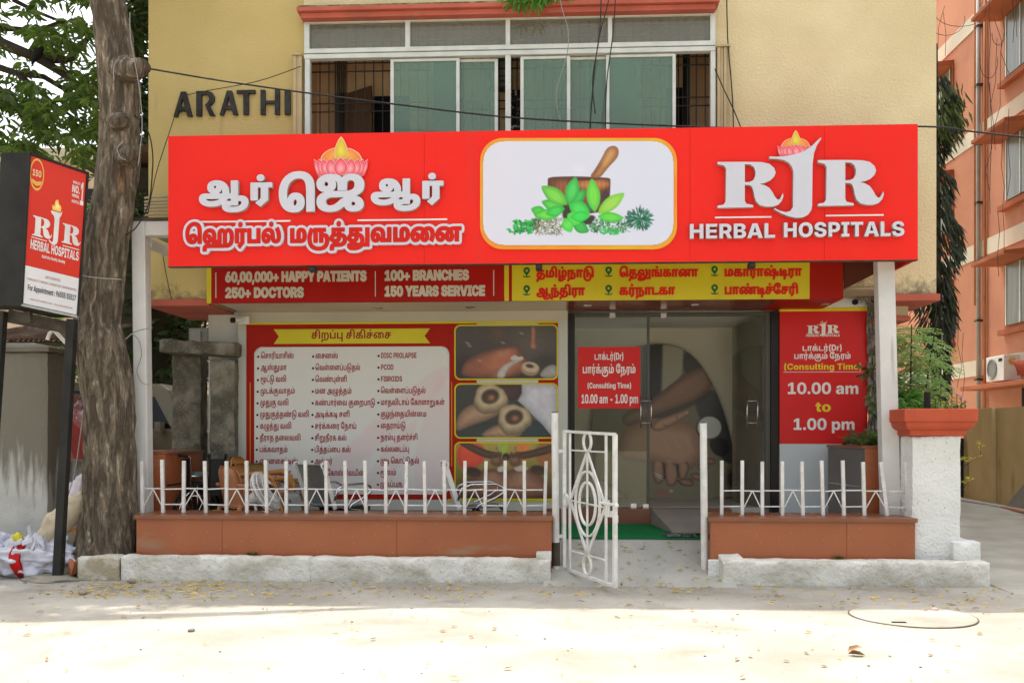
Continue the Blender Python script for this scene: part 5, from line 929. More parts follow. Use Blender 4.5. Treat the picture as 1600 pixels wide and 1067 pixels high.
# folded shutter strips at both sides of the glazing
for (a, c) in ((461, 474), (1119, 1139)):
    f = MB()
    n = 4 if c-a > 15 else 3
    for k in range(n):
        x = PX(a+(c-a)*(k+.5)/n, YF); f.box(x-.014, x+.014, YF-.07+.012*(k % 2), YF-.003, OZ0, PZ(85, YF))
    f.box(PX(a-1, YF), PX(c, YF), YF-.09, YF-.003, PZ(84.5, YF), PZ(82, YF))
    f.build('folding_shutter', mat('shutter_cream', (.52, .42, .24), .7, ns=5), BD)
b = MB(); b.box(PX(796, 10.4), PX(816, 10.4), 10.28, 10.32, 3.5, PZ(147, 10.4)); b.build('hanging_cloth', mat('black_floral_cloth', (.02, .02, .022), .8, col2=(.6, .6, .6), ns=22, lo=.56, hi=.6), BD)
b = MB(); b.box(PX(768, 10.5), PX(801, 10.5), 10.34, 10.48, PZ(140, 10.4), PZ(88, 10.4)); b.build('indoor_fan_unit', mat('slatted_grey_box', (.10, .10, .09), .6, col2=(.25, .25, .22), ns=1, stretch=(.1, .1, 30), lo=.48, hi=.52), BD)
# name letters on the wall
NL = thing('name_letters', 'six black raised capital letters reading ARATHI on the yellow wall', 'letters', (PX(274, YF), YF, PZ(182, YF)))
def fl(c, x0, x1, y0, y1):
    """hand-cut letter polygons in the unit box"""
    Q = {'A': [[(0, 0), (.40, 1), (.66, 1), (1, 0), (.74, 0), (.67, .22), (.30, .22), (.20, 0)], [(.36, .38), (.60, .38), (.50, .78)]],
         'R': [[(0, 0), (0, 1), (.62, 1), (.86, .93), (.97, .76), (.95, .60), (.82, .46), (.70, .41), (1, 0), (.72, 0), (.46, .44), (.60, .52), (.70, .66), (.66, .80), (.56, .86), (.28, .86), (.28, 0)]],
         'T': [[(.36, 0), (.36, .86), (0, .86), (0, 1), (1, 1), (1, .86), (.64, .86), (.64, 0)]],
         'H': [[(0, 0), (0, 1), (.24, 1), (.24, .56), (.76, .56), (.76, 1), (1, 1), (1, 0), (.76, 0), (.76, .43), (.24, .43), (.24, 0)]],
         'I': [[(0, 0), (0, 1), (1, 1), (1, 0)]]}[c]
    a = P(x0, y1, YF); k = P(x1, y0, YF)
    V, F, B = fill([list(q) for q in Q], True); mb = MB()
    mb.add(*shape2mesh(V, F, B, lambda u, v, d: Vector((a.x+u*(k.x-a.x), YF-d, a.z+v*(k.z-a.z))), .035, .001)); mb.build('letter', M['letterblack'], NL)
for c, x0, x1, y0, y1 in (('A', 273, 302, 145, 184), ('R', 308.5, 337.5, 144, 183), ('A', 345, 373, 143.5, 181.5), ('T', 371.5, 400, 142.5, 181), ('H', 408.5, 438, 142, 181), ('I', 446, 454.5, 142, 180.5)): fl(c, x0, x1, y0, y1)
# ------------------------------------------------------------------ canopy frame
CF = thing('canopy_frame', 'white painted steel portal frame with two square columns behind the big red sign', 'canopy frame', (0, 9.05, .5))
yc0, yc1 = 8.97, 9.10
def column(px0, px1, lean, ytop):
    x0, x1 = PX(px0, yc0), PX(px1, yc0); z0, z1 = .545, PZ(ytop, yc0, px0)
    c = MB(); c.hexa([(x0+lean, yc0, z0), (x1+lean, yc0, z0), (x1+lean, yc1, z0), (x0+lean, yc1, z0), (x0, yc0, z1), (x1, yc0, z1), (x1, yc1, z1), (x0, yc1, z1)])
    return c.build('column', M['colpaint'], CF, bevel=.012)
column(205, 226, .035, 345); column(1371, 1398, .06, 400)
zt0, zt1 = PZ(368, yc0, 235), PZ(345.5, yc0, 235)
b = MB(); b.box(PX(226, yc0)+.002, PX(1425, yc0), yc0+.001, yc1, zt0, zt1); b.build('beam', M['colpaint'], CF, bevel=.008)
b = MB(); b.box(PX(206, yc0)-.01, PX(262, yc0), yc0-.01, yc1+.01, zt1+.001, zt1+.03); b.build('flashing', M['rustmetal'], CF)
for px in (228, 640, 1040, 1398): b = MB(); x = PX(px, yc1); b.box(x, x+.06, yc1+.002, YF-.03, zt0-.09, zt0-.01); b.build('rafter', M['colpaint'], CF)
b = MB(); b.box(PX(236, yc0), PX(1430, yc0), yc1+.002, YF-.03, zt0+.002, zt0+.012); b.build('roof_sheet', mat('green_roof_sheet', (.20, .30, .22), .5), CF)
# ------------------------------------------------------------------ big red sign
YS = 8.75
SG = thing('hospital_sign', 'long bright red hospital name board with raised white Tamil and English lettering over the forecourt', 'signboard', (PX(850, YS), YS, 2.87))
sx0, sx1 = PX(262.5, YS), PX(1434.5, YS); sz0, sz1 = PZ(411, YS, 850), PZ(203.5, YS, 850)
b = MB(); b.box(sx0, sx1, YS+.006, YS+.06, sz0, sz1); b.build('sign_box', M['red'], SG)
b = MB(); cuts = [262.5, 663, 1078, 1288, 1434.5]
for a, c in zip(cuts, cuts[1:]): b.box(PX(a, YS)+.002, PX(c, YS)-.002, YS, YS+.005, sz0, sz1)
b.build('front_sheet', M['red'], SG)
b = MB(); b.hexa([(sx1-.02, YS+.062, sz0), (sx1, YS+.062, sz0), (sx1, YF-.04, sz0), (sx1-.02, YF-.04, sz0), (sx1-.02, YS+.062, sz1-.5), (sx1, YS+.062, sz1-.5), (sx1, YF-.04, sz1-.6), (sx1-.02, YF-.04, sz1-.6)])
b.build('side_return', M['redbright'], SG)
b = MB(); b.box(sx0, sx1, YS-.003, YS+.06, sz0-.007, sz0-.001); b.build('bottom_trim', M['rustmetal'], SG)
for px in (487, 842, 1176):
    b = MB(); x = PX(px, YS); b.box(x-.03, x+.03, YS+.02, YS+.10, sz0-.055, sz0-.013); b.box(x-.018, x+.018, YS+.0, YS+.018, sz0-.045, sz0-.018); b.build('floodlight', M['iron'], SG)
def letters(name, parent, t, x0, x1, yb, h, pre='', d0=.05, Y=YS, fm=None, **kw):
    f = Acc().text(t, x0, x1, yb, h, Y, d0, None, pre, **kw).build(name, fm or M['letterwhite'], parent)
    s_ = Acc().text(t, x0, x1, yb, h, Y, d0-.0015, .001, pre, **kw).build('letter_return', M['letterside'], f); return f
def fat(t, x0, x1, y0, y1, r_, parent, fm, d0, d1, pre='', name='lettering', step=5):
    """letters thickened by r_ metres, ink fitted to the px box x0..x1, y0 (top)..y1 (bottom)"""
    pol = text_polys(t, pre); A = np.concatenate([np.asarray(c) for c in pol]); a0, b0 = A.min(0); a1, b1 = A.max(0); xm = (x0+x1)/2
    X0, X1, Z0, Z1 = PX(x0, YS)+r_, PX(x1, YS)-r_, PZ(y1, YS, xm)+r_, PZ(y0, YS, xm)-r_
    q = [[(X0+(x-a0)*(X1-X0)/(a1-a0), Z0+(z-b0)*(Z1-Z0)/(b1-b0)) for x, z in c] for c in pol]
    hv, hf, hb = halo(q, r_, r_/step if r_/step > .0028 else .0028); fn = lambda x, z, d: Vector((x, YS-d, z))
    mb = MB(); mb.add(*shape2mesh(hv, hf, hb, fn, d0)); f = mb.build(name, fm, parent)
    if d1 is not None: mb = MB(); mb.add(*shape2mesh(hv, hf, hb, fn, d0-.0015, d1)); mb.build('letter_return', M['letterside'], f)
    return f
for t, x0, x1, y0, y1 in (('ஆ', 314, 391, 284, 334), ('ர்', 394, 428, 275, 325), ('ெ', 438, 494, 270, 334), ('ஜ', 496.5, 571, 274, 333), ('ஆ', 581, 658, 281, 332), ('ர்', 661, 694, 272.5, 322.5)): fat(t, x0, x1, y0, y1, .006, SG, M['letterwhite'], .05, .001, '!')
letters('lettering', SG, 'HERBAL', 1077, 1209, 374, 22.5, track=18)
letters('lettering', SG, 'HOSPITALS', 1223, 1410, 371.5, 22.5, track=18)
for x0, x1, y in ((312, 454, 346.5), (559, 699, 344), (1117, 1205, 340), (1290, 1380, 337)):
    b = MB(); z = PZ(y, YS, (x0+x1)/2); b.box(PX(x0, YS), PX(x1, YS), YS-.012, YS-.0005, z-.007, z+.007); b.build('underline', M['printwhite'], SG)
# red Tamil words on a white contour plate
for t, x0, x1, yb in (('ஹெர்பல்', 293, 440, 381), ('மருத்துவமனை', 456, 721, 379)):
    V, F, B, a, c = textgeo(t); X0, X1 = PX(x0, YS), PX(x1, YS); sx = (X1-X0)/(c-a); k = YS/(FPX*ct+((x0+x1)/2-800)*st); sy = 21.5*k/HT; Z0 = PZ(yb, YS, (x0+x1)/2)
    fn = lambda x, y, d: Vector((X0+(x-a)*sx, YS-d, Z0+y*sy))
    q = sy/sx; pol = [[(p[0], p[1]*q) for p in c_] for c_ in text_polys(t)]
    r_ = .030/sx; hv, hf, hb = halo(pol, r_, r_/4.5)
    fn2 = lambda x, y, d: Vector((X0+(x-a)*sx, YS-d, Z0+y*sx))
    mb = MB(); mb.add(*shape2mesh(hv, hf, hb, fn2, .035, .001)); pl = mb.build('contour_plate', M['letterwhite'], SG)
    rv, rf, rb = halo(pol, .007/sx, .0035/sx); mb = MB(); mb.add(*shape2mesh(rv, rf, rb, fn2, .038)); mb.build('lettering', M['redprint'], pl)
# emblem letters R J R
R_ = [(252, 256), (430, 255), (540, 257), (590, 268), (622, 295), (632, 325), (622, 352), (595, 378), (560, 393), (528, 400), (560, 408), (590, 425), (612, 455), (628, 485), (645, 502), (658, 500), (670, 480), (680, 460), (682, 480), (672, 510), (650, 535), (615, 548), (570, 548), (530, 538), (505, 515), (494, 485), (488, 450), (478, 420), (465, 408), (430, 405), (430, 510), (440, 528), (485, 538), (485, 552), (252, 556), (252, 542), (290, 535), (305, 515), (308, 300), (295, 280), (252, 270)]
RC = [(430, 270), (465, 272), (490, 290), (500, 320), (498, 350), (485, 375), (460, 387), (430, 388)]
J_ = [(592, 220), (640, 222), (700, 217), (760, 205), (820, 185), (870, 150), (905, 115), (930, 95), (928, 108), (900, 150), (882, 200), (873, 270), (870, 540), (865, 570), (845, 600), (810, 618), (770, 622), (720, 612), (670, 592), (630, 570), (620, 560), (625, 558), (660, 575), (700, 584), (730, 575), (745, 550), (748, 320), (740, 290), (720, 262), (690, 245), (650, 237), (592, 234)]
sh = lambda p, dx, dy: [(x+dx, y+dy) for x, y in p]
EMB = [[R_, RC], [J_], [sh(R_, 657, -12), sh(RC, 657, -12)]]
fe = pxfn(YS, 1060, 195, 4.2105)
for polys in EMB:
    f = poly_part('emblem_letter', polys, fe, M['letterwhite'], SG, .05); V, F, B = fill(polys, True); mb = MB(); mb.add(*shape2mesh(V, F, B, fe, .0485, .001)); mb.build('letter_return', M['letterside'], f)
def lotus(parent, fn, cx, by, s, clip=None, d=.02):
    """lotus with a flame, drawn in crop units around centre cx, base y by, scale s"""
    T = lambda pl: [(cx+x*s, by+y*s) for x, y in pl]
    F_ = Fan()
    arc = [(170*math.cos(R(a)), -120-110*math.sin(R(a))) for a in range(-12, 193, 9)]
    flame = [(0, -312), (22, -285), (42, -240), (52, -195), (46, -150), (25, -125), (0, -118), (-25, -125), (-46, -150), (-52, -195), (-42, -240), (-22, -285)]
    out = lambda pl, k, c: [(c[0]+(x-c[0])*k, c[1]+(y-c[1])*k) for x, y in pl]
    F_.add(T(out(arc, 1.05, (0, -120))), fn, d, (250, 225, 190), (245, 215, 180), thick=.001)
    F_.add(T(arc), fn, d+.003, (232, 190, 60), (236, 120, 45))
    F_.add(T(out(flame, 1.13, (0, -200))), fn, d+.005, (250, 230, 190), (240, 200, 150))
    F_.add(T(flame), fn, d+.008, (226, 214, 60), (214, 172, 45))
    lv = 0
    for x, wd, h, ln in ((-232, 60, 118, -35), (232, 60, 118, 35), (-190, 80, 118, -30), (190, 80, 118, 30), (-150, 90, 118, -22), (150, 90, 118, 22), (-92, 100, 122, -12), (92, 100, 122, 12), (-40, 60, 128, -14), (40, 60, 128, 14), (0, 116, 130, 0)):
        p_ = [(px_*1.0, py_) for px_, py_ in petal(x*.80, 18, wd, h+26, x*.20)]
        F_.add(T(out(p_, 1.06, (x, -50))), fn, d+.009+lv*.0016, (250, 190, 185), (250, 205, 200))
        F_.add(T(p_), fn, d+.0098+lv*.0016, (244, 170, 178), (226, 48, 66), center=(cx+(x*.9)*s, by-45*s)); lv += 1
    return F_.build('lotus_emblem', parent)
lotus(SG, pxfn(YS, 440, 210, 5.517), 518, 352, 1.0, d=.018)
lotus(SG, pxfn(YS, 1060, 195, 4.2105), 768, 212, .52, d=.018)
# picture panel: mortar, pestle and herbs
ff = pxfn(YS, 770, 215, 5.714)
PB = [(p[0], p[1]) for p in rrect(-112, 1642, 12, 1002, 205, 10)]; PI = rrect(-84, 1610, 42, 965, 180, 10)
mb = MB(); V, F, B = fill([PB], True); mb.add(*shape2mesh(V, F, B, ff, .022, .001)); PP = mb.build('picture_panel', M['orangetrim'], SG)
cv = Canvas(-90, 1616, 36, 971, 330, 182, (212, 212, 224)); cv.grad((214, 213, 224), (210, 213, 226), False)
cv.ell(775, 290, 90, 60, (217, 217, 228), 0, 1)
# mortar body
cv.poly([(488, 380), (500, 365), (560, 356), (760, 353), (960, 362), (1040, 368), (1052, 385), (1046, 520), (1020, 640), (900, 690), (640, 690), (520, 640), (494, 560)], (84, 44, 26), None, (132, 74, 38), 90, 1)
cv.poly([(760, 390), (1030, 385), (1035, 460), (760, 470)], (176, 112, 56), 40, (190, 122, 60), 40)
cv.poly([(560, 400), (680, 398), (670, 560), (600, 560)], (146, 84, 44), 40)
cv.poly([(960, 480), (1044, 470), (1036, 600), (960, 640)], (70, 44, 40), 30)
for k in range(14): x = 510+k*38; cv.poly([(x, 395), (x+7, 395), (x+12, 640), (x+3, 640)], (66, 34, 20), 14, alpha=.5)
cv.ell(765, 376, 250, 17, (96, 54, 32), 0, .3); cv.ell(800, 380, 170, 9, (66, 34, 22), 0, .5)
# pestle
cv.poly([(858, 362), (905, 300), (945, 235), (985, 165), (1005, 120), (1035, 90), (1080, 80), (1112, 95), (1126, 130), (1118, 175), (1090, 215), (1040, 265), (1000, 315), (955, 372)], (138, 88, 48), None, (186, 130, 74), 55, 2)
cv.poly([(1000, 200), (1050, 120), (1080, 130), (1040, 220), (985, 270)], (206, 158, 92), 40, alpha=.7)
cv.poly([(880, 350), (960, 240), (975, 245), (900, 362)], (112, 66, 36), 20, alpha=.7)
# thyme, basil and rosemary scatter
rs = np.random.default_rng(3)
def sprig(x0, x1, y0, y1, n, cols, ln, wd):
    for _ in range(n):
        x, y, a = rs.uniform(x0, x1), rs.uniform(y0, y1), rs.uniform(0, 180); c = cols[rs.integers(len(cols))]
        cv.ell(x, y, ln*rs.uniform(.6, 1.2), wd*rs.uniform(.7, 1.2), c, a, .5)
sprig(300, 420, 735, 830, 60, [(40, 100, 50), (60, 90, 50), (30, 70, 40)], 26, 9)
sprig(190, 360, 745, 860, 90, [(30, 160, 60), (60, 190, 90), (20, 120, 50)], 24, 14); sprig(135, 180, 820, 850, 8, [(40, 170, 70)], 20, 12)
sprig(385, 620, 725, 870, 260, [(150, 150, 110), (110, 120, 80), (170, 165, 130), (80, 90, 60)], 24, 4)
sprig(860, 1215, 735, 850, 240, [(30, 110, 60), (60, 150, 80), (20, 80, 50), (90, 170, 90)], 24, 6); sprig(960, 1120, 820, 870, 40, [(70, 200, 100), (40, 170, 80)], 20, 9)
for _ in range(240):
    a = rs.uniform(0, 2*math.pi); r_ = rs.uniform(0, 1)**.6; cv.ell(1310+115*r_*math.cos(a), 735+90*r_*math.sin(a), 30, 6, [(20, 100, 70), (50, 140, 100), (15, 70, 55)][rs.integers(3)], math.degrees(a), .5)
for x, y, h in ((1312, 640, 70), (1205, 680, 55)): cv.ell(x, y, 7, h*.6, (40, 70, 55), 4, .4)
# leaves
def leaf(tip, base, wd, c0, c1):
    tx, ty = tip; bx, by_ = base; dx, dy = bx-tx, by_-ty; L = math.hypot(dx, dy); nx, ny = -dy/L, dx/L
    prof = [(0, 0), (.18, .55), (.42, .98), (.65, .95), (.85, .6), (1, .05)]
    poly = [(tx+dx*t_+nx*wd*w_, ty+dy*t_+ny*wd*w_) for t_, w_ in prof]+[(tx+dx*t_-nx*wd*w_, ty+dy*t_-ny*wd*w_) for t_, w_ in prof[::-1][:-1]]
    cv.poly(poly, c0, None, c1, wd*.7, 1)
    cv.poly([(tx, ty), (bx+nx*4, by_+ny*4), (bx-nx*4, by_-ny*4)], tuple(max(0, v-35) for v in c1), 7, alpha=.5, sm=0)
cv.poly([(620, 600), (690, 600), (700, 720), (880, 690), (930, 720), (850, 800), (620, 770)], (54, 40, 30), 16)
for a in (((830, 470), (700, 600), 55, (30, 140, 60), (60, 190, 80)), ((890, 610), (820, 640), 40, (30, 100, 60), (45, 130, 70)), ((430, 575), (640, 650), 55, (50, 160, 50), (90, 205, 70)), ((338, 640), (480, 690), 50, (45, 165, 50), (80, 200, 65)), ((360, 700), (600, 690), 52, (50, 170, 50), (110, 215, 70)),
          ((428, 437), (665, 605), 68, (70, 170, 50), (126, 210, 70)), ((742, 352), (678, 600), 62, (40, 160, 55), (80, 205, 90)), ((470, 690), (640, 640), 48, (40, 170, 55), (70, 205, 80)), ((882, 365), (910, 670), 62, (70, 190, 55), (120, 215, 65)),
          ((1180, 497), (940, 685), 60, (110, 195, 55), (160, 212, 75)), ((1175, 725), (935, 710), 46, (60, 180, 50), (105, 215, 65)), ((860, 850), (715, 770), 52, (30, 150, 60), (60, 185, 75)), ((870, 690), (680, 600), 70, (40, 180, 60), (75, 215, 85)), ((780, 775), (670, 690), 70, (70, 200, 60), (100, 222, 75)), ((875, 700), (690, 720), 50, (40, 190, 60), (60, 215, 80)),
          ((700, 855), (640, 725), 55, (60, 195, 60), (100, 220, 80))): leaf(*a)
cv.mesh('picture', ff, PP, .025, clip=PI)
# ------------------------------------------------------------------ fascia board under the sign
YB = 9.45
FS = thing('fascia_board', 'dark red and yellow strip board below the big sign listing patients, branches and states', 'signboard', (PX(820, YB), YB, 2.62))
fz0, fz1 = 2.622, 3.10
def bx(name, m, x0, x1, z0, z1, y0, y1, parent): 
    b_ = MB(); b_.box(PX(x0, y0), PX(x1, y0), y0, y1, z0, z1); return b_.build(name, m, parent)
bx('red_panel', M['reddark'], 330, 788, fz0, fz1, YB, YB+.03, FS)
bx('yellow_edge', M['yellowprint'], 323, 330, fz0, fz1, YB-.004, YB+.03, FS)
bx('yellow_edge', M['yellowprint'], 788, 795, fz0, fz1, YB-.002, YB+.03, FS)
bx('red_divider', M['reddark'], 795, 800, fz0, fz1, YB, YB+.03, FS)
bx('yellow_panel', M['yellowprint'], 800, 1265, fz0, fz1, YB, YB+.03, FS)
bx('end_panel', M['redboard'], 1265, 1317.5, fz0, fz1, YB, YB+.03, FS)
ex0, ex1 = PX(1319, YB+.04), PX(1368, YB+.04)
b = MB(); b.prism([(ex0, 2.72), (ex1, 2.87), (ex1, 3.05), (ex0, 3.05)], lambda x, z: (x, YB+.04, z), lambda x, z: (x, YB+.06, z)); b.build('end_return', mat('brown_red_panel', (.10, .028, .015), .4), FS)
for t, x0, x1, yb in (('60,00,000+ HAPPY PATIENTS', 352, 573, 440), ('250+ DOCTORS', 352, 475, 465), ('100+ BRANCHES', 601, 733, 438), ('150 YEARS SERVICE', 601, 758, 462.5)): fatline(t, x0, x1, yb, 15.6, YB, .0045, M['offwhite'], FS)
for x in (337.5, 586.5, 771.5): a = MB(); a.box(PX(x-.7, YB), PX(x+.7, YB), YB-.004, YB-.001, PZ(462, YB), PZ(422, YB)); a.build('divider_line', M['offwhite'], FS)
for t, x0, x1, yb in (('தமிழ்நாடு', 838, 928, 433.5), ('தெலுங்கானா', 967.5, 1091, 432.5), ('மகாராஷ்டிரா', 1132, 1253, 431.5), ('ஆந்திரா', 838, 914, 461.5), ('கர்நாடகா', 967.5, 1055, 460.5), ('பாண்டிச்சேரி', 1132, 1247, 459.5)): fatline(t, x0, x1, yb, 11.4, YB, .0035, M['redprint'], FS)
for x, y in ((823, 424), (951, 423), (1116.5, 422), (823, 452), (951, 451.5), (1116.5, 450.5)):
    a = MB(); c = P(x, y, YB); k = c.y/FPX
    pin = [(5.2*math.cos(R(t)), 1+5.2*math.sin(R(t))) for t in range(-20, 201, 20)]+[(-2.2, -4.5), (0, -8), (2.2, -4.5)]
    hole = [(2*math.cos(R(t)), 1+2*math.sin(R(t))) for t in range(0, 360, 45)]
    V, F, B = fill([pin, hole], True); a.add(*shape2mesh(V, F, B, lambda u, v, d: Vector((c.x+u*k, YB-d, c.z+v*k)), .004))
    for s_ in (1,):
        ring = [(6*math.cos(R(t)), -7.5+2.2*math.sin(R(t))) for t in range(180, 361, 15)]+[(6*math.cos(R(t)), -6.6+1.2*math.sin(R(t))) for t in range(360, 179, -15)]
        V, F, B = fill([ring], True); a.add(*shape2mesh(V, F, B, lambda u, v, d: Vector((c.x+u*k, YB-d, c.z+v*k)), .0042))
    a.build('map_pin', M['greenprint'], FS)
# soffit boards under the fascia, with downlights
b = MB(); b.box(PX(340, YB), PX(885, YB), YB+.002, YG-.02, fz0+.0, fz0+.02); b.build('soffit', mat('beige_soffit_board', (.52, .44, .33), .35, ns=1), FS)
b = MB(); b.box(PX(885.2, YB), PX(1215, YB), YB+.002, YG-.02, fz0-.001, fz0+.02); b.build('soffit', mat('dark_red_soffit_board', (.20, .025, .018), .2, ns=1), FS)
b = MB(); b.box(PX(1215.2, YB), PX(1317, YB), YB+.002, YG-.02, fz0-.002, fz0+.02); b.build('soffit', M['redboard'], FS)
for px in (590, 735, 918, 1085, 1290):
    c = P(px, 480, 9.85); b = MB(); b.lathe([(.055, 0), (.055, -.006), (.045, -.009), (.04, -.004)], (c.x, 9.85, fz0-.001), 16); b.build('downlight', M['steel'], FS)
# ------------------------------------------------------------------ treatment list board
YT = 10.2
TB = thing('treatment_board', 'wide red and grey Tamil treatment list with three massage pictures, behind the left railing', 'notice board', (PX(630, YT), YT, .52))
def tz(y): return PZ(y, YT, 630)
def trect(name, m, x0, x1, y0, y1, d0, d1, parent=TB):
    b_ = MB(); b_.box(PX(x0, YT), PX(x1, YT), YT-d0, YT-d1, tz(y1), tz(y0)); return b_.build(name, m, parent)
trect('frame', M['listwhite'], 372, 887, 486.5, 797, 0, -.09)
trect('header_panel', mat('beige_header', (.50, .46, .37), .3, ns=1), 372, 887, 487, 502.5, .006, .0005)
trect('red_panel', M['redboard'], 385, 872, 503, 780, .004, .0005)
trect('yellow_line', M['yellowprint'], 385, 872, 502.8, 506, .007, .0045); trect('yellow_line', M['yellowprint'], 700, 872, 779, 782.5, .007, .0005); trect('yellow_line', M['goldtrim'], 390.5, 391.8, 597, 730, .006, .0045); trect('yellow_line', M['goldtrim'], 705.2, 706.5, 597, 728, .006, .0045)
def tf(x, y, d): 
    p = P(x, y, YT); return Vector((p.x, YT-d, tz(y)))
poly_part('ribbon', [[(428, 513.5), (672, 513.5), (663.5, 525), (672, 536.5), (428, 536.5), (436, 525)]], tf, M['yellowprint'], TB, .007)
LP = poly_part('list_panel', [rrect(397.5, 702, 541.5, 772, 12)], tf, M['listwhite'], TB, .006)
# faint pink figure printed under the list
cv = Canvas(398, 702, 541.5, 772, 110, 84, (202, 203, 195))
for pl, al in (([(700, 560), (600, 640), (520, 720), (440, 772), (520, 772), (600, 690), (702, 600)], .35), ([(640, 772), (660, 640), (700, 560), (702, 700), (690, 772)], .3), ([(560, 772), (600, 700), (660, 640), (640, 700), (600, 772)], .35), ([(398, 680), (430, 720), (480, 750), (400, 760)], .2)): cv.poly(pl, (206, 172, 172), 6, alpha=al)
cv.mesh('printed_background', tf, LP, .0075, clip=rrect(397.5, 702, 541.5, 772, 12))
Acc().text('சிறப்பு சிகிச்சை', 487, 611, 529, 9.6, YT, .009).build('lettering', M['maroon'], TB)
ys = [555.4+18.27*i for i in range(12)]
C1 = [('சொரியாசிஸ்', 459), ('ஆஸ்துமா', 448), ('மூட்டு வலி', 447.5), ('முடக்குவாதம்', 461), ('முதுகு வலி', 451), ('முதுகுத்தண்டு வலி', 483), ('கழுத்து வலி', 455.5), ('தீராத தலைவலி', 470), ('பக்கவாதம்', 449.5), ('சைனசைட்டிஸ்', 465.5), ('கருமா', 455), ('அலர்ஜி', 440)]
C2 = [('சைனஸ்', 528), ('வெள்ளைப்படுதல்', 563), ('வெண்புள்ளி', 542), ('மன அழுத்தம்', 549.5), ('கண்பார்வை குறைபாடு', 586), ('அடிக்கடி சளி', 546.5), ('சர்க்கரை நோய்', 557), ('சிறுநீரக கல்', 541.7), ('பித்தப்பை கல்', 548), ('அல்சர்', 519.5), ('வெரிகோஸ் வெயின்', 569.6)]
C3 = [('DISC PROLAPSE', 651), ('PCOD', 615), ('FIBROIDS', 628.5), ('வெள்ளைப்படுதல்', 665), ('மாதவிடாய் கோளாறுகள்', 695), ('குழந்தையின்மை', 666.5), ('தைராய்டு', 633.6), ('நரம்பு தளர்ச்சி', 652.5), ('கல்லடைப்பு', 639.5), ('முடி கொட்டுதல்', 655), ('மூலம்', 619), ('முகப்பரு', 629)]
for C, xb, xt, dy, dr in ((C1, 403.9, 408.3, .6, -.28), (C2, 489.6, 493.4, .6, -.18), (C3, 591.8, 595.7, 0, -.1)):
    for i, (t, xe) in enumerate(C):
        yb = ys[i]+dy+4.1; Acc().text(t, xt+dr*i, xe, yb, 7.3 if ord(t[0]) > 0xB00 else 8.4, YT, .009).build('lettering', M['maroon'], TB)
        c = P(xb+dr*i, yb-3.5, YT); k = YT/FPX*1.9; bl = MB(); bl.add([(c.x+k*math.cos(R(q)), YT-.009, tz(yb-3.5)+k*math.sin(R(q))) for q in range(0, 360, 36)], [tuple(range(10))]); bl.build('bullet', M['blackprint'], TB)
def picture(y0, y1, paint, lab):
    out = rrect(710, 872, y0, y1, 9); inn = rrect(712.2, 869.8, y0+2.2, y1-2.2, 7.5)
    V, F, B = fill([out, inn], True); mb = MB(); mb.add(*shape2mesh(V, F, B, tf, .011, .004)); f = mb.build('picture_frame', M['yellowprint'], TB)
    c = Canvas(711, 871, y0+1, y1-1, 150, 84, (40, 34, 28)); paint(c, y0); c.noise(.12, 7); c.mesh('picture', tf, f, .008, clip=inn)
    # pale bars behind the frames
    return f
ox, oy, sc = 690, 490, 3.44
cr = lambda pl: [(ox+x/sc, oy+y/sc) for x, y in pl]
def e(c, x, y, rx, ry, col, rot=0, soft=.3, al=1): c.ell(ox+x/sc, oy+y/sc, rx/sc, ry/sc, col, rot, soft, al)
def pp(c, pl, col, soft, col2=None, gr=12, sm=2, al=1): c.poly(cr(pl), col, soft, col2, gr, sm, al)
def pic1(c, y0):
    c.grad((70, 62, 52), (40, 33, 26)); e(c, 480, 170, 190, 140, (88, 80, 66), 0, .9, .8); e(c, 300, 110, 60, 60, (92, 66, 46), 0, .9, .7); e(c, 110, 300, 130, 90, (34, 22, 17), 0, .8); e(c, 560, 260, 90, 60, (48, 38, 30), 0, .9)
    pp(c, [(105, 285), (150, 240), (230, 205), (300, 185), (350, 178), (400, 172), (418, 185), (432, 220), (470, 262), (430, 345), (110, 350)], (92, 52, 34), 4, (166, 100, 68), 16)
    e(c, 330, 215, 80, 26, (186, 124, 88), -14, 1, .7); e(c, 190, 290, 90, 40, (120, 66, 42), -20, .9, .7); e(c, 330, 320, 80, 30, (176, 118, 84), -20, .9, .6)
    pp(c, [(478, 72), (508, 78), (502, 160), (512, 192), (494, 196), (472, 188), (482, 140)], (120, 74, 56), 2.5, (176, 116, 92), 5)
    pp(c, [(298, 322), (325, 285), (380, 255), (430, 238), (440, 252), (385, 275), (350, 310), (338, 348), (300, 348)], (150, 146, 136), 1.5, (178, 175, 166), 4, 1); pp(c, [(368, 240), (395, 222), (408, 236), (438, 232), (440, 252), (405, 250), (380, 256)], (184, 181, 172), 1.2, None, 4, 1)
    e(c, 476, 300, 56, 40, (150, 122, 92), 8, .25); e(c, 478, 290, 50, 30, (186, 168, 136), 10, .25); e(c, 474, 284, 31, 15, (62, 44, 32), 10, .5)
    pp(c, [(520, 345), (545, 300), (590, 275), (625, 285), (625, 350)], (128, 126, 118), 2, (158, 156, 148), 8)
    for x, y in ((140, 160), (330, 160), (205, 255), (150, 175), (430, 110)): e(c, x, y, 18, 8, (160, 146, 112), 20, 1, .7)
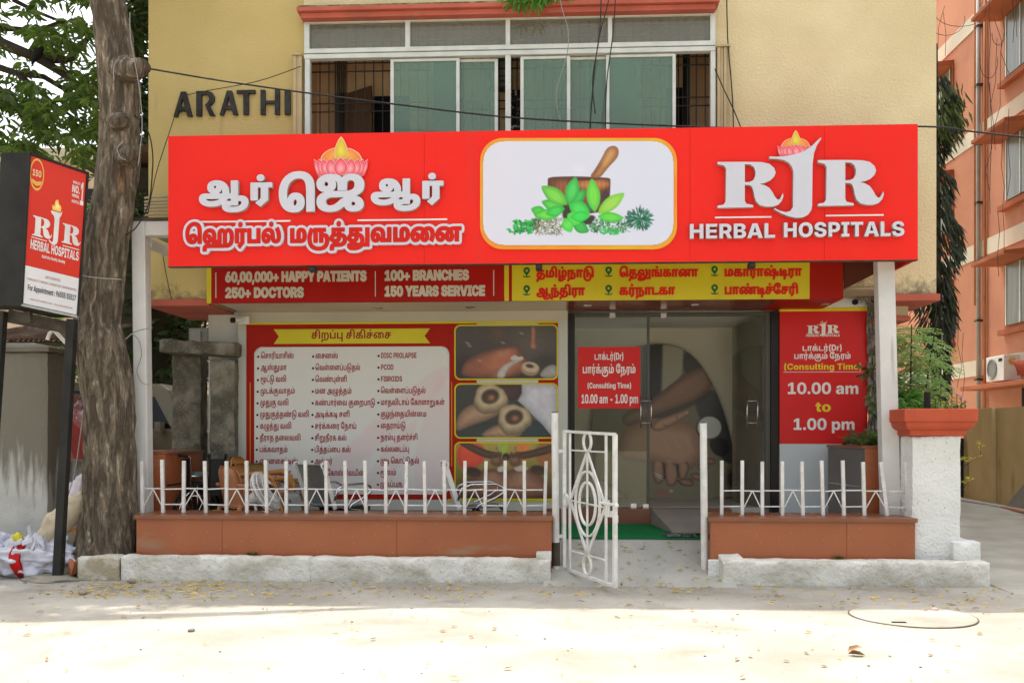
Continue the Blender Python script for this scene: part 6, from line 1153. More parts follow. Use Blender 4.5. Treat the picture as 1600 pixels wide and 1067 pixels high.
def pic2(c, y0):
    c.grad((50, 49, 40), (30, 38, 36)); e(c, 200, 640, 160, 60, (36, 50, 48), 0, .9)
    pp(c, [(75, 570), (120, 505), (200, 475), (300, 480), (340, 520), (260, 570), (160, 600), (75, 640)], (104, 78, 56), 3, (172, 138, 106), 14); pp(c, [(190, 668), (260, 610), (330, 590), (420, 610), (440, 668)], (112, 84, 62), 3, (182, 148, 112), 12)
    pp(c, [(300, 375), (430, 375), (432, 430), (400, 465), (350, 470), (310, 440)], (40, 21, 18), 3, (66, 34, 28), 10)
    pp(c, [(432, 372), (622, 372), (622, 668), (596, 662), (545, 600), (490, 545), (410, 468), (432, 430)], (150, 150, 154), 2, (196, 196, 200), 14, 0); e(c, 540, 500, 60, 90, (176, 176, 184), 30, .9, .7); pp(c, [(420, 668), (445, 630), (500, 570), (596, 662)], (30, 50, 52), 2, None, 4, 1)
    for x, y, s_ in ((262, 452, 1), (390, 562, 2)):
        th = [k*18 for k in range(20)]; rd = [1+.07*math.sin(3*R(t)+s_)+.04*math.sin(7*R(t)) for t in th]
        pp(c, [(x+94*q*math.cos(R(t)), y+10+80*q*math.sin(R(t))) for t, q in zip(th, rd)], (96, 80, 56), 2, (156, 138, 104), 10, 1); pp(c, [(x+86*q*math.cos(R(t)), y-4+70*q*math.sin(R(t))) for t, q in zip(th, rd)], (142, 124, 92), 2, (184, 166, 130), 7, 1)
        e(c, x, y-6, 60, 48, (58, 40, 26), -15, .3); e(c, x+4, y+4, 36, 28, (96, 62, 36), 0, .8); e(c, x+6, y, 22, 18, (150, 100, 60), 0, .8)
def pic3(c, y0):
    c.grad((168, 150, 60), (58, 36, 26)); pp(c, [(80, 688), (225, 688), (235, 790), (180, 830), (85, 830)], (190, 60, 34), 5, (214, 76, 40), 10); pp(c, [(300, 688), (360, 688), (350, 770), (310, 770)], (150, 170, 60), 5); pp(c, [(400, 688), (480, 688), (470, 790), (400, 790)], (206, 124, 50), 6); pp(c, [(500, 688), (622, 688), (622, 830), (510, 820)], (150, 96, 44), 6)
    pp(c, [(110, 990), (130, 900), (220, 835), (320, 830), (350, 845), (390, 830), (480, 830), (570, 900), (600, 990)], (92, 58, 40), 4, (170, 122, 92), 26); e(c, 350, 930, 20, 80, (112, 72, 50), 0, 1, .7); e(c, 270, 880, 50, 40, (188, 144, 114), 0, 1, .6); e(c, 430, 880, 50, 40, (188, 144, 114), 0, 1, .6); pp(c, [(300, 822), (340, 815), (345, 845), (300, 850)], (196, 186, 166), 2); pp(c, [(385, 818), (450, 812), (470, 840), (400, 848)], (190, 180, 160), 2)
    for pl in ([(85, 688), (150, 692), (255, 738), (300, 742), (318, 770), (270, 782), (200, 762), (110, 712)], [(610, 696), (540, 716), (450, 740), (400, 742), (380, 770), (430, 784), (520, 764), (615, 742)]): pp(c, pl, (46, 29, 22), 2, (98, 66, 48), 8)
    for x in (297, 396):
        e(c, x, 792, 40, 36, (104, 70, 48), 0, .3); e(c, x-5, 784, 24, 20, (138, 98, 68), 0, .8)
        for k in range(4): e(c, x-22+k*14, 757+4*math.sin(k*2), 9, 20, (72, 46, 34), 8, .4); e(c, x-23+k*14, 752, 5, 10, (112, 76, 56), 8, .8)
        e(c, x, 722, 13, 16, (150, 112, 82), 0, .5)
    for x, y in ((168, 848), (520, 838)):
        e(c, x, y, 54, 30, (58, 37, 27), 10, .3)
        for k in range(4): e(c, x-20+k*14, y+16, 6, 14, (86, 56, 42), 15, .5)
    e(c, 347, 768, 27, 26, (34, 23, 18), 0, .4); e(c, 345, 778, 9, 12, (150, 60, 42), 0, .6)
for y0, y1, f_ in ((508, 594, pic1), (599, 685, pic2), (690, 780, pic3)): picture(y0, y1, f_, '')
for y0, y1 in ((506.3, 508.3), (594.3, 598.7), (685.3, 689.7)): trect('pale_bar', M['listwhite'], 745, 841, y0, y1, .006, .0042)
# ------------------------------------------------------------------ consulting time board
YC = 10.2
CB = thing('consulting_time_board', 'tall red consulting time board right of the glass entrance, beside the white column', 'notice board', (PX(1287, YC), YC, .5))
cx0, cx1 = 1218.5, 1355.5
def cz(y): return PZ(y, YC, 1287)
def crect(name, m, x0, x1, y0, y1, d0, d1):
    b_ = MB(); b_.box(PX(x0, YC), PX(x1, YC), YC-d0, YC-d1, cz(y1), cz(y0)); return b_.build(name, m, CB)
crect('header_panel', M['printwhite'], cx0, cx1, 464, 480, 0, -.08); crect('yellow_line', M['yellowtext'], cx0, cx1, 480.2, 486.3, .002, -.08); crect('red_panel', M['redbright'], cx0, cx1, 486.5, 693, 0, -.08); crect('base_panel', mat('pale_blue_grey_board', (.52, .56, .55), .3, ns=1), cx0, cx1, 693.2, 803, -.004, -.08)
for q_ in (('டாக்டர்(Dr)', 1254, 1315, 548, 7.4), ('பார்க்கும் நேரம்', 1241, 1329, 560.5, 7.4), ('10.00 am', 1231, 1341, 615.5, 18), ('1.00 pm', 1240, 1335, 671.5, 18), ('HERBAL HOSPITALS', 1259.5, 1312, 526, 3.8)): Acc().text(*q_, YC).build('lettering', M['printwhite'], CB)
a = Acc(); a.mb.box(PX(1224, YC), PX(1347, YC), YC-.003, YC-.001, cz(581.6), cz(580.6)); a.build('underline', M['letterwhite'], CB)
for q_ in (('(Consulting Time)', 1225, 1346, 577.5, 9.6), ('to', 1274, 1298, 643, 15.5)): Acc().text(*q_, YC).build('lettering', M['yellowtext'], CB)
def emblem(parent, fn, d=.004, m=None):
    mb = MB()
    for polys in EMB:
        V, F, B = fill(polys, True); mb.add(*shape2mesh(V, F, B, fn, d))
    return mb.build('emblem', m or M['printwhite'], parent)
e0 = lambda x, y, d: Vector((PX(1260.5+(x-252)/1096*51.5, YC), YC-d, cz(501.5+(y-95)/527*23)))
emblem(CB, e0)
fe2 = Fan(); fe2.add([(700, 205), (690, 130), (735, 150), (768, 40), (800, 150), (850, 130), (840, 185), (770, 208)], e0, .0045, (240, 200, 80), (226, 120, 60)); fe2.build('lotus_emblem', CB)
# ------------------------------------------------------------------ entrance
YE = 10.27
EN = thing('glass_entrance', 'tall glass hospital entrance in a black frame with steel pull handles', 'glass door', (PX(1050, YE), YE, .53))
ez0, ez1 = .532, PZ(489, YE, 1050)
b = MB(); b.box(PX(889, YE), PX(898, YE), YE-.03, YE+.08, ez0-.18, ez1); b.box(PX(1204, YE), PX(1217, YE), YE-.03, YE+.08, ez0-.18, ez1); b.box(PX(889, YE), PX(1217, YE), YE-.03, YE+.08, ez1+.001, 2.60); b.build('frame', M['blackframe'], EN)
b = MB(); b.box(PX(898.5, YE), PX(1203.5, YE), YE, YE+.05, ez1-.035, ez1-.001); b.box(PX(1011, YE), PX(1015, YE), YE+.0, YE+.03, ez0, ez1-.036); b.box(PX(1196, YE), PX(1203.5, YE), YE, YE+.05, ez0, ez1-.036); b.build('door_track', mat('dark_track', (.09, .09, .075), .4), EN)
b = MB(); b.box(PX(899, YE), PX(1010.5, YE), YE+.01, YE+.022, ez0+.004, ez1-.036); LG = b.build('door_leaf', M['glass'], EN)
xh = PX(1196, YE); b = MB(); b.hexa([(xh-.012, YE+.04, ez0), (xh, YE+.04, ez0), (xh-.16, YE+1.0, ez0), (xh-.172, YE+1.0, ez0), (xh-.012, YE+.04, ez1-.04), (xh, YE+.04, ez1-.04), (xh-.16, YE+1.0, ez1-.04), (xh-.172, YE+1.0, ez1-.04)]); OG = b.build('door_leaf', glassmat('olive_edge_glass', (.8, .8, .7), (.42, .41, .31), .35, ior=1.25), EN)
def handle(x, y, parent):
    h = MB(); z0, z1 = PZ(668, YE, x), PZ(619, YE, x)
    for dx in (-.055, .055): h.tube([(PX(x, YE)+dx, y, z0), (PX(x, YE)+dx, y, z1)], .007, 8)
    for z in (z0+.05, z1-.05): h.tube([(PX(x, YE)-.055, y, z), (PX(x, YE)+.055, y, z)], .005, 6)
    h.build('handle', M['steel'], parent, smooth=True)
handle(1009, YE-.04, LG); handle(1175, YE-.02, OG)
for px, py in ((957, 493), (1037, 493), (1009, 791), (990, 790)): b = MB(); c = P(px, py, YE); b.box(c.x-.03, c.x+.03, YE-.004, YE+.006, c.z-.025, c.z+.025); b.build('patch_fitting', M['steel'], LG)
# time sticker on the door
YN = YE-.001
ST = thing('door_notice', 'square red notice reading 10.00 am - 1.00 pm stuck on the left glass door', 'notice', (PX(952, YN), YN, PZ(638, YN)))
b = MB(); b.box(PX(903, YN), PX(1000.5, YN), YN, YN+.008, PZ(638, YN, 952), PZ(542, YN, 952)); b.build('sticker', M['redbright'], ST)
for q_ in (('டாக்டர்(Dr)', 929, 974, 562, 8.6), ('பார்க்கும் நேரம்', 910.5, 993, 583, 10), ('(Consulting Time)', 918, 986, 606.5, 8.6), ('10.00 am - 1.00 pm', 908.5, 997, 630, 14)): Acc().text(*q_, YN).build('lettering', M['printwhite'], ST)
# hall mural: clasped hands printed on an arched panel
YM = 11.95
mu = thing('arched_mural', 'arched wall picture of hands massaging a wrist, seen through the glass entrance', 'mural', (PX(1080, YM), YM, .55))
mf = lambda x, y, d: Vector((PX(990+x/3.95, YM), YM-d, PZ(520+y/3.95, YM, 1080)))
ARC = [(60, 75), (170, 70), (250, 78), (330, 115), (400, 180), (460, 270), (510, 370), (550, 480), (590, 620), (630, 790), (660, 960), (665, 1020), (-260, 1020), (-260, 400), (-150, 200), (-40, 100)]
V, F, B = fill([smooth_poly(ARC, 1)], True); mb = MB(); mb.add(*shape2mesh(V, F, B, mf, .03, .001)); mb.build('panel_edge', mat('mural_border', (.17, .145, .10), .5), mu)
cv = Canvas(-262, 668, 66, 1022, 190, 200, (104, 98, 82)); cv.grad((100, 96, 80), (150, 142, 112))
cv.poly([(60, 60), (178, 60), (165, 370), (80, 520), (40, 520)], (48, 46, 42), 14, sm=0); cv.poly([(180, 60), (305, 90), (296, 250), (250, 330), (175, 400)], (172, 168, 144), 10, sm=0); cv.poly([(300, 100), (420, 150), (520, 330), (440, 300), (310, 280)], (66, 62, 54), 12)
cv.poly([(360, 420), (470, 330), (540, 400), (600, 620), (640, 820), (560, 800), (480, 700), (420, 560)], (66, 66, 64), 16)
cv.poly([(430, 200), (470, 250), (490, 330), (400, 410), (290, 460), (180, 500), (60, 545), (-60, 590), (-80, 500), (60, 440), (150, 380), (230, 316), (320, 250)], (96, 70, 52), 7, (150, 114, 88), 46); cv.ell(300, 340, 150, 34, (166, 128, 98), -33, 1, .6); cv.poly([(100, 520), (250, 470), (400, 405), (470, 360), (480, 385), (390, 440), (240, 505), (90, 560)], (62, 46, 36), 10, alpha=.8)
cv.poly([(-80, 600), (40, 545), (140, 520), (220, 540), (330, 545), (400, 590), (420, 660), (430, 740), (400, 800), (340, 850), (260, 850), (180, 830), (100, 810), (20, 790), (-100, 780)], (140, 104, 78), 6, (196, 156, 124), 80)
for pl in ([(108, 790), (178, 782), (192, 845), (188, 905), (162, 935), (132, 926), (114, 880)], [(188, 795), (262, 800), (280, 866), (266, 930), (232, 950), (198, 936), (188, 880)], [(266, 800), (332, 790), (346, 830), (326, 890), (290, 922), (272, 880)], [(268, 905), (330, 893), (370, 920), (368, 945), (322, 946), (282, 934)], [(336, 868), (396, 858), (432, 888), (414, 914), (362, 904)], [(388, 806), (450, 798), (472, 828), (432, 850), (390, 842)], [(446, 768), (498, 772), (510, 798), (480, 816), (440, 802)]): cv.poly(pl, (104, 76, 58), 5, (186, 146, 116), 24)
for a_, c_ in (((185, 800), (190, 900)), ((266, 805), (276, 890)), ((262, 905), (300, 935)), ((332, 890), (372, 915))): cv.poly([(a_[0]-5, a_[1]), (a_[0]+5, a_[1]), (c_[0]+4, c_[1]), (c_[0]-4, c_[1])], (52, 38, 30), 6, sm=0)
for x in (150, 222, 296): cv.ell(x, 800, 30, 26, (210, 170, 136), 0, 1, .7); cv.ell(x+50, 690, 12, 90, (206, 168, 136), -28, 1, .5)
cv.poly([(100, 590), (140, 535), (230, 505), (305, 478), (345, 482), (340, 506), (280, 545), (210, 585), (150, 612)], (116, 86, 66), 5, (198, 156, 124), 22); cv.ell(325, 492, 18, 10, (220, 184, 156), -15, .8)
cv.poly([(400, 560), (450, 540), (470, 700), (430, 720)], (150, 114, 88), 12); cv.poly([(455, 655), (560, 640), (600, 720), (545, 770), (480, 740)], (38, 38, 37), 8)
cv.ell(465, 586, 86, 78, (64, 62, 58), 0, .06); cv.ell(465, 584, 76, 70, (206, 212, 202), 0, .08); cv.ell(440, 560, 40, 30, (224, 228, 220), 0, 1, .7)
cv.ell(152, 876, 36, 6, (216, 212, 200), 25, .4); cv.ell(154, 892, 36, 4, (200, 196, 184), 25, .4); cv.ell(195, 572, 22, 4, (84, 60, 46), 20, .6); cv.ell(265, 522, 4, 20, (90, 66, 50), 0, .6)
cv.ell(180, 985, 80, 22, (190, 104, 86), 0, .9, .8); cv.ell(230, 975, 20, 12, (224, 190, 180), 0, .8); cv.ell(600, 900, 40, 120, (40, 37, 32), 0, .7)
cv.mesh('picture', mf, mu, .034, clip=smooth_poly(ARC, 1))
# ------------------------------------------------------------------ forecourt carpet, ramp, mat
def drape(name, m, x0, x1, y0, y1, th, label, cat, nx=14, ny=10, wob=0):
    vs = []
    for j in range(ny):
        for i in range(nx):
            x = x0+(x1-x0)*i/(nx-1); y = y0+(y1-y0)*j/(ny-1); vs.append((x+wob*fbm(x*3, y*3, 2), y+wob*fbm(x*4, y*2, 9), zcourt(y)+th+.003*fbm(x*5, y*5, 1)+.004))
    n = len(vs); vs += [(v[0], v[1], v[2]-th) for v in vs]; fs = [(j*nx+i, j*nx+i+1, (j+1)*nx+i+1, (j+1)*nx+i) for j in range(ny-1) for i in range(nx-1)]
    edge = [i for i in range(nx)]+[j*nx+nx-1 for j in range(1, ny)]+[(ny-1)*nx+i for i in range(nx-2, -1, -1)]+[j*nx for j in range(ny-2, 0, -1)]
    fs += [(edge[i], edge[i-1], edge[i-1]+n, edge[i]+n) for i in range(len(edge))]
    return tag(link_mesh(name, vs, fs, m), label, cat)
drape('turf_carpet', M['greencarpet'], PX(868, 9.6), PX(1096, 9.6), 9.16, 10.15, .012, 'green artificial turf carpet on the forecourt before the entrance step', 'carpet')
b = MB(); x0, x1 = PX(1021, 9.9), PX(1108, 9.9)
b.hexa([(x0+.13, 9.32, .355), (x1, 9.32, .355), (x1, 10.15, .36), (x0, 10.15, .36), (x0+.13, 9.32, .368), (x1, 9.32, .368), (x1, 10.15, .53), (x0, 10.15, .53)])
tag(b.build('access_ramp', M['ramp'], bevel=.004), 'grey cement wedge ramp leading up to the glass entrance', 'ramp')
drape('doormat', M['doormat'], PX(1038, 9.25), PX(1086, 9.25), 9.17, 9.31, .012, 'small woven black and white doormat at the foot of the cement ramp', 'doormat', 20, 8, .02).location.z += .02
# ------------------------------------------------------------------ low granite walls, railings, kerbs
def lowwall(x0, x1, label, joints):
    t_ = thing('low_wall', label, 'low wall', ((x0+x1)/2, 8.62, .2), 'low granite walls along the frontage')
    b = MB(); js = [x0]+[PX(j, 8.62) for j in joints]+[x1]
    for a_, c_ in zip(js, js[1:]): b.box(a_+.0015, c_-.0015, 8.62, 9.17, .06, .53)
    b.build('granite_cladding', M['granite'], t_); 
    b = MB(); b.box(x0-.015, x1+.015, 8.595, 9.2, .532, .572); b.build('coping', M['granitecap'], t_, bevel=.008); return t_
WL = (PX(213, 8.62), PX(862, 8.62)); WR = (PX(1110, 8.62), PX(1430, 8.62))
lowwall(*WL, 'long brown granite low wall left of the gate, carrying the longer row of pickets', [347, 620]); 
lw = lowwall(*WR, 'short brown granite low wall between the gate opening and the white pillar', [1323])
def railing(px, tops, zig, label, yr=8.85):
    zb = .5735; zt_ = PZ(719.5, yr, 640); zu, zl = PZ(764.5, yr, 640), PZ(789, yr, 640)
    t_ = thing('picket_railing', label, 'railing', (PX((px[0]+px[-1])/2, yr), yr, zb), 'white picket railings on the low walls')
    for i, (p, dl) in enumerate(zip(px, tops)):
        b = MB(); x = PX(p, yr); b.bar((x, yr, zb), (x+dl, yr-.005, zt_+random.uniform(-.008, .008)), .030, .030); b.build('picket', M['whitepaint'], t_, bevel=.003)
    for i in range(len(px)-1):
        x0, x1 = PX(px[i], yr)+.016, PX(px[i+1], yr)-.016; b = MB(); b.bar((x0, yr, zu+random.uniform(-.006, .006)), (x1, yr, zu+random.uniform(-.006, .006)), .011); b.build('rail', M['whitepaint'], t_)
        b = MB()
        if i % 2 == zig: b.bar((x0, yr, zl-.01), ((x0+x1)/2, yr, zu-.004), .009); b.bar(((x0+x1)/2+.004, yr, zu-.006), (x1, yr, zl-.01), .009); b.build('zigzag_brace', M['whitepaint'], t_)
        else: b.bar((x0, yr, zl), (x1, yr, zl+random.uniform(-.006, .006)), .011); b.build('rail', M['whitepaint'], t_)
lp = [223, 255, 287, 322, 354, 386, 417, 447.5, 479, 510, 541, 572, 603, 634, 664.5, 695, 726, 757.5, 789, 819.5, 851]
railing(lp, [random.uniform(-.012, .014) for _ in lp], 0, 'long white picket railing on the granite wall left of the gate')
rp = [1127.5, 1159.5, 1191, 1222.5, 1254.5, 1286, 1318.5, 1350.5, 1386, 1418]
railing(rp, [0, 0, -.002, -.004, -.012, -.016, -.012, -.014, -.06, -.022], 1, 'short white picket railing on the granite wall beside the white pillar')
def rough_box(name, m, x0, x1, y0, y1, z0, z1, nx, ny, nz, amp, parent=None, seed=0, base=None, topf=None, botf=None, chip=.0):
    bm = bmesh.new(); vs = {}; V = []; F = []
    def vid(i, j, k):
        if (i, j, k) not in vs:
            x = x0+(x1-x0)*i/nx; y = y0+(y1-y0)*j/ny; z = z0+(z1-z0)*k/nz
            if topf: z = z0+(topf(x, y)-z0)*k/nz
            d = amp*fbm(x*5+seed, y*5, z*5, 4); q = amp*fbm(x*5, y*5+seed, z*5+9, 4)
            edge = (i in (0, nx))+(j in (0, ny))+(k in (0, nz))
            if edge >= 2:
                cx_, cy_, cz_ = (x0+x1)/2, (y0+y1)/2, (z0+z1)/2; sh_ = chip*(.6+.8*abs(fbm(x*7, y*7, z*7+seed, 3)))
                if j in (0, ny): y += sh_*(1 if j == 0 else -1)
                if k in (0, nz): z += sh_*(1 if k == 0 else -1)
            vs[(i, j, k)] = len(V); V.append((x+q*.6, y+d, z+(q if k else 0)))
        return vs[(i, j, k)]
    for i in range(nx):
        for k in range(nz): F.append((vid(i, 0, k), vid(i+1, 0, k), vid(i+1, 0, k+1), vid(i, 0, k+1))); F.append((vid(i+1, ny, k), vid(i, ny, k), vid(i, ny, k+1), vid(i+1, ny, k+1)))
        for j in range(ny): F.append((vid(i, j, nz), vid(i+1, j, nz), vid(i+1, j+1, nz), vid(i, j+1, nz))); F.append((vid(i, j+1, 0), vid(i+1, j+1, 0), vid(i+1, j, 0), vid(i, j, 0)))
    for j in range(ny):
        for k in range(nz): F.append((vid(0, j+1, k), vid(0, j, k), vid(0, j, k+1), vid(0, j+1, k+1))); F.append((vid(nx, j, k), vid(nx, j+1, k), vid(nx, j+1, k+1), vid(nx, j, k+1)))
    bm.free(); o = link_mesh(name, V, F, m, parent, True, base=base); o.data.set_sharp_from_angle(angle=R(48)); return o
yk0, yk1 = 8.44, 8.6
KL = thing('kerb', 'long cracked whitewashed kerb in front of the left granite wall', 'kerb', (PX(500, yk0), 8.5, 0), 'whitewashed kerbs along the frontage')
rough_box('kerb_block', M['kerb'], PX(186, yk0)+.012, PX(484, yk0)-.001, yk0, yk1, -.03, .215, 70, 5, 8, .012, KL, 1, chip=.010)
rough_box('kerb_block', M['kerb'], PX(484, yk0), PX(860, yk0), yk0, yk1, -.03, .212, 80, 5, 8, .012, KL, 2, chip=.010)
rough_box('end_block', mat('chipped_whitewash_block', (.62, .60, .52), .95, col2=(.40, .34, .23), ns=5, lo=.42, hi=.58, bump=.8, bs=30, speck=((.2, .18, .12), 26, .14)), PX(120, yk0-.02), PX(184, yk0-.02), yk0-.03, yk1, -.03, .215, 24, 5, 8, .018, KL, 3, chip=.02)
rough_box('upstand', M['kerb'], PX(838, yk0), PX(861, yk0), yk0+.01, yk1+.1, .200, .265, 8, 6, 3, .005, KL, 4, chip=.003)
xr0, xr1 = PX(1135, yk0-.03), PX(1547, yk0-.03)
KR = thing('kerb', 'whitewashed kerb with a stub along the driveway in front of the short granite wall', 'kerb', (PX(1340, yk0), 8.5, 0), 'whitewashed kerbs along the frontage')
rough_box('kerb_block', M['kerb'], xr0, xr1, yk0-.03, yk1, -.03, .215, 90, 6, 8, .012, KR, 5, chip=.010)
b = MB(); xk = PX(1122, 8.6)
b.hexa([(xr0-.03, yk0-.03, 0), (xr0+.16, yk0-.03, 0), (xr0+.12, 8.72, 0), (xk, 8.72, 0), (xr0-.03, yk0-.035, .19), (xr0+.17, yk0-.035, .217), (xr0+.13, 8.72, .27), (xk, 8.72, .27)]); b.build('end_block', M['kerb'], KR, bevel=.015)
rough_box('driveway_stub', M['pillarwhite'], PX(1489, 8.62), PX(1531, 8.62), 8.6, 9.5, .1, .37, 8, 20, 6, .008, KR, 6, chip=.012)
# gate posts, gate
def post(px, ytop, label, extra):
    x = PX(px, 8.72); t_ = thing('gate_post', label, 'gate post', (x, 8.72, .05), 'white pipe gate posts')
    b = MB(); b.tube([(x, 8.72, .03), (x-.012, 8.72, PZ(ytop, 8.72, px))], .032, 14); b.build('pipe', M['whitepaint'], t_, smooth=False)
    b = MB(); b.lathe([(.028, 0), (.028, .012), (.0, .012)], (x-.012, 8.72, PZ(ytop, 8.72, px)-.004), 12, False); b.build('cap', M['iron'], t_)
    if extra: b = MB(); b.tube([(x-.001, 8.72, .12), (x-.003, 8.72, .33)], .037, 12); b.build('rust_sleeve', M['rustmetal'], t_)
    else: b = MB(); b.bar((x, 8.685, .79), (x, 8.685, .85), .028, .012); b.build('latch_keeper', M['whitepaint'], t_, bevel=.003)
    return x
xp = post(869, 645, 'white pipe gate post with a rusty sleeve at the end of the long wall', True); post(1101, 661, 'white pipe gate post standing alone beside the short wall', False)
b = MB(); b.box(PX(1104, 8.68), PX(1124, 8.68), 8.57, 8.617, -.02, .20); tag(b.build('footing_block', M['pillarwhite'], bevel=.01), 'small whitewashed cement footing between the right gate post and kerb', 'footing')
GA = thing('gate', 'open white wrought iron gate with a diamond and two ovals', 'gate', (PX(880, 8.75), 8.75, .08))
gh = Vector((PX(881, 8.75), 8.75, .092)); gf = Vector((PX(961, 7.86), 7.86, .082)); gw = (gf-gh); H_ = 1.245
def gp(u, v, d=0): 
    n_ = Vector((gw.y, -gw.x, 0)).normalized(); return gh+gw*u+Vector((0, 0, v*H_))+n_*d
def gb(name, pts, wd, dp=None, closed=False):
    b_ = MB(); 
    for p_, q_ in zip(pts, pts[1:]+([pts[0]] if closed else [])): b_.bar(gp(*p_), gp(*q_), wd, dp or wd, up=(gw.y, -gw.x, 0))
    return b_.build(name, M['whitepaint'], GA)
gb('stile', [(0, 0), (0, 1.0)], .032); gb('stile', [(1, -.02), (1, .985)], .032); gb('upright', [(.13, .01), (.13, .985)], .022, .016); gb('upright', [(.84, .0), (.84, .985)], .022, .016); gb('upright', [(.485, .14), (.485, .86)], .02, .012)
gb('rail', [(0, 1.0), (1, .985)], .024); gb('rail', [(0, .0), (1, -.01)], .024); gb('cross_rail', [(.13, .865), (.84, .865)], .012); gb('cross_rail', [(.13, .145), (.84, .145)], .012); gb('cross_rail', [(.13, .505), (.84, .495)], .012)
gb('diamond', [(.485, .86), (.14, .505), (.485, .145), (.83, .5)], .028, .012, True)
for rx, rz in ((.24, .225), (.16, .15)): gb('oval', [(.485+rx*math.cos(R(a_)), .5+rz*math.sin(R(a_))) for a_ in range(0, 360, 12)], .016, .02, True)
for v0, v1 in ((.865, .995), (.005, .14)): gb('loop', [(.485+.075*math.sin(R(a_)), (v0+v1)/2+(v1-v0)/2*math.cos(R(a_))) for a_ in range(0, 360, 20)], .014, .02, True)
gb('ring', [(.03+.06*math.sin(R(a_)), .5+.045*math.cos(R(a_))) for a_ in range(0, 360, 24)], .014, .02, True)
b = MB(); b.tube([gp(.78, .525, .02), gp(1.08, .525, .02)], .012, 8); b.tube([gp(1.08, .525, .02), gp(1.08, .525, .05)], .018, 8); b.bar(gp(.84, .46, .01), gp(1.04, .46, .01), .05, .01, up=(0, 1, 0)); b.tube([gp(.93, .55, .02), gp(.93, .44, .02)], .01, 8); b.tube([gp(1.05, .46, .02), gp(1.05, .41, .02)], .02, 8); b.build('latch', M['whitepaint'], GA)
b = MB()
for v in (.855, .235): b.bar(gp(-.0, v), (xp, 8.72, gh.z+v*H_), .03, .02)
b.build('hinge', M['whitepaint'], GA)
# right pillar
PL = thing('gate_pillar', 'white roughcast gate pillar with a red oxide moulded cap at the driveway corner', 'pillar', (PX(1463, 8.7), 8.9, 0))
px0, px1 = PX(1426, 8.68), PX(1501, 8.68)
rough_box('shaft', M['pillarwhite'], px0, px1, 8.68, 9.2, .0, PZ(681, 8.68, 1460), 18, 18, 40, .012, PL, 8, chip=.01)
zc = PZ(681, 8.68, 1460); 
b = MB(); lv = [(.02, 0), (.034, .008), (.034, .048), (.05, .054), (.072, .068), (.086, .09), (.09, .122), (.106, .128), (.106, .234), (.10, .24)]; vs = []
for e_, dz in lv: vs += [(px0-e_, 8.68-e_, zc+dz), (px1+e_, 8.68-e_, zc+dz), (px1+e_, 9.2+e_, zc+dz), (px0-e_, 9.2+e_, zc+dz)]
fs = [(i*4+k, i*4+(k+1) % 4, (i+1)*4+(k+1) % 4, (i+1)*4+k) for i in range(len(lv)-1) for k in range(4)]+[(3, 2, 1, 0), tuple(range(len(vs)-4, len(vs)))]
b.add(vs, fs); b.build('cap', M['oxide'], PL, bevel=.006)
b = MB(); c = P(1449, 640, 8.95); b.lathe([(.05, 0), (.03, .02), (.028, .07), (.028, .12), (.026, .16), (0, .16)], (c.x, 8.95, zc+.24), 14); tag(b.build('lamp_stub', M['rubber']), 'short black lamp base on the red cap of the white pillar', 'lamp base')
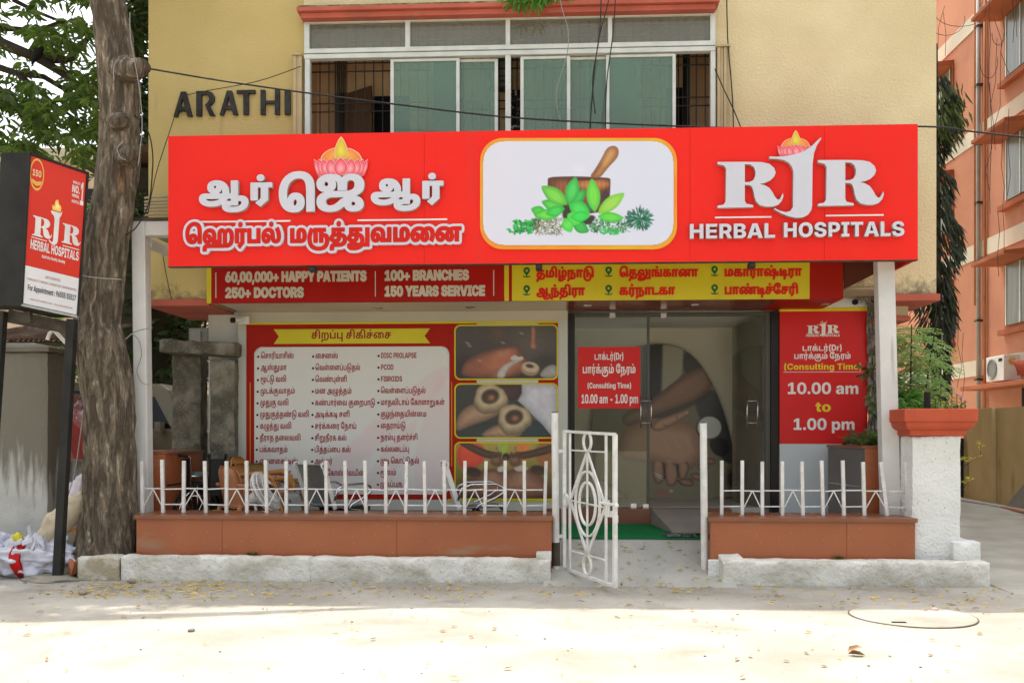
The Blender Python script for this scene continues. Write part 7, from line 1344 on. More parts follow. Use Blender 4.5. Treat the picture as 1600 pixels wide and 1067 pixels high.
# ------------------------------------------------------------------ chairs and clutter behind the railing
FZ = .202
def place(o, x, y, z, rz=0, rx=0, ry=0, s=1):
    o.location = (x, y, z); o.rotation_euler = (rx, ry, rz); o.scale = (s, s, s); return o
def local_thing(name, label, cat, group=None): return thing(name, label, cat, (0, 0, 0), group)
def make_plastic_chair(m, label):
    t_ = local_thing('plastic_chair', label, 'chair', 'moulded plastic chairs behind the left railing')
    b = MB(); n = 8; vs = []
    for j in range(n+1):
        for i in range(n+1):
            u, v = i/n-.5, j/n; wd = .44*(1-.12*v); z = .42-.03*math.cos(u*math.pi)*math.sin(v*math.pi)-.03*max(0, .25-v)*4*(.25-v)*4; vs.append((u*wd, -.22+.44*v, z))
    k = len(vs); vs += [(x, y, z-.018) for x, y, z in vs]; fs = [(j*(n+1)+i, j*(n+1)+i+1, (j+1)*(n+1)+i+1, (j+1)*(n+1)+i) for j in range(n) for i in range(n)]
    fs += [tuple(q+k for q in f[::-1]) for f in fs]; ed = [i for i in range(n)]+[j*(n+1)+n for j in range(n)]+[n*(n+1)+i for i in range(n, 0, -1)]+[j*(n+1) for j in range(n, 0, -1)]
    fs += [(ed[i-1], ed[i], ed[i]+k, ed[i-1]+k) for i in range(len(ed))]
    b.add(vs, fs); b.build('seat', m, t_, smooth=True)
    b = MB(); vs = []; nz = 10
    for j in range(nz+1):
        for i in range(n+1):
            v = j/nz; u = i/n*2-1; hw = .215*(1-.10*v)*(1 if v < .75 else math.sqrt(max(.05, 1-((v-.75)/.27)**2))); vs.append((u*hw, .20+.10*v-.07*u*u, .41+.43*v))
    k = len(vs); vs += [(x, y+.016, z) for x, y, z in vs]; fs = [(j*(n+1)+i, j*(n+1)+i+1, (j+1)*(n+1)+i+1, (j+1)*(n+1)+i) for j in range(nz) for i in range(n)]
    fs += [tuple(q+k for q in f[::-1]) for f in fs]; ed = [i for i in range(n)]+[j*(n+1)+n for j in range(nz)]+[nz*(n+1)+i for i in range(n, 0, -1)]+[j*(n+1) for j in range(nz, 0, -1)]
    fs += [(ed[i-1], ed[i], ed[i]+k, ed[i-1]+k) for i in range(len(ed))]
    b.add(vs, fs); b.build('backrest', m, t_, smooth=True)
    for sx in (-1, 1):
        b = MB(); b.tube([(sx*.20, -.20, .42), (sx*.225, -.24, .2), (sx*.25, -.27, 0)], [.028, .024, .02], 8); b.build('leg', m, t_, smooth=True)
        b = MB(); b.tube([(sx*.19, .20, .42), (sx*.215, .27, .2), (sx*.235, .32, 0)], [.028, .024, .02], 8); b.build('leg', m, t_, smooth=True)
        b = MB(); b.tube([(sx*.20, .24, .64), (sx*.245, .10, .63), (sx*.255, -.12, .62), (sx*.24, -.21, .56), (sx*.21, -.20, .42)], [.02, .026, .028, .024, .022], 8); b.build('armrest', m, t_, smooth=True)
    return t_
ca = make_plastic_chair(M['plasticbrown'], 'brown plastic chair nested lowest in the tipped stack behind the left railing')
place(ca, PX(426, 9.6), 9.62, FZ+.02, R(84), R(-9))
cb_ = copy_tree(ca); cb_["label"] = 'brown plastic chair nested topmost in the tipped stack behind the left railing'; place(cb_, PX(421, 9.6), 9.63, FZ+.09, R(84), R(-9))
cc = make_plastic_chair(M['plasticolive'], 'olive tan plastic chair behind the brown tipped chairs'); place(cc, PX(432, 9.98), 9.93, FZ, R(62), R(-4), 0, .98)
cd = make_plastic_chair(M['plastictan'], 'pinkish tan plastic chair with its back to the railing, beside the folded wheelchairs'); place(cd, PX(384, 9.45), 9.50, FZ, R(140), R(0), 0, .95)
ce = make_plastic_chair(M['plasticgrey'], 'pale grey plastic chair partly hidden behind the leaning white fan'); place(ce, PX(452, 9.9), 9.85, FZ, R(200), 0, 0, .62)
# fan
fn_ = local_thing('pedestal_fan', 'white fan with a round wire cage leaning against the plastic chairs', 'fan')
b = MB()
for r_, y_ in ((.215, 0), (.20, .035), (.20, -.035), (.14, .06), (.14, -.06), (.08, .07), (.08, -.07)):
    b.tube([(r_*math.cos(R(a_)), y_, r_*math.sin(R(a_))) for a_ in range(0, 361, 15)], .005 if r_ < .21 else .013, 5, False)
for a_ in range(0, 360, 5):
    c_, s_ = math.cos(R(a_)), math.sin(R(a_))
    for sg in (-1, 1): b.tube([(.215*c_, 0, .215*s_), (.19*c_, sg*.042, .19*s_), (.06*c_, sg*.074, .06*s_)], .0028, 4, False)
b.build('cage', M['acwhite'], fn_)
b = MB()
for k in range(3):
    a0 = k*120; pl = [(.04*math.cos(R(a0)), .01, .04*math.sin(R(a0))), (.17*math.cos(R(a0-25)), .02, .17*math.sin(R(a0-25))), (.18*math.cos(R(a0+15)), 0, .18*math.sin(R(a0+15))), (.15*math.cos(R(a0+40)), -.015, .15*math.sin(R(a0+40)))]; b.add(pl, [(0, 1, 2, 3)]); b.add([(x, y+.004, z) for x, y, z in pl], [(3, 2, 1, 0)])
b.build('blade', mat('pale_blade', (.45, .5, .5), .4), fn_)
b = MB(); b.tube([(0, .06, 0), (0, .20, 0)], [.07, .06], 16); b.tube([(0, .14, -.05), (0, .15, -.22)], .016, 8); b.build('motor_housing', M['acwhite'], fn_, smooth=True)
fn_.location = P(415, 769, 9.3); fn_.rotation_euler = Vector((0, -1, 0)).rotation_difference(Vector((.88, -.08, .47))).to_euler()
# steel waiting chairs
def make_wait_chair(label):
    t_ = local_thing('waiting_chair', label, 'chair', 'perforated steel waiting chairs')
    def sheet(name, prof, w_):
        b_ = MB(); vs = []; n = len(prof)
        for y, z in prof:
            for x in (-w_, -w_*.94, w_*.94, w_): vs.append((x, y, z+(0.012 if abs(x) > w_*.97 else 0)))
        k = len(vs); vs += [(x, y+.004, z-.008) for x, y, z in vs]; fs = [(j*4+i, j*4+i+1, (j+1)*4+i+1, (j+1)*4+i) for j in range(n-1) for i in range(3)]; fs += [tuple(q+k for q in f[::-1]) for f in fs]
        ed = [0, 1, 2, 3]+[j*4+3 for j in range(1, n)]+[(n-1)*4+i for i in (2, 1, 0)]+[j*4 for j in range(n-2, 0, -1)]; fs += [(ed[i-1], ed[i], ed[i]+k, ed[i-1]+k) for i in range(len(ed))]
        b_.add(vs, fs); return b_.build(name, M['perfsteel'], t_, smooth=True)
    st_ = sheet('seat', [(-.26, .37), (-.25, .41), (-.2, .43), (0, .415), (.15, .41), (.2, .43)], .25)
    bk = sheet('backrest', [(.2, .45), (.24, .52), (.29, .68), (.36, .86), (.39, .88)], .25)
    b = MB()
    for x in (-.13, 0, .13): b.tube([(x, .205, .47), (x, .243, .53), (x, .292, .69), (x, .355, .85)], .006, 6)
    b.build('rib', M['steel'], bk)
    for sx in (-1, 1):
        b = MB(); b.tube([(sx*.28, .24, .50), (sx*.28, .20, .62), (sx*.28, .10, .66), (sx*.28, -.16, .665), (sx*.28, -.235, .63), (sx*.28, -.24, .57), (sx*.28, -.16, .52), (sx*.28, .02, .44), (sx*.28, .06, .38)], .014, 8); b.build('armrest', M['chrome'], t_, smooth=True)
        b = MB(); b.bar((sx*.265, .22, .40), (sx*.265, .36, .84), .05, .006, up=(1, 0, 0)); b.tube([(sx*.265-.004, .37+.03*math.cos(R(a_)), .87+.03*math.sin(R(a_))) for a_ in range(0, 361, 30)], .011, 6, False); b.build('side_bracket', M['acwhite'], t_)
    b = MB(); b.bar((-.3, .02, .36), (.3, .02, .36), .05, .05); b.build('beam', M['rubber'], t_)
    for sx in (-1, 1): b = MB(); b.tube([(sx*.2, .02, .345), (sx*.2, .02, .04)], .022, 8); b.tube([(sx*.2, -.25, .02), (sx*.2, .02, .05), (sx*.2, .27, .02)], .02, 8); b.build('leg', M['chrome'], t_, smooth=True)
    return t_
w1 = make_wait_chair('grey steel waiting chair with its back to the railing, nearer the plastic chairs'); place(w1, PX(530, 9.75), 9.70, FZ, R(138), R(0), R(0), .92)
w2 = copy_tree(w1); w2["label"] = 'shiny steel waiting chair facing the gate, in front of the massage pictures'; place(w2, PX(748, 9.7), 9.66, FZ, R(100), R(0), R(0), .93)
# folded wheelchairs
def make_wheelchair(label):
    t_ = local_thing('wheelchair', label, 'wheelchair', 'folded black wheelchairs')
    for sx in (-1, 1):
        b = MB(); b.tube([(sx*.10, .06+.29*math.cos(R(a_)), .30+.29*math.sin(R(a_))) for a_ in range(0, 361, 15)], .013, 6, False); wh = b.build('rear_wheel', M['rubber'], t_, smooth=True)
        b = MB()
        for a_ in range(0, 360, 30): b.tube([(sx*.10, .06, .30), (sx*.10, .06+.28*math.cos(R(a_)), .30+.28*math.sin(R(a_)))], .0025, 4)
        b.tube([(sx*.125, .06+.25*math.cos(R(a_)), .30+.25*math.sin(R(a_))) for a_ in range(0, 361, 15)], .007, 6, False); b.build('spokes', M['chrome'], wh)
        b = MB(); b.tube([(sx*.08, -.34+.08*math.cos(R(a_)), .09+.08*math.sin(R(a_))) for a_ in range(0, 361, 30)], .014, 6, False); b.build('caster', M['rubber'], t_)
        b = MB(); b.tube([(sx*.08, .26, .90), (sx*.08, .14, .88), (sx*.08, .12, .45), (sx*.08, .10, .28)], .012, 8); b.tube([(sx*.08, .12, .48), (sx*.08, -.25, .46), (sx*.08, -.34, .18)], .011, 8); b.tube([(sx*.08, .12, .68), (sx*.08, -.15, .68), (sx*.08, -.20, .64), (sx*.08, -.20, .46)], .011, 8); b.build('frame', M['chrome'], t_, smooth=True)
        b = MB(); b.bar((sx*.08, .08, .70), (sx*.08, -.15, .70), .04, .03); b.build('arm_pad', mat('grey_green_pad', (.16, .22, .19), .5), t_, bevel=.008)
        b = MB(); b.tube([(sx*.08, .27, .90), (sx*.08, .17, .885)], .017, 8); b.build('push_grip', M['rubber'], t_)
    b = MB(); b.hexa([(-.07, .11, .48), (.07, .11, .48), (.07, .13, .48), (-.07, .13, .48), (-.07, .11, .86), (.07, .11, .86), (.07, .13, .86), (-.07, .13, .86)]); b.build('back_sling', M['blackvinyl'], t_, bevel=.005)
    b = MB(); b.hexa([(-.06, -.25, .50), (.06, -.25, .50), (.06, .1, .50), (-.06, .1, .50), (-.02, -.25, .60), (.02, -.25, .60), (.02, .1, .60), (-.02, .1, .60)]); b.build('seat_sling', M['blackvinyl'], t_, bevel=.01)
    return t_
wc = make_wheelchair('folded black wheelchair with pale green arm pads, left one beside the granite planter'); place(wc, PX(306, 9.75), 9.75, FZ, R(150))
wd_ = copy_tree(wc); wd_["label"] = 'folded black wheelchair next to the tan plastic chair'; place(wd_, PX(340, 9.75), 9.75, FZ, R(200))
b = MB(); b.blob((PX(463, 9.8), 9.8, FZ+.13), .15, .35, 3, 4, (1, .8, .85)); b.top('cloth_bundle', M['bluecloth'], 'blue cloth bundle on the floor between plastic and steel chairs', 'cloth', smooth=True)
# granite planters at both ends of the forecourt
def planter(x0, x1, y0, y1, z1, label, inner_left):
    t_ = thing('planter_box', label, 'planter', ((x0+x1)/2, (y0+y1)/2, FZ))
    _f = FZ
    xf = x0 if inner_left else x0+.10
    b = MB(); b.hexa([(xf, y0+.02, FZ-.01), (x1, y0+.02, FZ-.01), (x1, y1, FZ-.01), (x0, y1, FZ-.01), (xf, y0+.02, z1), (x1, y0+.02, z1), (x1, y1, z1), (x0, y1, z1)]); b.build('box', M['greygranite'] if not inner_left else M['granite'], t_)
    b = MB(); b.hexa([(xf-.02, y0, z1+.001), (x1+.02, y0, z1+.001), (x1+.02, y1, z1+.001), (x0-.02, y1, z1+.001), (xf-.02, y0, z1+.028), (x1+.02, y0, z1+.028), (x1+.02, y1, z1+.028), (x0-.02, y1, z1+.028)]); b.build('coping', M['granitecap'], t_, bevel=.006)
    b = MB(); b.box(xf+.003, x1, y0-.002, y0+.018, FZ-.01, z1-.001); b.build('front_slab', M['granite'], t_)
    xs = x1+.003 if inner_left else x0-.003; xg = xs if inner_left else xf-.003; b = MB(); zz = .81; b.hexa([(xg-.002, y0+.02, zz-.007), (xg+.002, y0+.02, zz-.007), (xs+.002, y1, zz-.007), (xs-.002, y1, zz-.007), (xg-.002, y0+.02, zz+.007), (xg+.002, y0+.02, zz+.007), (xs+.002, y1, zz+.007), (xs-.002, y1, zz+.007)]); b.build('joint_strip', M['steel'], t_)
    return t_
planter(-4.32, -3.87, 9.22, 10.2, 1.115, 'brown granite planter box behind the left white column', True)
planter(2.765, 3.45, 9.22, 10.1, 1.175, 'grey sided granite planter box with plants beside the consulting time board', False)
# cameras
def cctv(px, py, Y, dx, label):
    t_ = thing('cctv_camera', label, 'camera', P(px, py, Y))
    c = P(px, py, Y); b = MB(); b.box(c.x-.02+dx, c.x+.10+dx, Y-.012, Y, c.z-.03, c.z+.05); b.build('mount_plate', M['acwhite'], t_, bevel=.004)
    b = MB(); b.tube([(c.x+.04+dx, Y-.02, c.z+.015), (c.x-.03+dx, Y-.10, c.z)], .026, 12); b.build('housing', M['acwhite'], t_, smooth=False)
    b = MB(); b.tube([(c.x-.03+dx, Y-.10, c.z), (c.x-.05+dx, Y-.125, c.z-.004)], .029, 12); b.build('lens', M['rubber'], t_)
cctv(381, 502, 10.10, -.04, 'small security camera at the upper left corner of the treatment board'); cctv(1337, 474, 10.19, .0, 'small white security camera above the consulting time board')
# cable and pipe bundle beside the consulting board
b = MB(); rs = random.Random(5)
for k in range(26):
    x = 1357+rs.random()*12; pts = []; y = 405+rs.random()*60
    while y < 720: pts.append(P(x+rs.uniform(-3.5, 3.5), y, 10.2+rs.uniform(-.08, .08))); y += rs.uniform(14, 40)
    b.tube(pts, rs.choice([.006, .008, .010, .013]), 5)
for (a0, a1) in (((1335, 438), (1368, 470)), ((1322, 452), (1366, 476)), ((1345, 440), (1366, 500)), ((1350, 430), (1362, 480))): b.tube([P(*a0, 10.05), P(*a1, 10.1)], .012, 6)
b.top('cable_bundle', mat('dusty_cables', (.30, .27, .22), .7, col2=(.10, .09, .08), ns=14, lo=.4, hi=.6), 'tangled bundle of grey cables and thin pipes running down beside the red consulting board', 'cables')
# ------------------------------------------------------------------ left side: street sign
Ca, Cb, Cc, Cd = P(45, 238.5, 8.0), P(32, 478, 8.0), P(138, 270, 8.45), P(122, 497, 8.45)
pn = (Ca-Cb).cross(Cc-Cb); ray = Cd-Vector((0, 0, CH)); Cd = Vector((0, 0, CH))+ray*(pn.dot(Cb-Vector((0, 0, CH)))/pn.dot(ray))   # one flat face; near top, near bottom, far top, far bottom
un = ((Cc-Ca)+(Cd-Cb)).normalized(); vn = ((Ca-Cb)+(Cc-Cd)).normalized(); nn = un.cross(vn).normalized()
if nn.x < 0: nn = -nn
bk_ = Vector((-.245, .0, .005))
SS = thing('street_signboard', 'leaning double sided light box with red hospital poster on black posts at the left edge', 'signboard', P(60, 905, 8.4))
b = MB(); b.hexa([Cb+bk_, Cb, Cd, Cd+bk_, Ca+bk_, Ca, Cc, Cc+bk_]); b.build('housing', M['blackmetal'], SS, bevel=.006)
def bl_(u, v, d): return (Cb*(1-u)+Cd*u)*(1-v)+(Ca*(1-u)+Cc*u)*v+nn*d
def lq(name, m, u0, u1, v0, v1, d): b_ = MB(); b_.quad(bl_(u0, v0, d), bl_(u1, v0, d), bl_(u1, v1, d), bl_(u0, v1, d)); return b_.build(name, m, SS)
lq('red_face', mat('red_flex_face', (.72, .045, .025), .25, ns=.8), .03, .965, .27, .985, .0025); lq('white_face', mat('white_flex_face', (.80, .80, .80), .25, ns=1), .03, .965, .02, .269, .0025)
def fbar(name, pts, w_): 
    b_ = MB()
    for a_, c_ in zip(pts, pts[1:]): b_.bar(a_, c_, w_, w_, up=nn)
    return b_.build(name, M['blackmetal'], SS)
fbar('edge_trim', [bl_(.012, 0, .006), bl_(.012, 1, .006)], .018); fbar('edge_trim', [bl_(.985, 0, .006), bl_(.985, 1, .006)], .018); fbar('edge_trim', [bl_(0, .995, .006), bl_(1, .995, .006)], .018); b = MB(); b.bar(bl_(0, .007, .006), bl_(1, .007, .006), .02, .018, up=nn); b.build('edge_trim', M['steel'], SS)
UW = ((Cc-Ca).length+(Cd-Cb).length)/2; VH = ((Ca-Cb).length+(Cc-Cd).length)/2
def stext(t, u0, u1, v, hv, m, name='lettering', shear=0, d=.0045, pre=''):
    V, F, B, a_, c_ = textgeo(t, pre); mb = MB(); sx = (u1-u0)/(c_-a_); sy = hv/HL
    mb.add(*shape2mesh(V, F, B, lambda x, y, dd: bl_(u0+(x-a_)*sx+shear*y*sy, v+y*sy, dd), d)); return mb.build(name, m, SS)
wm = M['printwhite']
stext('HERBAL HOSPITALS', .105, .93, .385, .062, wm); stext('Build the Healthy Society', .30, .70, .345, .020, wm, shear=.25)
stext('NO.', .74, .87, .835, .05, wm); stext('1', .885, .945, .765, .155, wm); stext("WORLD'S", .745, .87, .895, .018, wm); stext('HERBAL', .745, .87, .805, .020, wm); stext('HOSPITAL', .745, .875, .765, .020, wm)
bp = mat('dark_grey_print', (.06, .06, .07), .4); gp_ = mat('faint_print', (.50, .36, .33), .4)
stext('For Appointment : 96555 55517', .10, .93, .112, .038, bp); stext('OUR 78 BRANCHES', .38, .64, .215, .018, gp_); stext('TAMILNADU | ANDHRA | KARNATAKA | MAHARASHTRA', .08, .93, .178, .016, gp_); stext('www.rjrhospitals.com   www.rjrherbal.com', .15, .88, .052, .014, gp_)
e1 = lambda x, y, d: bl_(.12+(x-252)/1096*.83, .475+(556-y)/460*.20, d)
J2 = [(650, 105), (848, 105), (885, 70), (868, 130), (830, 190), (822, 540), (800, 590), (740, 622), (660, 600), (612, 565), (636, 556), (690, 586), (718, 560), (722, 220), (700, 175), (650, 150), (628, 120)]
mb = MB()
for polys in (EMB[0], [J2], EMB[2]): V, F, B = fill(polys, True); mb.add(*shape2mesh(V, F, B, e1, .0045))
for u0, u1 in ((.11, .37), (.64, .93)): q = [bl_(u0, .458, .0045), bl_(u1, .458, .0045), bl_(u1, .464, .0045), bl_(u0, .464, .0045)]; mb.quad(*q)
mb.build('emblem', wm, SS)
F_ = Fan(); F_.add([(660, 90), (650, 20), (690, 40), (720, -60), (770, -90), (800, -20), (830, -10), (860, 30), (840, 90)], e1, .0045, (255, 250, 170), (246, 190, 60)); F_.build('flame', SS)
ring = [[(.145+.115*math.cos(R(a_)), .875+.105*math.sin(R(a_))) for a_ in range(0, 360, 12)], [(.145+.100*math.cos(R(a_)), .875+.091*math.sin(R(a_))) for a_ in range(0, 360, 12)]]
gold = mat('gold_emblem', (.80, .50, .10), .35)
V, F, B = fill(ring, True); mb = MB(); mb.add(*shape2mesh(V, F, B, lambda u, v, d: bl_(u, v, d), .0045)); 
V, F, B = fill([[(.06, .84), (.145, .828), (.23, .84), (.22, .815), (.145, .80), (.07, .815)]], True); mb.add(*shape2mesh(V, F, B, lambda u, v, d: bl_(u, v, d), .0045)); mb.build('round_emblem', gold, SS)
stext('150', .075, .215, .862, .042, mat('pale_gold', (.85, .68, .35), .4))
b = MB(); b.bar(P(113, 499, 8.42), P(90, 912, 8.42), .075, .075); b.build('post', M['blackmetal'], SS, bevel=.006)
b = MB(); b.bar(P(3, 486, 8.3), P(-26, 912, 8.3), .075, .075); b.build('post', M['blackmetal'], SS, bevel=.006)
b = MB(); b.bar(P(14, 492, 8.36), P(112, 512, 8.42), .10, .05); b.bar(P(5, 500, 8.34), P(112, 520, 8.42), .03, .03); b.bar(P(38, 488, 8.2), P(40, 505, 8.2), .12, .05); b.build('bracket', M['rustmetal'], SS)
b = MB(); b.tube([P(74, 531, 8.5), P(78, 520, 8.5), P(84, 516, 8.5), P(92, 524, 8.5), P(103, 536, 8.5)], .018, 8); b.top('tube_lamp_end', M['acwhite'], 'pale bent tube fitting under the leaning street signboard', 'fitting')
# left concrete pillar and low wall
zc_ = PZ(550, 9.0, 50); pr = [(PX(-40, 9.0)), PX(74, 9.0)]
LPi = thing('boundary_pillar', 'weathered boundary pillar, grey above and flaking whitewash below, behind the street signboard', 'pillar', ((pr[0]+pr[1])/2, 9.15, 0))
def pmat():
    m = mat('flaking_whitewash_pillar', (.50, .50, .45), .95, col2=(.42, .42, .37), ns=5, bump=.5, bs=35, speck=((.2, .19, .16), 20, .10)); N = m.node_tree.nodes; L = m.node_tree.links
    b_ = N["Principled BSDF"]; old = b_.inputs['Base Color'].links[0].from_socket
    tc = N.new("ShaderNodeTexCoord"); sp = N.new("ShaderNodeSeparateXYZ"); L.new(tc.outputs['Object'], sp.inputs[0]); mp = N.new("ShaderNodeMapping"); mp.inputs['Scale'].default_value = (9, 9, 1.0); L.new(tc.outputs['Object'], mp.inputs[0])
    n = N.new("ShaderNodeTexNoise"); n.inputs['Scale'].default_value = 1.6; n.inputs['Detail'].default_value = 8; L.new(mp.outputs[0], n.inputs['Vector'])
    ad = N.new("ShaderNodeMath"); ad.operation = 'MULTIPLY_ADD'; L.new(n.outputs['Fac'], ad.inputs[0]); ad.inputs[1].default_value = -1.5; L.new(sp.outputs[2], ad.inputs[2])
    mr = N.new("ShaderNodeMapRange"); mr.inputs['From Min'].default_value = .02; mr.inputs['From Max'].default_value = .36; L.new(ad.outputs[0], mr.inputs[0])
    mx = N.new("ShaderNodeMix"); mx.data_type = 'RGBA'; L.new(mr.outputs[0], mx.inputs['Factor']); L.new(old, mx.inputs[6]); mx.inputs[7].default_value = (.185, .168, .13, 1); L.new(mx.outputs[2], b_.inputs['Base Color']); return m
PM = pmat()
rough_box('shaft', PM, pr[0], pr[1], 9.0, 9.36, -.02, zc_, 20, 8, 40, .006, LPi, 11, chip=.006)
b = MB(); b.hexa([(pr[0]-.03, 8.97, zc_+.001), (pr[1]+.03, 8.97, zc_+.001), (pr[1]+.03, 9.39, zc_+.001), (pr[0]-.03, 9.39, zc_+.001), (pr[0]-.03, 8.97, zc_+.05), (pr[1]+.03, 8.97, zc_+.05), (pr[1]+.03, 9.39, zc_+.05), (pr[0]-.03, 9.39, zc_+.05)]); b.hexa([(pr[0]-.0, 9.0, zc_+.051), (pr[1]+.0, 9.0, zc_+.051), (pr[1]+.0, 9.36, zc_+.051), (pr[0]-.0, 9.36, zc_+.051), (pr[0]+.2, 9.1, zc_+.10), (pr[1]-.2, 9.1, zc_+.10), (pr[1]-.2, 9.26, zc_+.10), (pr[0]+.2, 9.26, zc_+.10)]); b.build('cap', M['oldconc'], LPi, bevel=.01)
wlo = rough_box('boundary_wall', PM, PX(74, 9.2)+.03, PX(206, 9.4), 9.37, 9.5, 0, PZ(718, 9.37, 115), 24, 4, 24, .006, None, 12, chip=.005); tag(wlo, 'low whitewashed boundary wall between the weathered pillar and the tree', 'wall')
# sacks
def crease(b_, c, amp, f, seed):
    vs = []
    for v in b_.v:
        q = Vector(v); n_ = (q-Vector(c)).normalized(); a_ = 1-abs(mnoise.noise(q*f+Vector((seed, 0, 0))))*2.2; a2 = 1-abs(mnoise.noise(Vector((q.x*f*2.3, q.y*f*2.3, q.z*f*1.2+seed))))*2.2
        vs.append(tuple(q+n_*amp*(a_+.5*a2)))
    b_.v = vs
def sack(c, r, sq, seed, m, rough=.28, freq=2.4): b_ = MB(); b_.blob(c, r, rough, 5, seed, sq, freq); crease(b_, c, .022, 9, seed); return b_
c = P(62, 870, 8.62); S1 = thing('rubbish_sack', 'bulging white plastic rubbish sack with a red tape band on the ground at left', 'sack', (c.x, c.y, 0))
b = sack((c.x-.03, c.y, .17), .25, (1.55, .8, .72), 2, None, .34, 3.0); b.build('sack', M['sack'], S1, smooth=True)
b = MB(); pts = [(PX(27+3*math.sin(k), 8.42), 8.62-.235*math.cos(R(a_)), .17+.19*math.sin(R(a_))) for k, a_ in enumerate(range(-80, 200, 20))]
vs = []; 
for p_ in pts: vs += [(p_[0]-.05, p_[1], p_[2]), (p_[0]+.05, p_[1], p_[2])]
k = len(vs); vs += [(x, y+.02, z) for x, y, z in vs]; b.add(vs, [(2*i, 2*i+1, 2*i+3, 2*i+2) for i in range(len(pts)-1)]+[(k+2*i+2, k+2*i+3, k+2*i+1, k+2*i) for i in range(len(pts)-1)]); b.build('tape_band', M['redtape'], S1, smooth=True)
b = MB(); b.blob((PX(30, 8.5), 8.47, .37), .045, .4, 2, 8); b.build('yellow_wrapper', M['yellowpl'], S1, smooth=True)
b = MB(); rs = random.Random(9)
for k in range(9):
    x = PX(18+rs.random()*60, 8.45); z = .28+rs.random()*.12; a_ = rs.uniform(0, 3); dx, dz = .05*math.cos(a_), .05*math.sin(a_); b.hexa([(x-dx, 8.42, z-dz), (x+dx, 8.42, z+dz), (x+dx, 8.46, z+dz+.02), (x-dx, 8.46, z-dz+.02), (x-dx-.01, 8.42, z-dz+.03), (x+dx-.01, 8.42, z+dz+.03), (x+dx-.01, 8.46, z+dz+.05), (x-dx-.01, 8.46, z-dz+.05)])
b.build('paper_scrap', M['sack'], S1)
b = sack((PX(-4, 8.7), 8.66, .24), .17, (1.1, .8, .85), 6, None, .4, 3.2); b.top('rubbish_bag', mat('lilac_plastic_bag', (.60, .60, .70), .4, ns=4), 'small lilac white plastic bag behind the red taped sack', 'bag', smooth=True)
def lumpy(path, rad, name, m, label, cat, seed):
    b_ = MB(); n = 40; ph = [path[0]]
    for p_, q_ in zip(path, path[1:]): ph += [p_.lerp(q_, k/9) for k in range(1, 10)]
    rh = [float(np.interp(i/9, range(len(rad)), rad)) for i in range(len(ph))]; b_.tube(ph, rh, n); vs = []
    for i, v in enumerate(b_.v):
        q = Vector(v); d = .022*fbm(q.x*9+seed, q.y*9, q.z*9, 4); vs.append((q.x+d, q.y+d, q.z+d*.7))
    b_.v = vs; cc_ = sum((Vector(q) for q in path), Vector())/len(path); crease(b_, cc_, .014, 11, seed); return b_.top(name, m, label, cat, smooth=True)
lumpy([P(62, 852, 8.62), P(75, 838, 8.64), P(95, 815, 8.68), P(118, 792, 8.72), P(134, 776, 8.75)], [.03, .09, .12, .10, .06], 'woven_sack', M['sackwoven'], 'cream woven sack leaning diagonally across the rubbish pile beside the tree', 'sack', 3)
lumpy([P(106, 850, 8.78), P(112, 830, 8.8), P(120, 810, 8.82), P(126, 798, 8.84)], [.10, .15, .14, .07], 'printed_sack', mat('orange_banded_sack', (.50, .42, .30), .7, col2=(.58, .20, .05), ns=4, lo=.5, hi=.56, stretch=(.4, .4, 3)), 'orange and cream printed sack wedged between the signboard post and tree', 'sack', 5)
lumpy([P(118, 800, 8.9), P(122, 780, 8.9), P(126, 760, 8.92), P(131, 745, 8.95)], [.07, .10, .09, .04], 'plastic_bag', mat('pale_pink_bag', (.62, .56, .58), .5, ns=4), 'pale pink white plastic bag on top of the sacks beside the tree', 'bag', 7)
b = MB(); c = P(102, 893, 8.5); b.blob((c.x, c.y, .05), .07, .35, 2, 3, (1, .8, 1.2)); b.top('broken_brick', M['stone'], 'grey broken stone at the foot of the signboard post', 'stone')
b = MB(); c = P(113, 882, 8.5); b.blob((c.x, c.y, .10), .06, .5, 2, 5, (.7, .8, 1.6)); b.top('terracotta_shard', M['terracotta'], 'orange brown terracotta shard between the post and the kerb', 'shard')
b = MB(); c = P(82, 905, 8.42); b.blob((c.x, c.y, .0), .2, .3, 3, 3, (1.3, .9, .25)); b.top('soil_heap', mat('dusty_soil', (.30, .27, .21), .95, ns=9, bump=.6), 'small heap of grey soil round the base of the signboard post', 'soil heap', smooth=True)
# vehicles behind
def make_car(label, paint, L_, prof, glassp, wheels, hgt, name='parked_car'):
    t_ = local_thing(name, label, 'car', 'cars parked in the side yard'); W_ = 1.62
    b = MB(); b.prism(prof, lambda x, z: (x, -W_/2+(.10*max(0, (z-.95)/.6)), z), lambda x, z: (x, W_/2-(.10*max(0, (z-.95)/.6)), z)); b.build('body', paint, t_, bevel=.04)
    for pl in glassp:
        for sy in (-1, 1):
            b = MB(); f = lambda x, z, e: (x, sy*(W_/2-.10*max(0, (z-.95)/.6)+e), z)
            b.prism(pl, lambda x, z: f(x, z, .006), lambda x, z: f(x, z, -.01)); b.build('side_window', M['carglass'], t_)
    for x in wheels:
        for sy in (-1, 1):
            b = MB(); b.tube([(x, sy*.66, .31), (x, sy*.83, .31)], .31, 20); wh = b.build('wheel', M['rubber'], t_); b = MB(); b.tube([(x, sy*.80, .31), (x, sy*.84, .31)], .18, 16); b.build('rim', M['steel'], wh)
    b = MB()
    for sy in (-1, 1): b.box(L_*.1, L_*.1+.16, sy*.815-.02, sy*.815+.02, .93, .96)
    b.build('door_handle', M['rubber'], t_)
    b = MB()
    for sy in (-1, 1): b.box(.82, .9, sy*.9-.08, sy*.9+.08, 1.0, 1.13)
    b.build('wing_mirror', paint, t_, bevel=.02); return t_
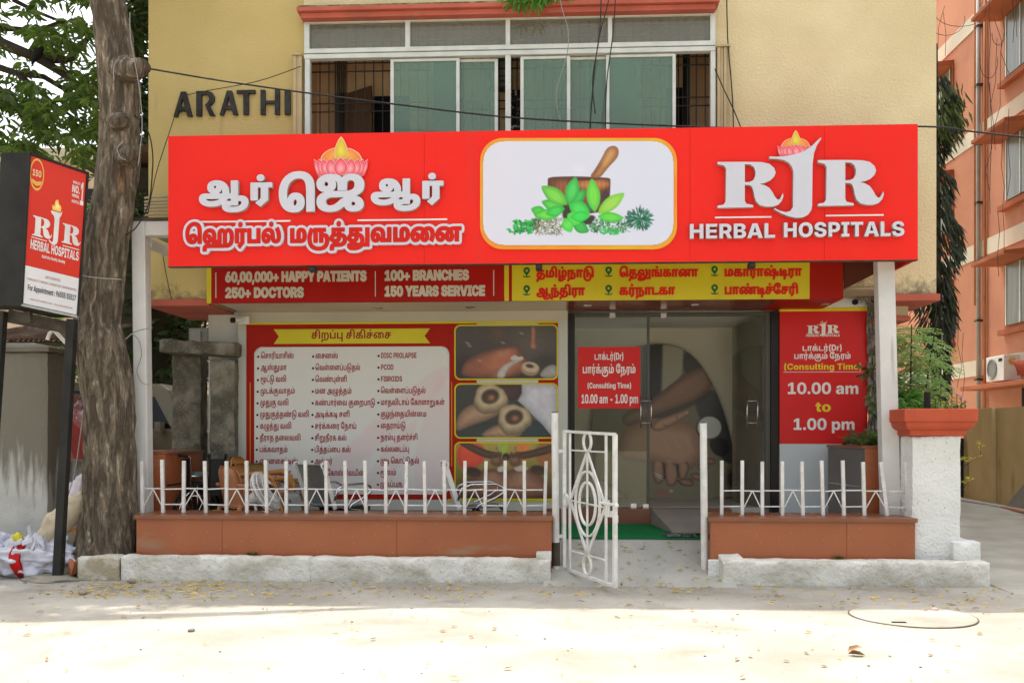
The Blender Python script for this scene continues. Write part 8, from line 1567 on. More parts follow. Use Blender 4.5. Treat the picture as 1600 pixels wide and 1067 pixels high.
suv = make_car('beige jeep style car parked in the yard behind the left white column', M['carbeige'], 3.9, [(-1.95, .35), (-1.95, 1.05), (-1.8, 1.62), (-1.6, 1.68), (.78, 1.63), (.9, 1.55), (1.12, 1.02), (1.85, .98), (1.98, .9), (1.98, .35)], [[(-1.75, 1.06), (-1.65, 1.52), (-.75, 1.54), (-.75, 1.05)], [(-.65, 1.05), (-.65, 1.54), (.1, 1.54), (.1, 1.05)], [(.18, 1.05), (.18, 1.50), (.72, 1.46), (.97, 1.05)]], (-1.2, 1.25), 1.68)
place(suv, PX(267, 12.09)-.97, 12.9, .34)
rc = make_car('dark red car parked in the yard behind the low boundary wall', M['carred'], 3.7, [(-1.8, .3), (-1.8, .95), (-1.3, 1.42), (-1.0, 1.48), (.2, 1.47), (.45, 1.38), (1.0, .98), (1.7, .86), (1.82, .7), (1.82, .3)], [[(-1.35, .98), (-1.05, 1.38), (-.45, 1.40), (-.45, .96)], [(-.38, .96), (-.38, 1.40), (.2, 1.38), (.42, 1.28), (.80, .98)]], (-1.1, 1.15), 1.48)
place(rc, -7.05, 11.3, .34, R(180))
# rough stone arch
tri = thing('stone_arch', 'rough granite arch of two upright posts and one lintel behind the left planter', 'stone arch', (PX(310, 10.4), 10.5, .34))
rough_box('post', M['stone'], PX(268, 10.25), PX(312, 10.25), 10.25, 10.5, .33, PZ(553, 10.25, 290), 10, 8, 40, .018, tri, 21, chip=.02)
rough_box('post', M['stone'], PX(327, 10.05), PX(365, 10.05), 10.05, 10.29, .33, PZ(562, 10.05, 345), 10, 8, 40, .018, tri, 22, chip=.02)
zl0 = PZ(552, 10.2, 290)+.0
lt = MB(); p0, p1 = P(251, 543, 10.12), P(368, 548, 10.02); dirn = Vector((p1.x-p0.x, p1.y-p0.y, 0)); sd_ = Vector((0, .34, 0)); n = 30
lv = rough_box('lintel', M['stone'], 0, 1, 0, .36, 0, .145, 30, 8, 6, .02, tri, 23, chip=.012)
og_ = org(tri)
for v in lv.data.vertices:
    x, y, z = v.co.x+og_.x, v.co.y+og_.y, v.co.z+og_.z
    q = Vector((p0.x, p0.y, zl0))+dirn*x+Vector((0, y*.85-.04, z-.05*x)); v.co = q-og_
# meter box on a pole, shed, corrugated roof
mb_ = thing('meter_box', 'grey metal meter box on a thin pole under the jutting floor at left', 'meter box', (PX(314, 11.3), 11.3, .34))
b = MB(); b.box(PX(299, 11.3), PX(329, 11.3), 11.22, 11.36, PZ(545, 11.3), PZ(511, 11.3)); b.build('box', mat('meter_box_grey', (.24, .23, .19), .6, ns=4), mb_, bevel=.008)
b = MB(); b.box(PX(303, 11.3), PX(318, 11.3), 11.21, 11.219, PZ(542, 11.3), PZ(515, 11.3)); b.build('door', mat('meter_door', (.28, .27, .22), .5), mb_, bevel=.003)
b = MB(); b.tube([(PX(314, 11.3), 11.38, .34), (PX(314, 11.3), 11.38, 2.6)], .03, 8); b.build('pole', M['rustmetal'], mb_)
b = MB(); b.tube([P(321, 468, 10.9), P(320.5, 512, 11.0)], .016, 8); b.tube([P(367, 480, 10.45), P(352, 500, 10.45), P(336, 520, 10.48), P(322, 545, 10.6)], .012, 6); b.top('conduit', M['cable'], 'thin dark conduit hanging under the jutting floor beside the white wall', 'conduit')
sh_ = thing('tin_roof', 'brown corrugated tin roof behind the weathered boundary pillar', 'roof', (PX(60, 11.5), 11.5, 2.3))
b = MB(); x0, x1 = PX(-40, 11.3), PX(138, 11.3); n = 90; vs = []
for j, (y_, z_) in enumerate(((10.9, 2.42), (12.6, 2.78))):
    for i in range(n+1): x = x0+(x1-x0)*i/n; vs.append((x, y_, z_+.02*math.sin(i*1.6)))
k = len(vs); vs += [(x, y, z-.006) for x, y, z in vs]; fs = [(i, i+1, n+2+i, n+1+i) for i in range(n)]; fs += [tuple(q+k for q in f[::-1]) for f in fs]; fs += [(i+1, i, i+k, i+1+k) for i in range(n)]; b.add(vs, fs); b.build('sheet', M['corrug'], sh_, smooth=True)
b = MB()
for px in (20, 110): b.tube([(PX(px, 12.2), 12.2, .3), (PX(px, 12.2), 12.2, 2.66)], .04, 8)
b.tube([(x0, 11.0, 2.38), (x1, 11.0, 2.38)], .03, 8); b.build('post', M['rustmetal'], sh_)
sd2 = thing('dark_outbuilding', 'dark tin roofed outbuilding glimpsed behind the tree trunk', 'outbuilding', (PX(195, 14), 14.5, .3))
b = MB(); b.box(PX(168, 14), PX(236, 14), 14, 16, .3, PZ(262, 14, 200)); b.build('wall', mat('dark_boards', (.05, .042, .034), .9, ns=3, stretch=(1, 1, 9)), sd2)
b = MB(); b.hexa([(PX(138, 13.8), 13.7, PZ(266, 13.8, 200)), (PX(238, 13.8), 13.7, PZ(240, 13.8, 200)), (PX(238, 13.8), 16.2, PZ(240, 13.8, 200)), (PX(138, 13.8), 16.2, PZ(266, 13.8, 200)), (PX(138, 13.8), 13.7, PZ(256, 13.8, 200)), (PX(238, 13.8), 13.7, PZ(228, 13.8, 200)), (PX(238, 13.8), 16.2, PZ(228, 13.8, 200)), (PX(138, 13.8), 16.2, PZ(256, 13.8, 200))]); b.build('roof', M['corrug'], sd2)
fb = thing('distant_house', 'pale peach house seen in gaps through the left tree leaves', 'house', (-20, 34, 0))
b = MB(); b.box(-27, -13.5, 32, 42, 0, 10.6); b.build('wall', mat('pale_peach_paint', (.62, .47, .33), .9, ns=.5), fb); b = MB(); b.box(-27.4, -13.1, 31.6, 42.4, 10.601, 11.0); b.build('roof', M['cream'], fb)
for i in range(4):
    for z in (2.2, 5.6, 8.4): b = MB(); b.box(-26+i*3.2, -24.6+i*3.2, 31.96, 32.1, z, z+1.3); b.build('window', M['carglass'], fb)
bw = MB(); bw.box(-14, -4.4, 17.5, 17.7, .3, 2.0); tag(bw.build('yard_wall', M['oldconc']), 'grey yard wall behind the parked cars', 'wall')
# ------------------------------------------------------------------ right side: orange building
XO = 10.6
OB = thing('orange_building', 'tall orange apartment block with cream bands and sunshades beyond the driveway', 'building', (XO+3, 26, 0))
b = MB(); b.box(XO, XO+9, 12.6, 46, -.02, 16.5); b.build('wall', M['orangewall'], OB)
for z in (2.81, 5.78, 8.75, 11.70, 14.65): b = MB(); b.box(XO-.03, XO-.001, 12.59, 46, z, z+.40); b.build('floor_band', M['bandcream'], OB)
for y0, y1 in ((22.0, 23.75), (26.5, 28.3), (31, 33)):
    for z in (5.36, 8.32, 11.28): b = MB(); b.hexa([(XO-.7, y0, z), (XO-.001, y0, z), (XO-.001, y1, z), (XO-.7, y1, z), (XO-.7, y0, z+.09), (XO-.001, y0, z+.16), (XO-.001, y1, z+.16), (XO-.7, y1, z+.09)]); b.build('sunshade', M['ledge'], OB, bevel=.01)
b = MB(); b.hexa([(XO-.7, 21.0, 2.40), (XO-.001, 21.0, 2.40), (XO-.001, 24.4, 2.40), (XO-.7, 24.4, 2.40), (XO-.7, 21.0, 2.50), (XO-.001, 21.0, 2.50), (XO-.001, 24.4, 2.50), (XO-.7, 24.4, 2.50)])
b.build('sunshade', M['ledge'], OB, bevel=.01)
for y0, y1 in ((21.9, 23.35), (26.6, 28.0), (31.1, 32.8)):
    for z in (3.9, 6.86, 9.80):
        b = MB(); b.box(XO-.035, XO-.001, y0-.12, y1+.12, z-.1, z+1.50); wf = b.build('window', M['ledge'], OB)
        b = MB(); b.box(XO-.06, XO-.036, y0, y1, z, z+1.42); b.build('pane', M['curtain'], wf)
        b = MB(); b.box(XO-.075, XO-.061, (y0+y1)/2-.03, (y0+y1)/2+.03, z, z+1.42); b.box(XO-.075, XO-.061, y0, y0+.05, z, z+1.42); b.box(XO-.075, XO-.061, y1-.05, y1, z, z+1.42); b.build('mullion', M['alu'], wf)
        b = MB(); b.box(XO-.16, XO-.001, y0-.2, y1+.22, z-.22, z-.101); b.build('sill', M['ledge'], wf)
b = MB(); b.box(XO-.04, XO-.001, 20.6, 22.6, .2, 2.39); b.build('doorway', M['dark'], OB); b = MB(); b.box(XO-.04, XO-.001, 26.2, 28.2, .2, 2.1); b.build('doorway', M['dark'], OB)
b = MB(); yp = 24.75; b.tube([(XO-.10, yp, 0), (XO-.10, yp, 16)], .055, 10); b.build('drain_pipe', M['pipe'], OB, smooth=True)
b = MB(); b.tube([(XO-.06, yp+.28, 4.6), (XO-.06, yp+.28, 16)], .035, 8); b.build('drain_pipe', M['pipeorange'], OB, smooth=True); b = MB(); b.tube([(XO-.06, yp-.28, 0), (XO-.06, yp-.28, 16)], .035, 8); b.build('drain_pipe', M['pipeorange'], OB, smooth=True)
for z in np.arange(1.2, 16, 1.48): b = MB(); b.box(XO-.17, XO-.02, yp-.09, yp+.09, z, z+.05); b.build('pipe_clamp', M['rustmetal'], OB)
ac = thing('air_conditioner', 'white outdoor air conditioner unit standing on an orange ledge of the orange block', 'air conditioner', (XO-.4, 23, 2.5))
b = MB(); b.box(XO-.62, XO-.25, 22.2, 23.1, 2.54, 3.12); b.build('casing', M['acwhite'], ac, bevel=.02)
b = MB(); b.lathe([(.24, 0), (.24, .02), (.21, .025), (.20, .005), (0, .005)], (0, 0, 0), 24)
b.v = [(XO-.622-z, 22.78+x, 2.83+y) for x, y, z in b.v]; b.build('fan_grille', mat('grille_grey', (.25, .25, .23), .5), ac)
b = MB(); b.box(XO-.627, XO-.621, 22.28, 22.46, 2.98, 3.05); b.build('badge', M['rubber'], ac); b = MB(); b.box(XO-.5, XO-.36, 22.193, 22.199, 2.9, 3.04); b.build('sticker', M['yellowprint'], ac)
aw = thing('tiled_awning', 'small red scalloped tile awning on a dark post at the right edge', 'awning', (8.6, 18.4, 0))
b = MB(); n = 30; vs = []
for i in range(n+1):
    for j in range(9):
        a_ = R(90*j/8); x = 8.45+1.4*i/n; vs.append((x, 18.7-.45*math.sin(a_)-.0, 2.42+.30*math.cos(a_)+.014*abs(math.sin(j*math.pi))+.012*math.sin(i*2.1)))
k = len(vs); vs += [(x, y+.01, z-.015) for x, y, z in vs]; fs = [(i*9+j, i*9+j+1, (i+1)*9+j+1, (i+1)*9+j) for i in range(n) for j in range(8)]; fs += [tuple(q+k for q in f[::-1]) for f in fs]; b.add(vs, fs); b.build('tiles', M['awning'], aw, smooth=True)
b = MB(); b.tube([(8.95, 18.6, .2), (8.95, 18.6, 2.6)], .05, 8); b.build('post', M['rubber'], aw)
bwl = thing('driveway_wall', 'ochre plastered boundary wall with a pilaster along the right of the driveway', 'wall', (6.8, 13, 0))
XW = 6.72; b = MB(); b.box(XW, XW+.16, 9.0, 16.4, -.05, 1.72); b.build('wall', M['ochre'], bwl); b = MB(); b.box(XW-.07, XW-.001, 15.2, 15.55, -.05, 1.73); b.build('pilaster', M['ochre'], bwl, bevel=.01); b = MB(); b.box(XW-.07, XW-.001, 11.0, 11.35, -.05, 1.73); b.build('pilaster', M['ochre'], bwl, bevel=.01)
b = MB(); b.box(XW-.05, XW+.2, 16.42, 16.52, .1, 1.25); b.build('gate_post', M['iron'], bwl)
b = MB(); p_ = P(1576, 790, 13.9); b.hexa([(XW-.30, 13.6, .26), (XW-.26, 13.6, .26), (XW-.26, 14.25, .26), (XW-.30, 14.25, .26), (XW-.08, 13.55, .62), (XW-.04, 13.55, .62), (XW-.04, 14.15, .60), (XW-.08, 14.15, .60)]); b.top('stone_slab', M['slab'], 'grey stone slab leaning against the ochre boundary wall', 'slab', bevel=.01)
b = MB(); b.tube([(XW-.32, 12.4, .24), (XW-.36, 16.2, .28)], .03, 8); b.top('steel_pipe', M['pipe'], 'grey pipe lying along the foot of the ochre wall', 'pipe')
b = MB(); b.tube([(XW-.44, 12.2, .23), (XW-.25, 16.4, .29)], .022, 8); b.top('timber_pole', M['terracotta'], 'reddish pole lying beside the grey pipe at the ochre wall', 'pole')
b = MB(); b.box(XW-.55, XW-.3, 12.5, 12.75, .2, .33); b.top('brick', M['terracotta'], 'loose red brick lying on the driveway at the right edge', 'brick', bevel=.006)
# ------------------------------------------------------------------ vegetation
def leafmesh(name, mat_, parent, pos, dirs, L_, W_, fold=.25, seed=0, nrm=None, curl=.15):
    r = np.random.default_rng(seed); n = len(pos); pos = np.asarray(pos, float); d = np.asarray(dirs, float); d /= np.linalg.norm(d, axis=1)[:, None]+1e-9
    up = r.normal(0, .5, (n, 3))+np.array([0, -.3, 1.0]) if nrm is None else np.asarray(nrm, float)
    s = np.cross(d, up); s /= np.linalg.norm(s, axis=1)[:, None]+1e-9; u = np.cross(s, d)
    L_ = (np.ones(n)*L_)*r.uniform(.7, 1.2, n); W_ = (np.ones(n)*W_)*r.uniform(.8, 1.2, n)
    def pt(t, w_, f): return pos+d*(L_*t)[:, None]+s*(W_*w_)[:, None]+u*(W_*f-L_*curl*t*t)[:, None]
    V = np.stack([pt(0, 0, 0), pt(.32, .5, fold), pt(.70, .38, fold*.8), pt(1, 0, 0), pt(.70, -.38, fold*.8), pt(.32, -.5, fold)], 1).reshape(-1, 3)
    F = [(6*i, 6*i+5, 6*i+4, 6*i+3) for i in range(n)]+[(6*i, 6*i+3, 6*i+2, 6*i+1) for i in range(n)]
    return link_mesh(name, V, F, mat_, parent, True)
def whorls(centres, r, k=(6, 9), droop=.45, spread=None):
    pos = []; dirs = []
    for c in centres:
        n = r.integers(*k); a0 = r.uniform(0, 6.28); tilt = r.normal(0, .35, 3)
        for i in range(n):
            a = a0+6.283*i/n+r.normal(0, .15); dz = -droop+r.normal(0, .3); dv = np.array([math.cos(a), math.sin(a), dz])+tilt*.5
            pos.append(np.asarray(c)+dv*.02); dirs.append(dv)
    return pos, dirs
r6 = np.random.default_rng(11)
# big tree with the bare trunk
TA = thing('tree', 'large old tree with thick rough bark and sawn branch stubs beside the street signboard', 'tree', (P(165, 865, 8.8).x, 8.8, .1))
prof = [(905, 116, 218), (880, 116, 216), (862, 119, 212), (840, 124, 211), (800, 130, 210), (739, 136, 209), (690, 137, 209), (652, 136, 208), (588, 129, 203), (523, 121, 189), (507, 121, 184), (443, 129, 189), (379, 134, 198), (316, 147, 207), (252, 156, 217), (220, 159, 215), (173, 161, 214), (115, 158, 213), (58, 151, 202), (0, 141, 191), (-80, 128, 178), (-160, 110, 160)]
ry_ = np.array([p[0] for p in prof][::-1], float); rl = np.array([p[1] for p in prof][::-1], float); rr_ = np.array([p[2] for p in prof][::-1], float)
ny, nt_ = 330, 150; V = []; 
for j in range(ny):
    py = 905-(905+160)*j/(ny-1); a, c = np.interp(py, ry_, rl), np.interp(py, ry_, rr_); pc = P((a+c)/2, py, 8.8); rad = (PX(c, 8.8)-PX(a, 8.8))/2
    for i in range(nt_):
        th = 2*math.pi*i/nt_; cx_, cy_ = math.cos(th), math.sin(th)
        q = Vector((cx_*rad*11+40, cy_*rad*11, pc.z*2.6)); rid = 1-abs(mnoise.noise(q*1.15+Vector((0, 0, .6*mnoise.noise(q*.6)))))*2
        q2 = Vector((cx_*rad*26, cy_*rad*26, pc.z*7)); dsp = .020*max(-.6, rid)+.010*mnoise.noise(q2)+.016*mnoise.noise(Vector((cx_*rad*4, cy_*rad*4, pc.z*1.2+7)))
        if j < 26: dsp += .05*(1-j/26)*mnoise.noise(Vector((cx_*2.6, cy_*2.6, 1)))
        rr2 = rad*(1-.03)+dsp; V.append((pc.x+cx_*rr2, pc.y+cy_*rr2, pc.z))
F = [(j*nt_+i, j*nt_+(i+1) % nt_, (j+1)*nt_+(i+1) % nt_, (j+1)*nt_+i) for j in range(ny-1) for i in range(nt_)]; F.append(tuple(range((ny-1)*nt_, ny*nt_)))
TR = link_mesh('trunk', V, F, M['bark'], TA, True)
def stub(p0, p1, r0, r1):
    b_ = MB(); p0, p1 = Vector(p0), Vector(p1); pts = [p0.lerp(p1, k/10) for k in range(11)]; b_.tube(pts, [r0+(r1-r0)*(k/10)**.6 for k in range(11)], 20, False); vs = []
    for v in b_.v: q = Vector(v); d = .012*fbm(q.x*14, q.y*14, q.z*14, 3); vs.append((q.x+d, q.y+d, q.z+d))
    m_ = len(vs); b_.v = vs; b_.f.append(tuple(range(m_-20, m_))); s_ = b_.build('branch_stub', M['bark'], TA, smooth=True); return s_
stub(P(195, 112, 8.72), P(222, 105, 8.50), .15, .075); stub(P(186, 190, 8.7), P(192, 190, 8.46), .12, .05); stub(P(196, 245, 8.7), P(204, 240, 8.52), .13, .06)
top = P(138, -120, 8.8)
b = MB()
for e_ in ((-6.8, 10.6, 7.6), (-5.8, 11.4, 8.0), (-4.4, 10.6, 8.0), (-1.6, 9.42, 6.15)):
    mid = (Vector(e_)+top)/2+Vector((0, 0, .25)); b.tube([top, top.lerp(mid, .5)+Vector((0, 0, .1)), mid, Vector(e_)], [.16, .12, .09, .04], 8)
tw = P(838, -30, 9.4); b.tube([Vector((-1.6, 9.42, 6.15)), Vector((-.8, 9.42, 6.0)), Vector((tw.x, 9.4, tw.z))], [.04, .025, .008], 6)
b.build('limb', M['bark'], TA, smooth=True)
cs = []
for _ in range(620):
    while True:
        q = r6.uniform(-1, 1, 3)
        if 0.15 < np.dot(q, q) < 1: break
    cs.append((-5.4+2.9*q[0], 11.0+1.5*q[1], 8.2+1.2*q[2]))
pos, dirs = whorls(cs, r6); leafmesh('crown', M['leafA'], TA, pos, dirs, .20, .06, seed=1)
tws = []
for _ in range(52):
    p_ = P(r6.uniform(790, 880), r6.uniform(-40, 2), 9.4+r6.uniform(-.12, .08)); tws.append(tuple(p_))
for px, py in ((790, 3), (800, 9), (808, 2), (818, 6), (830, 4), (842, 5), (850, 1), (812, 12)): tws.append(tuple(P(px, py-8, 9.36)))
pos, dirs = whorls(tws, r6, (5, 8), .8); leafmesh('twig_leaves', M['leafE'], TA, pos, dirs, .11, .028, seed=2)
# leafy tree further back at left
TB2 = thing('tree', 'leafy green tree with dark crossing branches behind the left signboard', 'tree', (PX(-95, 11.6), 11.6, .3))
b = MB(); b.tube([(PX(-95, 11.6), 11.6, .2), (PX(-90, 11.6), 11.6, 3), (PX(-85, 11.6), 11.6, 5), (PX(-70, 11.6), 11.6, 7.5)], [.22, .18, .15, .1], 12); b.build('trunk', M['bark'], TB2, smooth=True)
dark = mat('dark_branch_bark', (.07, .055, .04), .9, ns=6)
b = MB()
for pl, r0, r1, Y in (([(-92, 30), (-20, 52), (0, 67), (22, 76), (45, 85), (61, 92), (90, 94), (112, 92), (135, 63), (146, 50), (165, 20)], .085, .02, 11.3), ([(61, 92), (95, 113), (126, 135), (144, 153), (165, 178), (190, 215)], .055, .015, 11.3), ([(-90, 90), (0, 106), (27, 115), (68, 120), (101, 140), (124, 155), (160, 165), (200, 168)], .05, .012, 11.6), ([(27, 115), (56, 137), (90, 167), (117, 185), (150, 203)], .035, .01, 11.6), ([(-88, 120), (0, 155), (27, 173), (50, 200), (72, 223), (88, 240)], .04, .008, 11.0), ([(-80, -10), (-10, 45), (25, 46), (60, 48), (90, 36), (120, 34)], .05, .012, 11.9), ([(80, 72), (105, 112), (112, 128)], .018, .008, 11.2), ([(20, 0), (60, 20), (110, 40), (150, 46)], .03, .01, 12)):
    m_ = len(pl); b.tube([P(x, y, Y+.12*math.sin(i*1.3)) for i, (x, y) in enumerate(pl)], [r0+(r1-r0)*i/(m_-1) for i in range(m_)], 7)
b.build('branch', dark, TB2, smooth=True)
def pxleaf(n, x0, x1, y0, y1, Y0, Y1, seed, edge=None, thr=-.12):
    r = np.random.default_rng(seed); out = []
    while len(out) < n:
        x, y = r.uniform(x0, x1), r.uniform(y0, y1)
        if mnoise.noise(Vector((x/46, y/40, seed))) < thr+r.uniform(-.18, .18): continue
        if edge and not edge(x, y, r): continue
        out.append(tuple(P(x, y, r.uniform(Y0, Y1))))
    return out
ed = lambda x, y, r: y < 262+18*math.sin(x/19)-.22*max(0, x-90)+r.uniform(-22, 8)
cs = pxleaf(430, -110, 175, -40, 262, 10.5, 12.6, 21, ed, -.03)+pxleaf(140, -60, 165, 120, 262, 10.3, 11.2, 23, ed, .06)
pos, dirs = whorls(cs, r6, (6, 9), .5); leafmesh('crown', M['leafA'], TB2, pos, dirs, .165, .047, seed=3)
cs = [(-7.9+4.0*q[0], 14.8+3.6*q[1], 10.3+2.0*q[1]+.9*q[2]) for q in r6.uniform(-1, 1, (1500, 3))]; pos, dirs = whorls(cs, r6); leafmesh('added_shade_crown', M['leafB'], TB2, pos, dirs, .30, .09, seed=4)  # extra crown above the view, added to shade the yard
# dark tree between trunk and building and behind the yard
def bushy(name, label, cat, base, trunk, centres, leaf, L_, W_, seed, k=(4, 7), droop=.2, group=None):
    t_ = thing(name, label, cat, base, group); b_ = MB(); b_.tube(trunk, [.10, .07, .03][:len(trunk)], 8); b_.build('trunk', dark, t_, smooth=True)
    pos, dirs = whorls(centres, np.random.default_rng(seed), k, droop); leafmesh('crown', leaf, t_, pos, dirs, L_, W_, seed=seed); return t_
cs = pxleaf(420, 170, 262, -40, 225, 14.0, 16.5, 31, lambda x, y, r: x < 236 or r.random() < .6, -.2)
bushy('tree', 'dark tree filling the gap between the trunk and the yellow wall', 'tree', (PX(205, 15.5), 15.5, .3), [(PX(205, 15.5), 16.6, .3), (PX(203, 15.5), 16.6, 4), (PX(200, 15.5), 15.5, 7)], cs, M['leafB'], .24, .07, 5)
cs = pxleaf(520, 196, 345, 300, 612, 13.6, 16, 33, lambda x, y, r: y > 330 or x < 228, -.16)
bushy('tree', 'dark green shrubby tree under the jutting floor behind the parked car', 'tree', (PX(262, 15), 15, .3), [(PX(262, 15), 15, .3), (PX(258, 15), 15, 1.5), (PX(262, 15), 15, 3)], cs, M['leafB'], .20, .07, 6)
cs = pxleaf(330, 70, 215, 270, 640, 14.5, 16.5, 35, None, -.05)
bushy('tree', 'tall thin leaved tree behind the signboard and red car', 'tree', (PX(120, 15.5), 15.5, .3), [(PX(125, 15.5), 15.5, .3), (PX(128, 15.5), 15.5, 2.2), (PX(132, 15.5), 15.5, 4.6)], cs, M['leafF'], .20, .055, 7)
# drooping mast tree by the driveway
MT = thing('mast_tree', 'dark drooping mast tree behind the right corner of the yellow block', 'tree', (PX(1462, 14.8), 14.8, .1))
b = MB(); b.tube([(PX(1462, 14.8), 14.8, .1), (PX(1464, 14.8), 14.8, 3.5), (PX(1462, 14.8), 14.8, 7.2)], [.09, .07, .03], 8); b.build('trunk', dark, MT, smooth=True)
wprof = [(120, 1480), (150, 1497), (200, 1502), (230, 1484), (262, 1470), (285, 1497), (320, 1484), (345, 1496), (370, 1508), (400, 1507), (420, 1496), (435, 1486), (455, 1494), (480, 1497), (510, 1494), (530, 1486), (545, 1484), (600, 1483), (625, 1476)]
wy, wx = np.array([p[0] for p in wprof], float), np.array([p[1] for p in wprof], float)
pos = []; dirs = []
for _ in range(2300):
    y = r6.uniform(125, 622); xm = np.interp(y, wy, wx)-6; xl = 1425 if y < 470 else np.interp(y, [470, 520, 560, 622], [1430, 1440, 1464, 1470])
    x = r6.uniform(xl, xm) if r6.random() < .55 else xm-abs(r6.normal(0, 14))
    if x < xl: continue
    p_ = P(x, y-8, 14.8+r6.normal(0, .22)); side = 1 if x > 1470 else (-1 if y > 480 else r6.choice([-1, 1])); pos.append(tuple(p_)); dirs.append((side*r6.uniform(.1, .7), r6.normal(0, .3), -1))
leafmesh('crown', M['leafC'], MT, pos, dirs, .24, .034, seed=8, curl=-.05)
cs = pxleaf(26, 1462, 1500, 130, 215, 14.0, 14.6, 41, None, -.5); pos = []; dirs = []
for c in cs:
    for _ in range(7): pos.append(tuple(np.array(c)+r6.normal(0, .05, 3))); dirs.append((r6.uniform(-.2, .8), r6.normal(0, .3), -1))
leafmesh('young_leaves', M['leafF'], MT, pos, dirs, .2, .034, seed=9)
cs = [(5.9+2.3*q[0], 18.0+5.6*q[1], 12.6+1.5*q[2]) for q in r6.uniform(-1, 1, (2300, 3))]
bushy('tree', 'added out of view tree shading the driveway behind the yellow block', 'tree', (4.3, 22.6, .2), [(4.3, 22.6, .2), (4.4, 22.4, 6), (5.2, 20, 12)], cs, M['leafB'], .34, .12, 10, (6, 9))  # unseen tree, added so its crown keeps sun off the driveway
# feathery neem shrub beside the column
def pinnate(centres, r, n=9, L_=.26, out=None):
    pos = []; dirs = []
    for c in centres:
        a = r.uniform(0, 6.28); d = np.array([math.cos(a)*.9, math.sin(a)*.9-.2, r.uniform(-.5, .5)]); d /= np.linalg.norm(d); s = np.cross(d, (0, 0, 1)); s /= np.linalg.norm(s)+1e-9
        for k in range(n):
            t_ = (k+1)/n; p_ = np.asarray(c)+d*L_*t_-np.array([0, 0, .10*t_*t_])
            for sg in (-1, 1): pos.append(p_); dirs.append(d*.5+s*sg*.9+np.array([0, 0, -.25]))
    return pos, dirs
NS = thing('neem_shrub', 'pale feathery leaved shrub behind the white column and pillar at right', 'shrub', (PX(1420, 10.9), 10.9, .3))
b = MB(); sx_ = PX(1420, 10.9)
for k in range(7): a_ = k*.9; b.tube([(sx_, 10.9, .3), (sx_+.12*math.cos(a_), 10.9+.1*math.sin(a_), 1.3), (sx_+.35*math.cos(a_), 10.9+.3*math.sin(a_), 2.0+.1*k)], [.02, .014, .006], 5)
b.build('stem', dark, NS)
cs = []
while len(cs) < 340:
    x, y = r6.uniform(1372, 1468), r6.uniform(505, 650)
    if ((x-1418)/52)**2+((y-585)/75)**2 < 1 and not (x > 1440 and y < 530): cs.append(tuple(P(x, y, 10.9+r6.normal(0, .2))))
pos, dirs = pinnate(cs, r6); leafmesh('foliage', M['leafD'], NS, pos, dirs, .055, .017, seed=12)
cs = [tuple(P(r6.uniform(1400, 1442), r6.uniform(605, 650), 10.6+r6.normal(0, .1))) for _ in range(70)]; pos, dirs = pinnate(cs, r6, 8, .2); leafmesh('lower_foliage', M['leafE'], NS, pos, dirs, .06, .022, seed=13)
# plants in the right planter
FP = thing('fern_plant', 'low fern like plants growing in the grey granite planter', 'plant', (PX(1325, 9.7), 9.7, 1.18)); pos = []; dirs = []
for _ in range(60):
    x = r6.uniform(2.84, 3.40); y = r6.uniform(9.3, 10.0); a = r6.uniform(0, 6.28); L0 = r6.uniform(.14, .30); d = np.array([math.cos(a), math.sin(a)-.4, 1.1]); d /= np.linalg.norm(d)
    for k in range(9):
        t_ = (k+1)/9; p_ = np.array([x, y, 1.19])+d*L0*t_-np.array([0, 0, .18*L0*t_*t_*2])
        for sg in (-1, 1): s = np.cross(d, (0, 0, 1)); pos.append(p_); dirs.append(d*.6+s*sg)
leafmesh('frond', M['leafF'], FP, pos, dirs, .06, .016, seed=14)
pos = []; dirs = []
for _ in range(110): a = r6.uniform(0, 6.28); pos.append((r6.uniform(3.02, 3.30), r6.uniform(9.3, 9.7), 1.20+r6.uniform(0, .10))); dirs.append((math.cos(a), math.sin(a)-.4, r6.uniform(.2, 1)))
leafmesh('bright_leaf', M['leafE'], FP, pos, dirs, .09, .04, seed=15)
cr_ = thing('climber_plant', 'broad leaved climber hanging beside the white column at right', 'plant', (PX(1362, 9.9), 9.9, 1.2)); pos = []; dirs = []
for px, py in ((1363, 555), (1358, 575), (1366, 600), (1362, 625), (1368, 632), (1360, 640), (1366, 650), (1370, 610), (1352, 580), (1346, 572)):
    for k in range(3): pos.append(tuple(P(px+r6.uniform(-4, 4), py+r6.uniform(-6, 6), 9.9))); dirs.append((r6.uniform(-1, .6), -.5, r6.uniform(-.8, .1)))
leafmesh('foliage', M['leafF'], cr_, pos, dirs, .13, .055, seed=16)
b = MB(); b.tube([P(1366, 690, 9.9), P(1368, 640, 9.92), P(1364, 590, 9.92), P(1367, 540, 9.92)], .006, 5); b.tube([P(1364, 590, 9.92), P(1350, 578, 9.8), P(1338, 566, 9.75)], .003, 4); b.build('stem', dark, cr_)
WD = thing('flowering_weed', 'thin weeds with tiny pink flowers growing behind the red pillar cap', 'weed', (PX(1480, 9.5), 9.5, 1.3)); pos = []; dirs = []; fl_ = MB(); stm = MB()
for px, py in ((1487, 606), (1495, 618), (1508, 628), (1502, 622), (1470, 600), (1462, 622), (1478, 628)):
    base_ = P(px-6, 655, 9.5); tip = P(px, py, 9.5); stm.tube([base_, base_.lerp(tip, .5)+Vector((.02, 0, 0)), tip], .0035, 4)
    for k in range(14): t_ = .25+.75*k/14; q = base_.lerp(tip, t_); a = r6.uniform(0, 6.28); pos.append((q.x, q.y, q.z)); dirs.append((math.cos(a), math.sin(a), .4))
    if px > 1480: fl_.blob((tip.x, tip.y, tip.z+.01), .014, .3, 1, px)
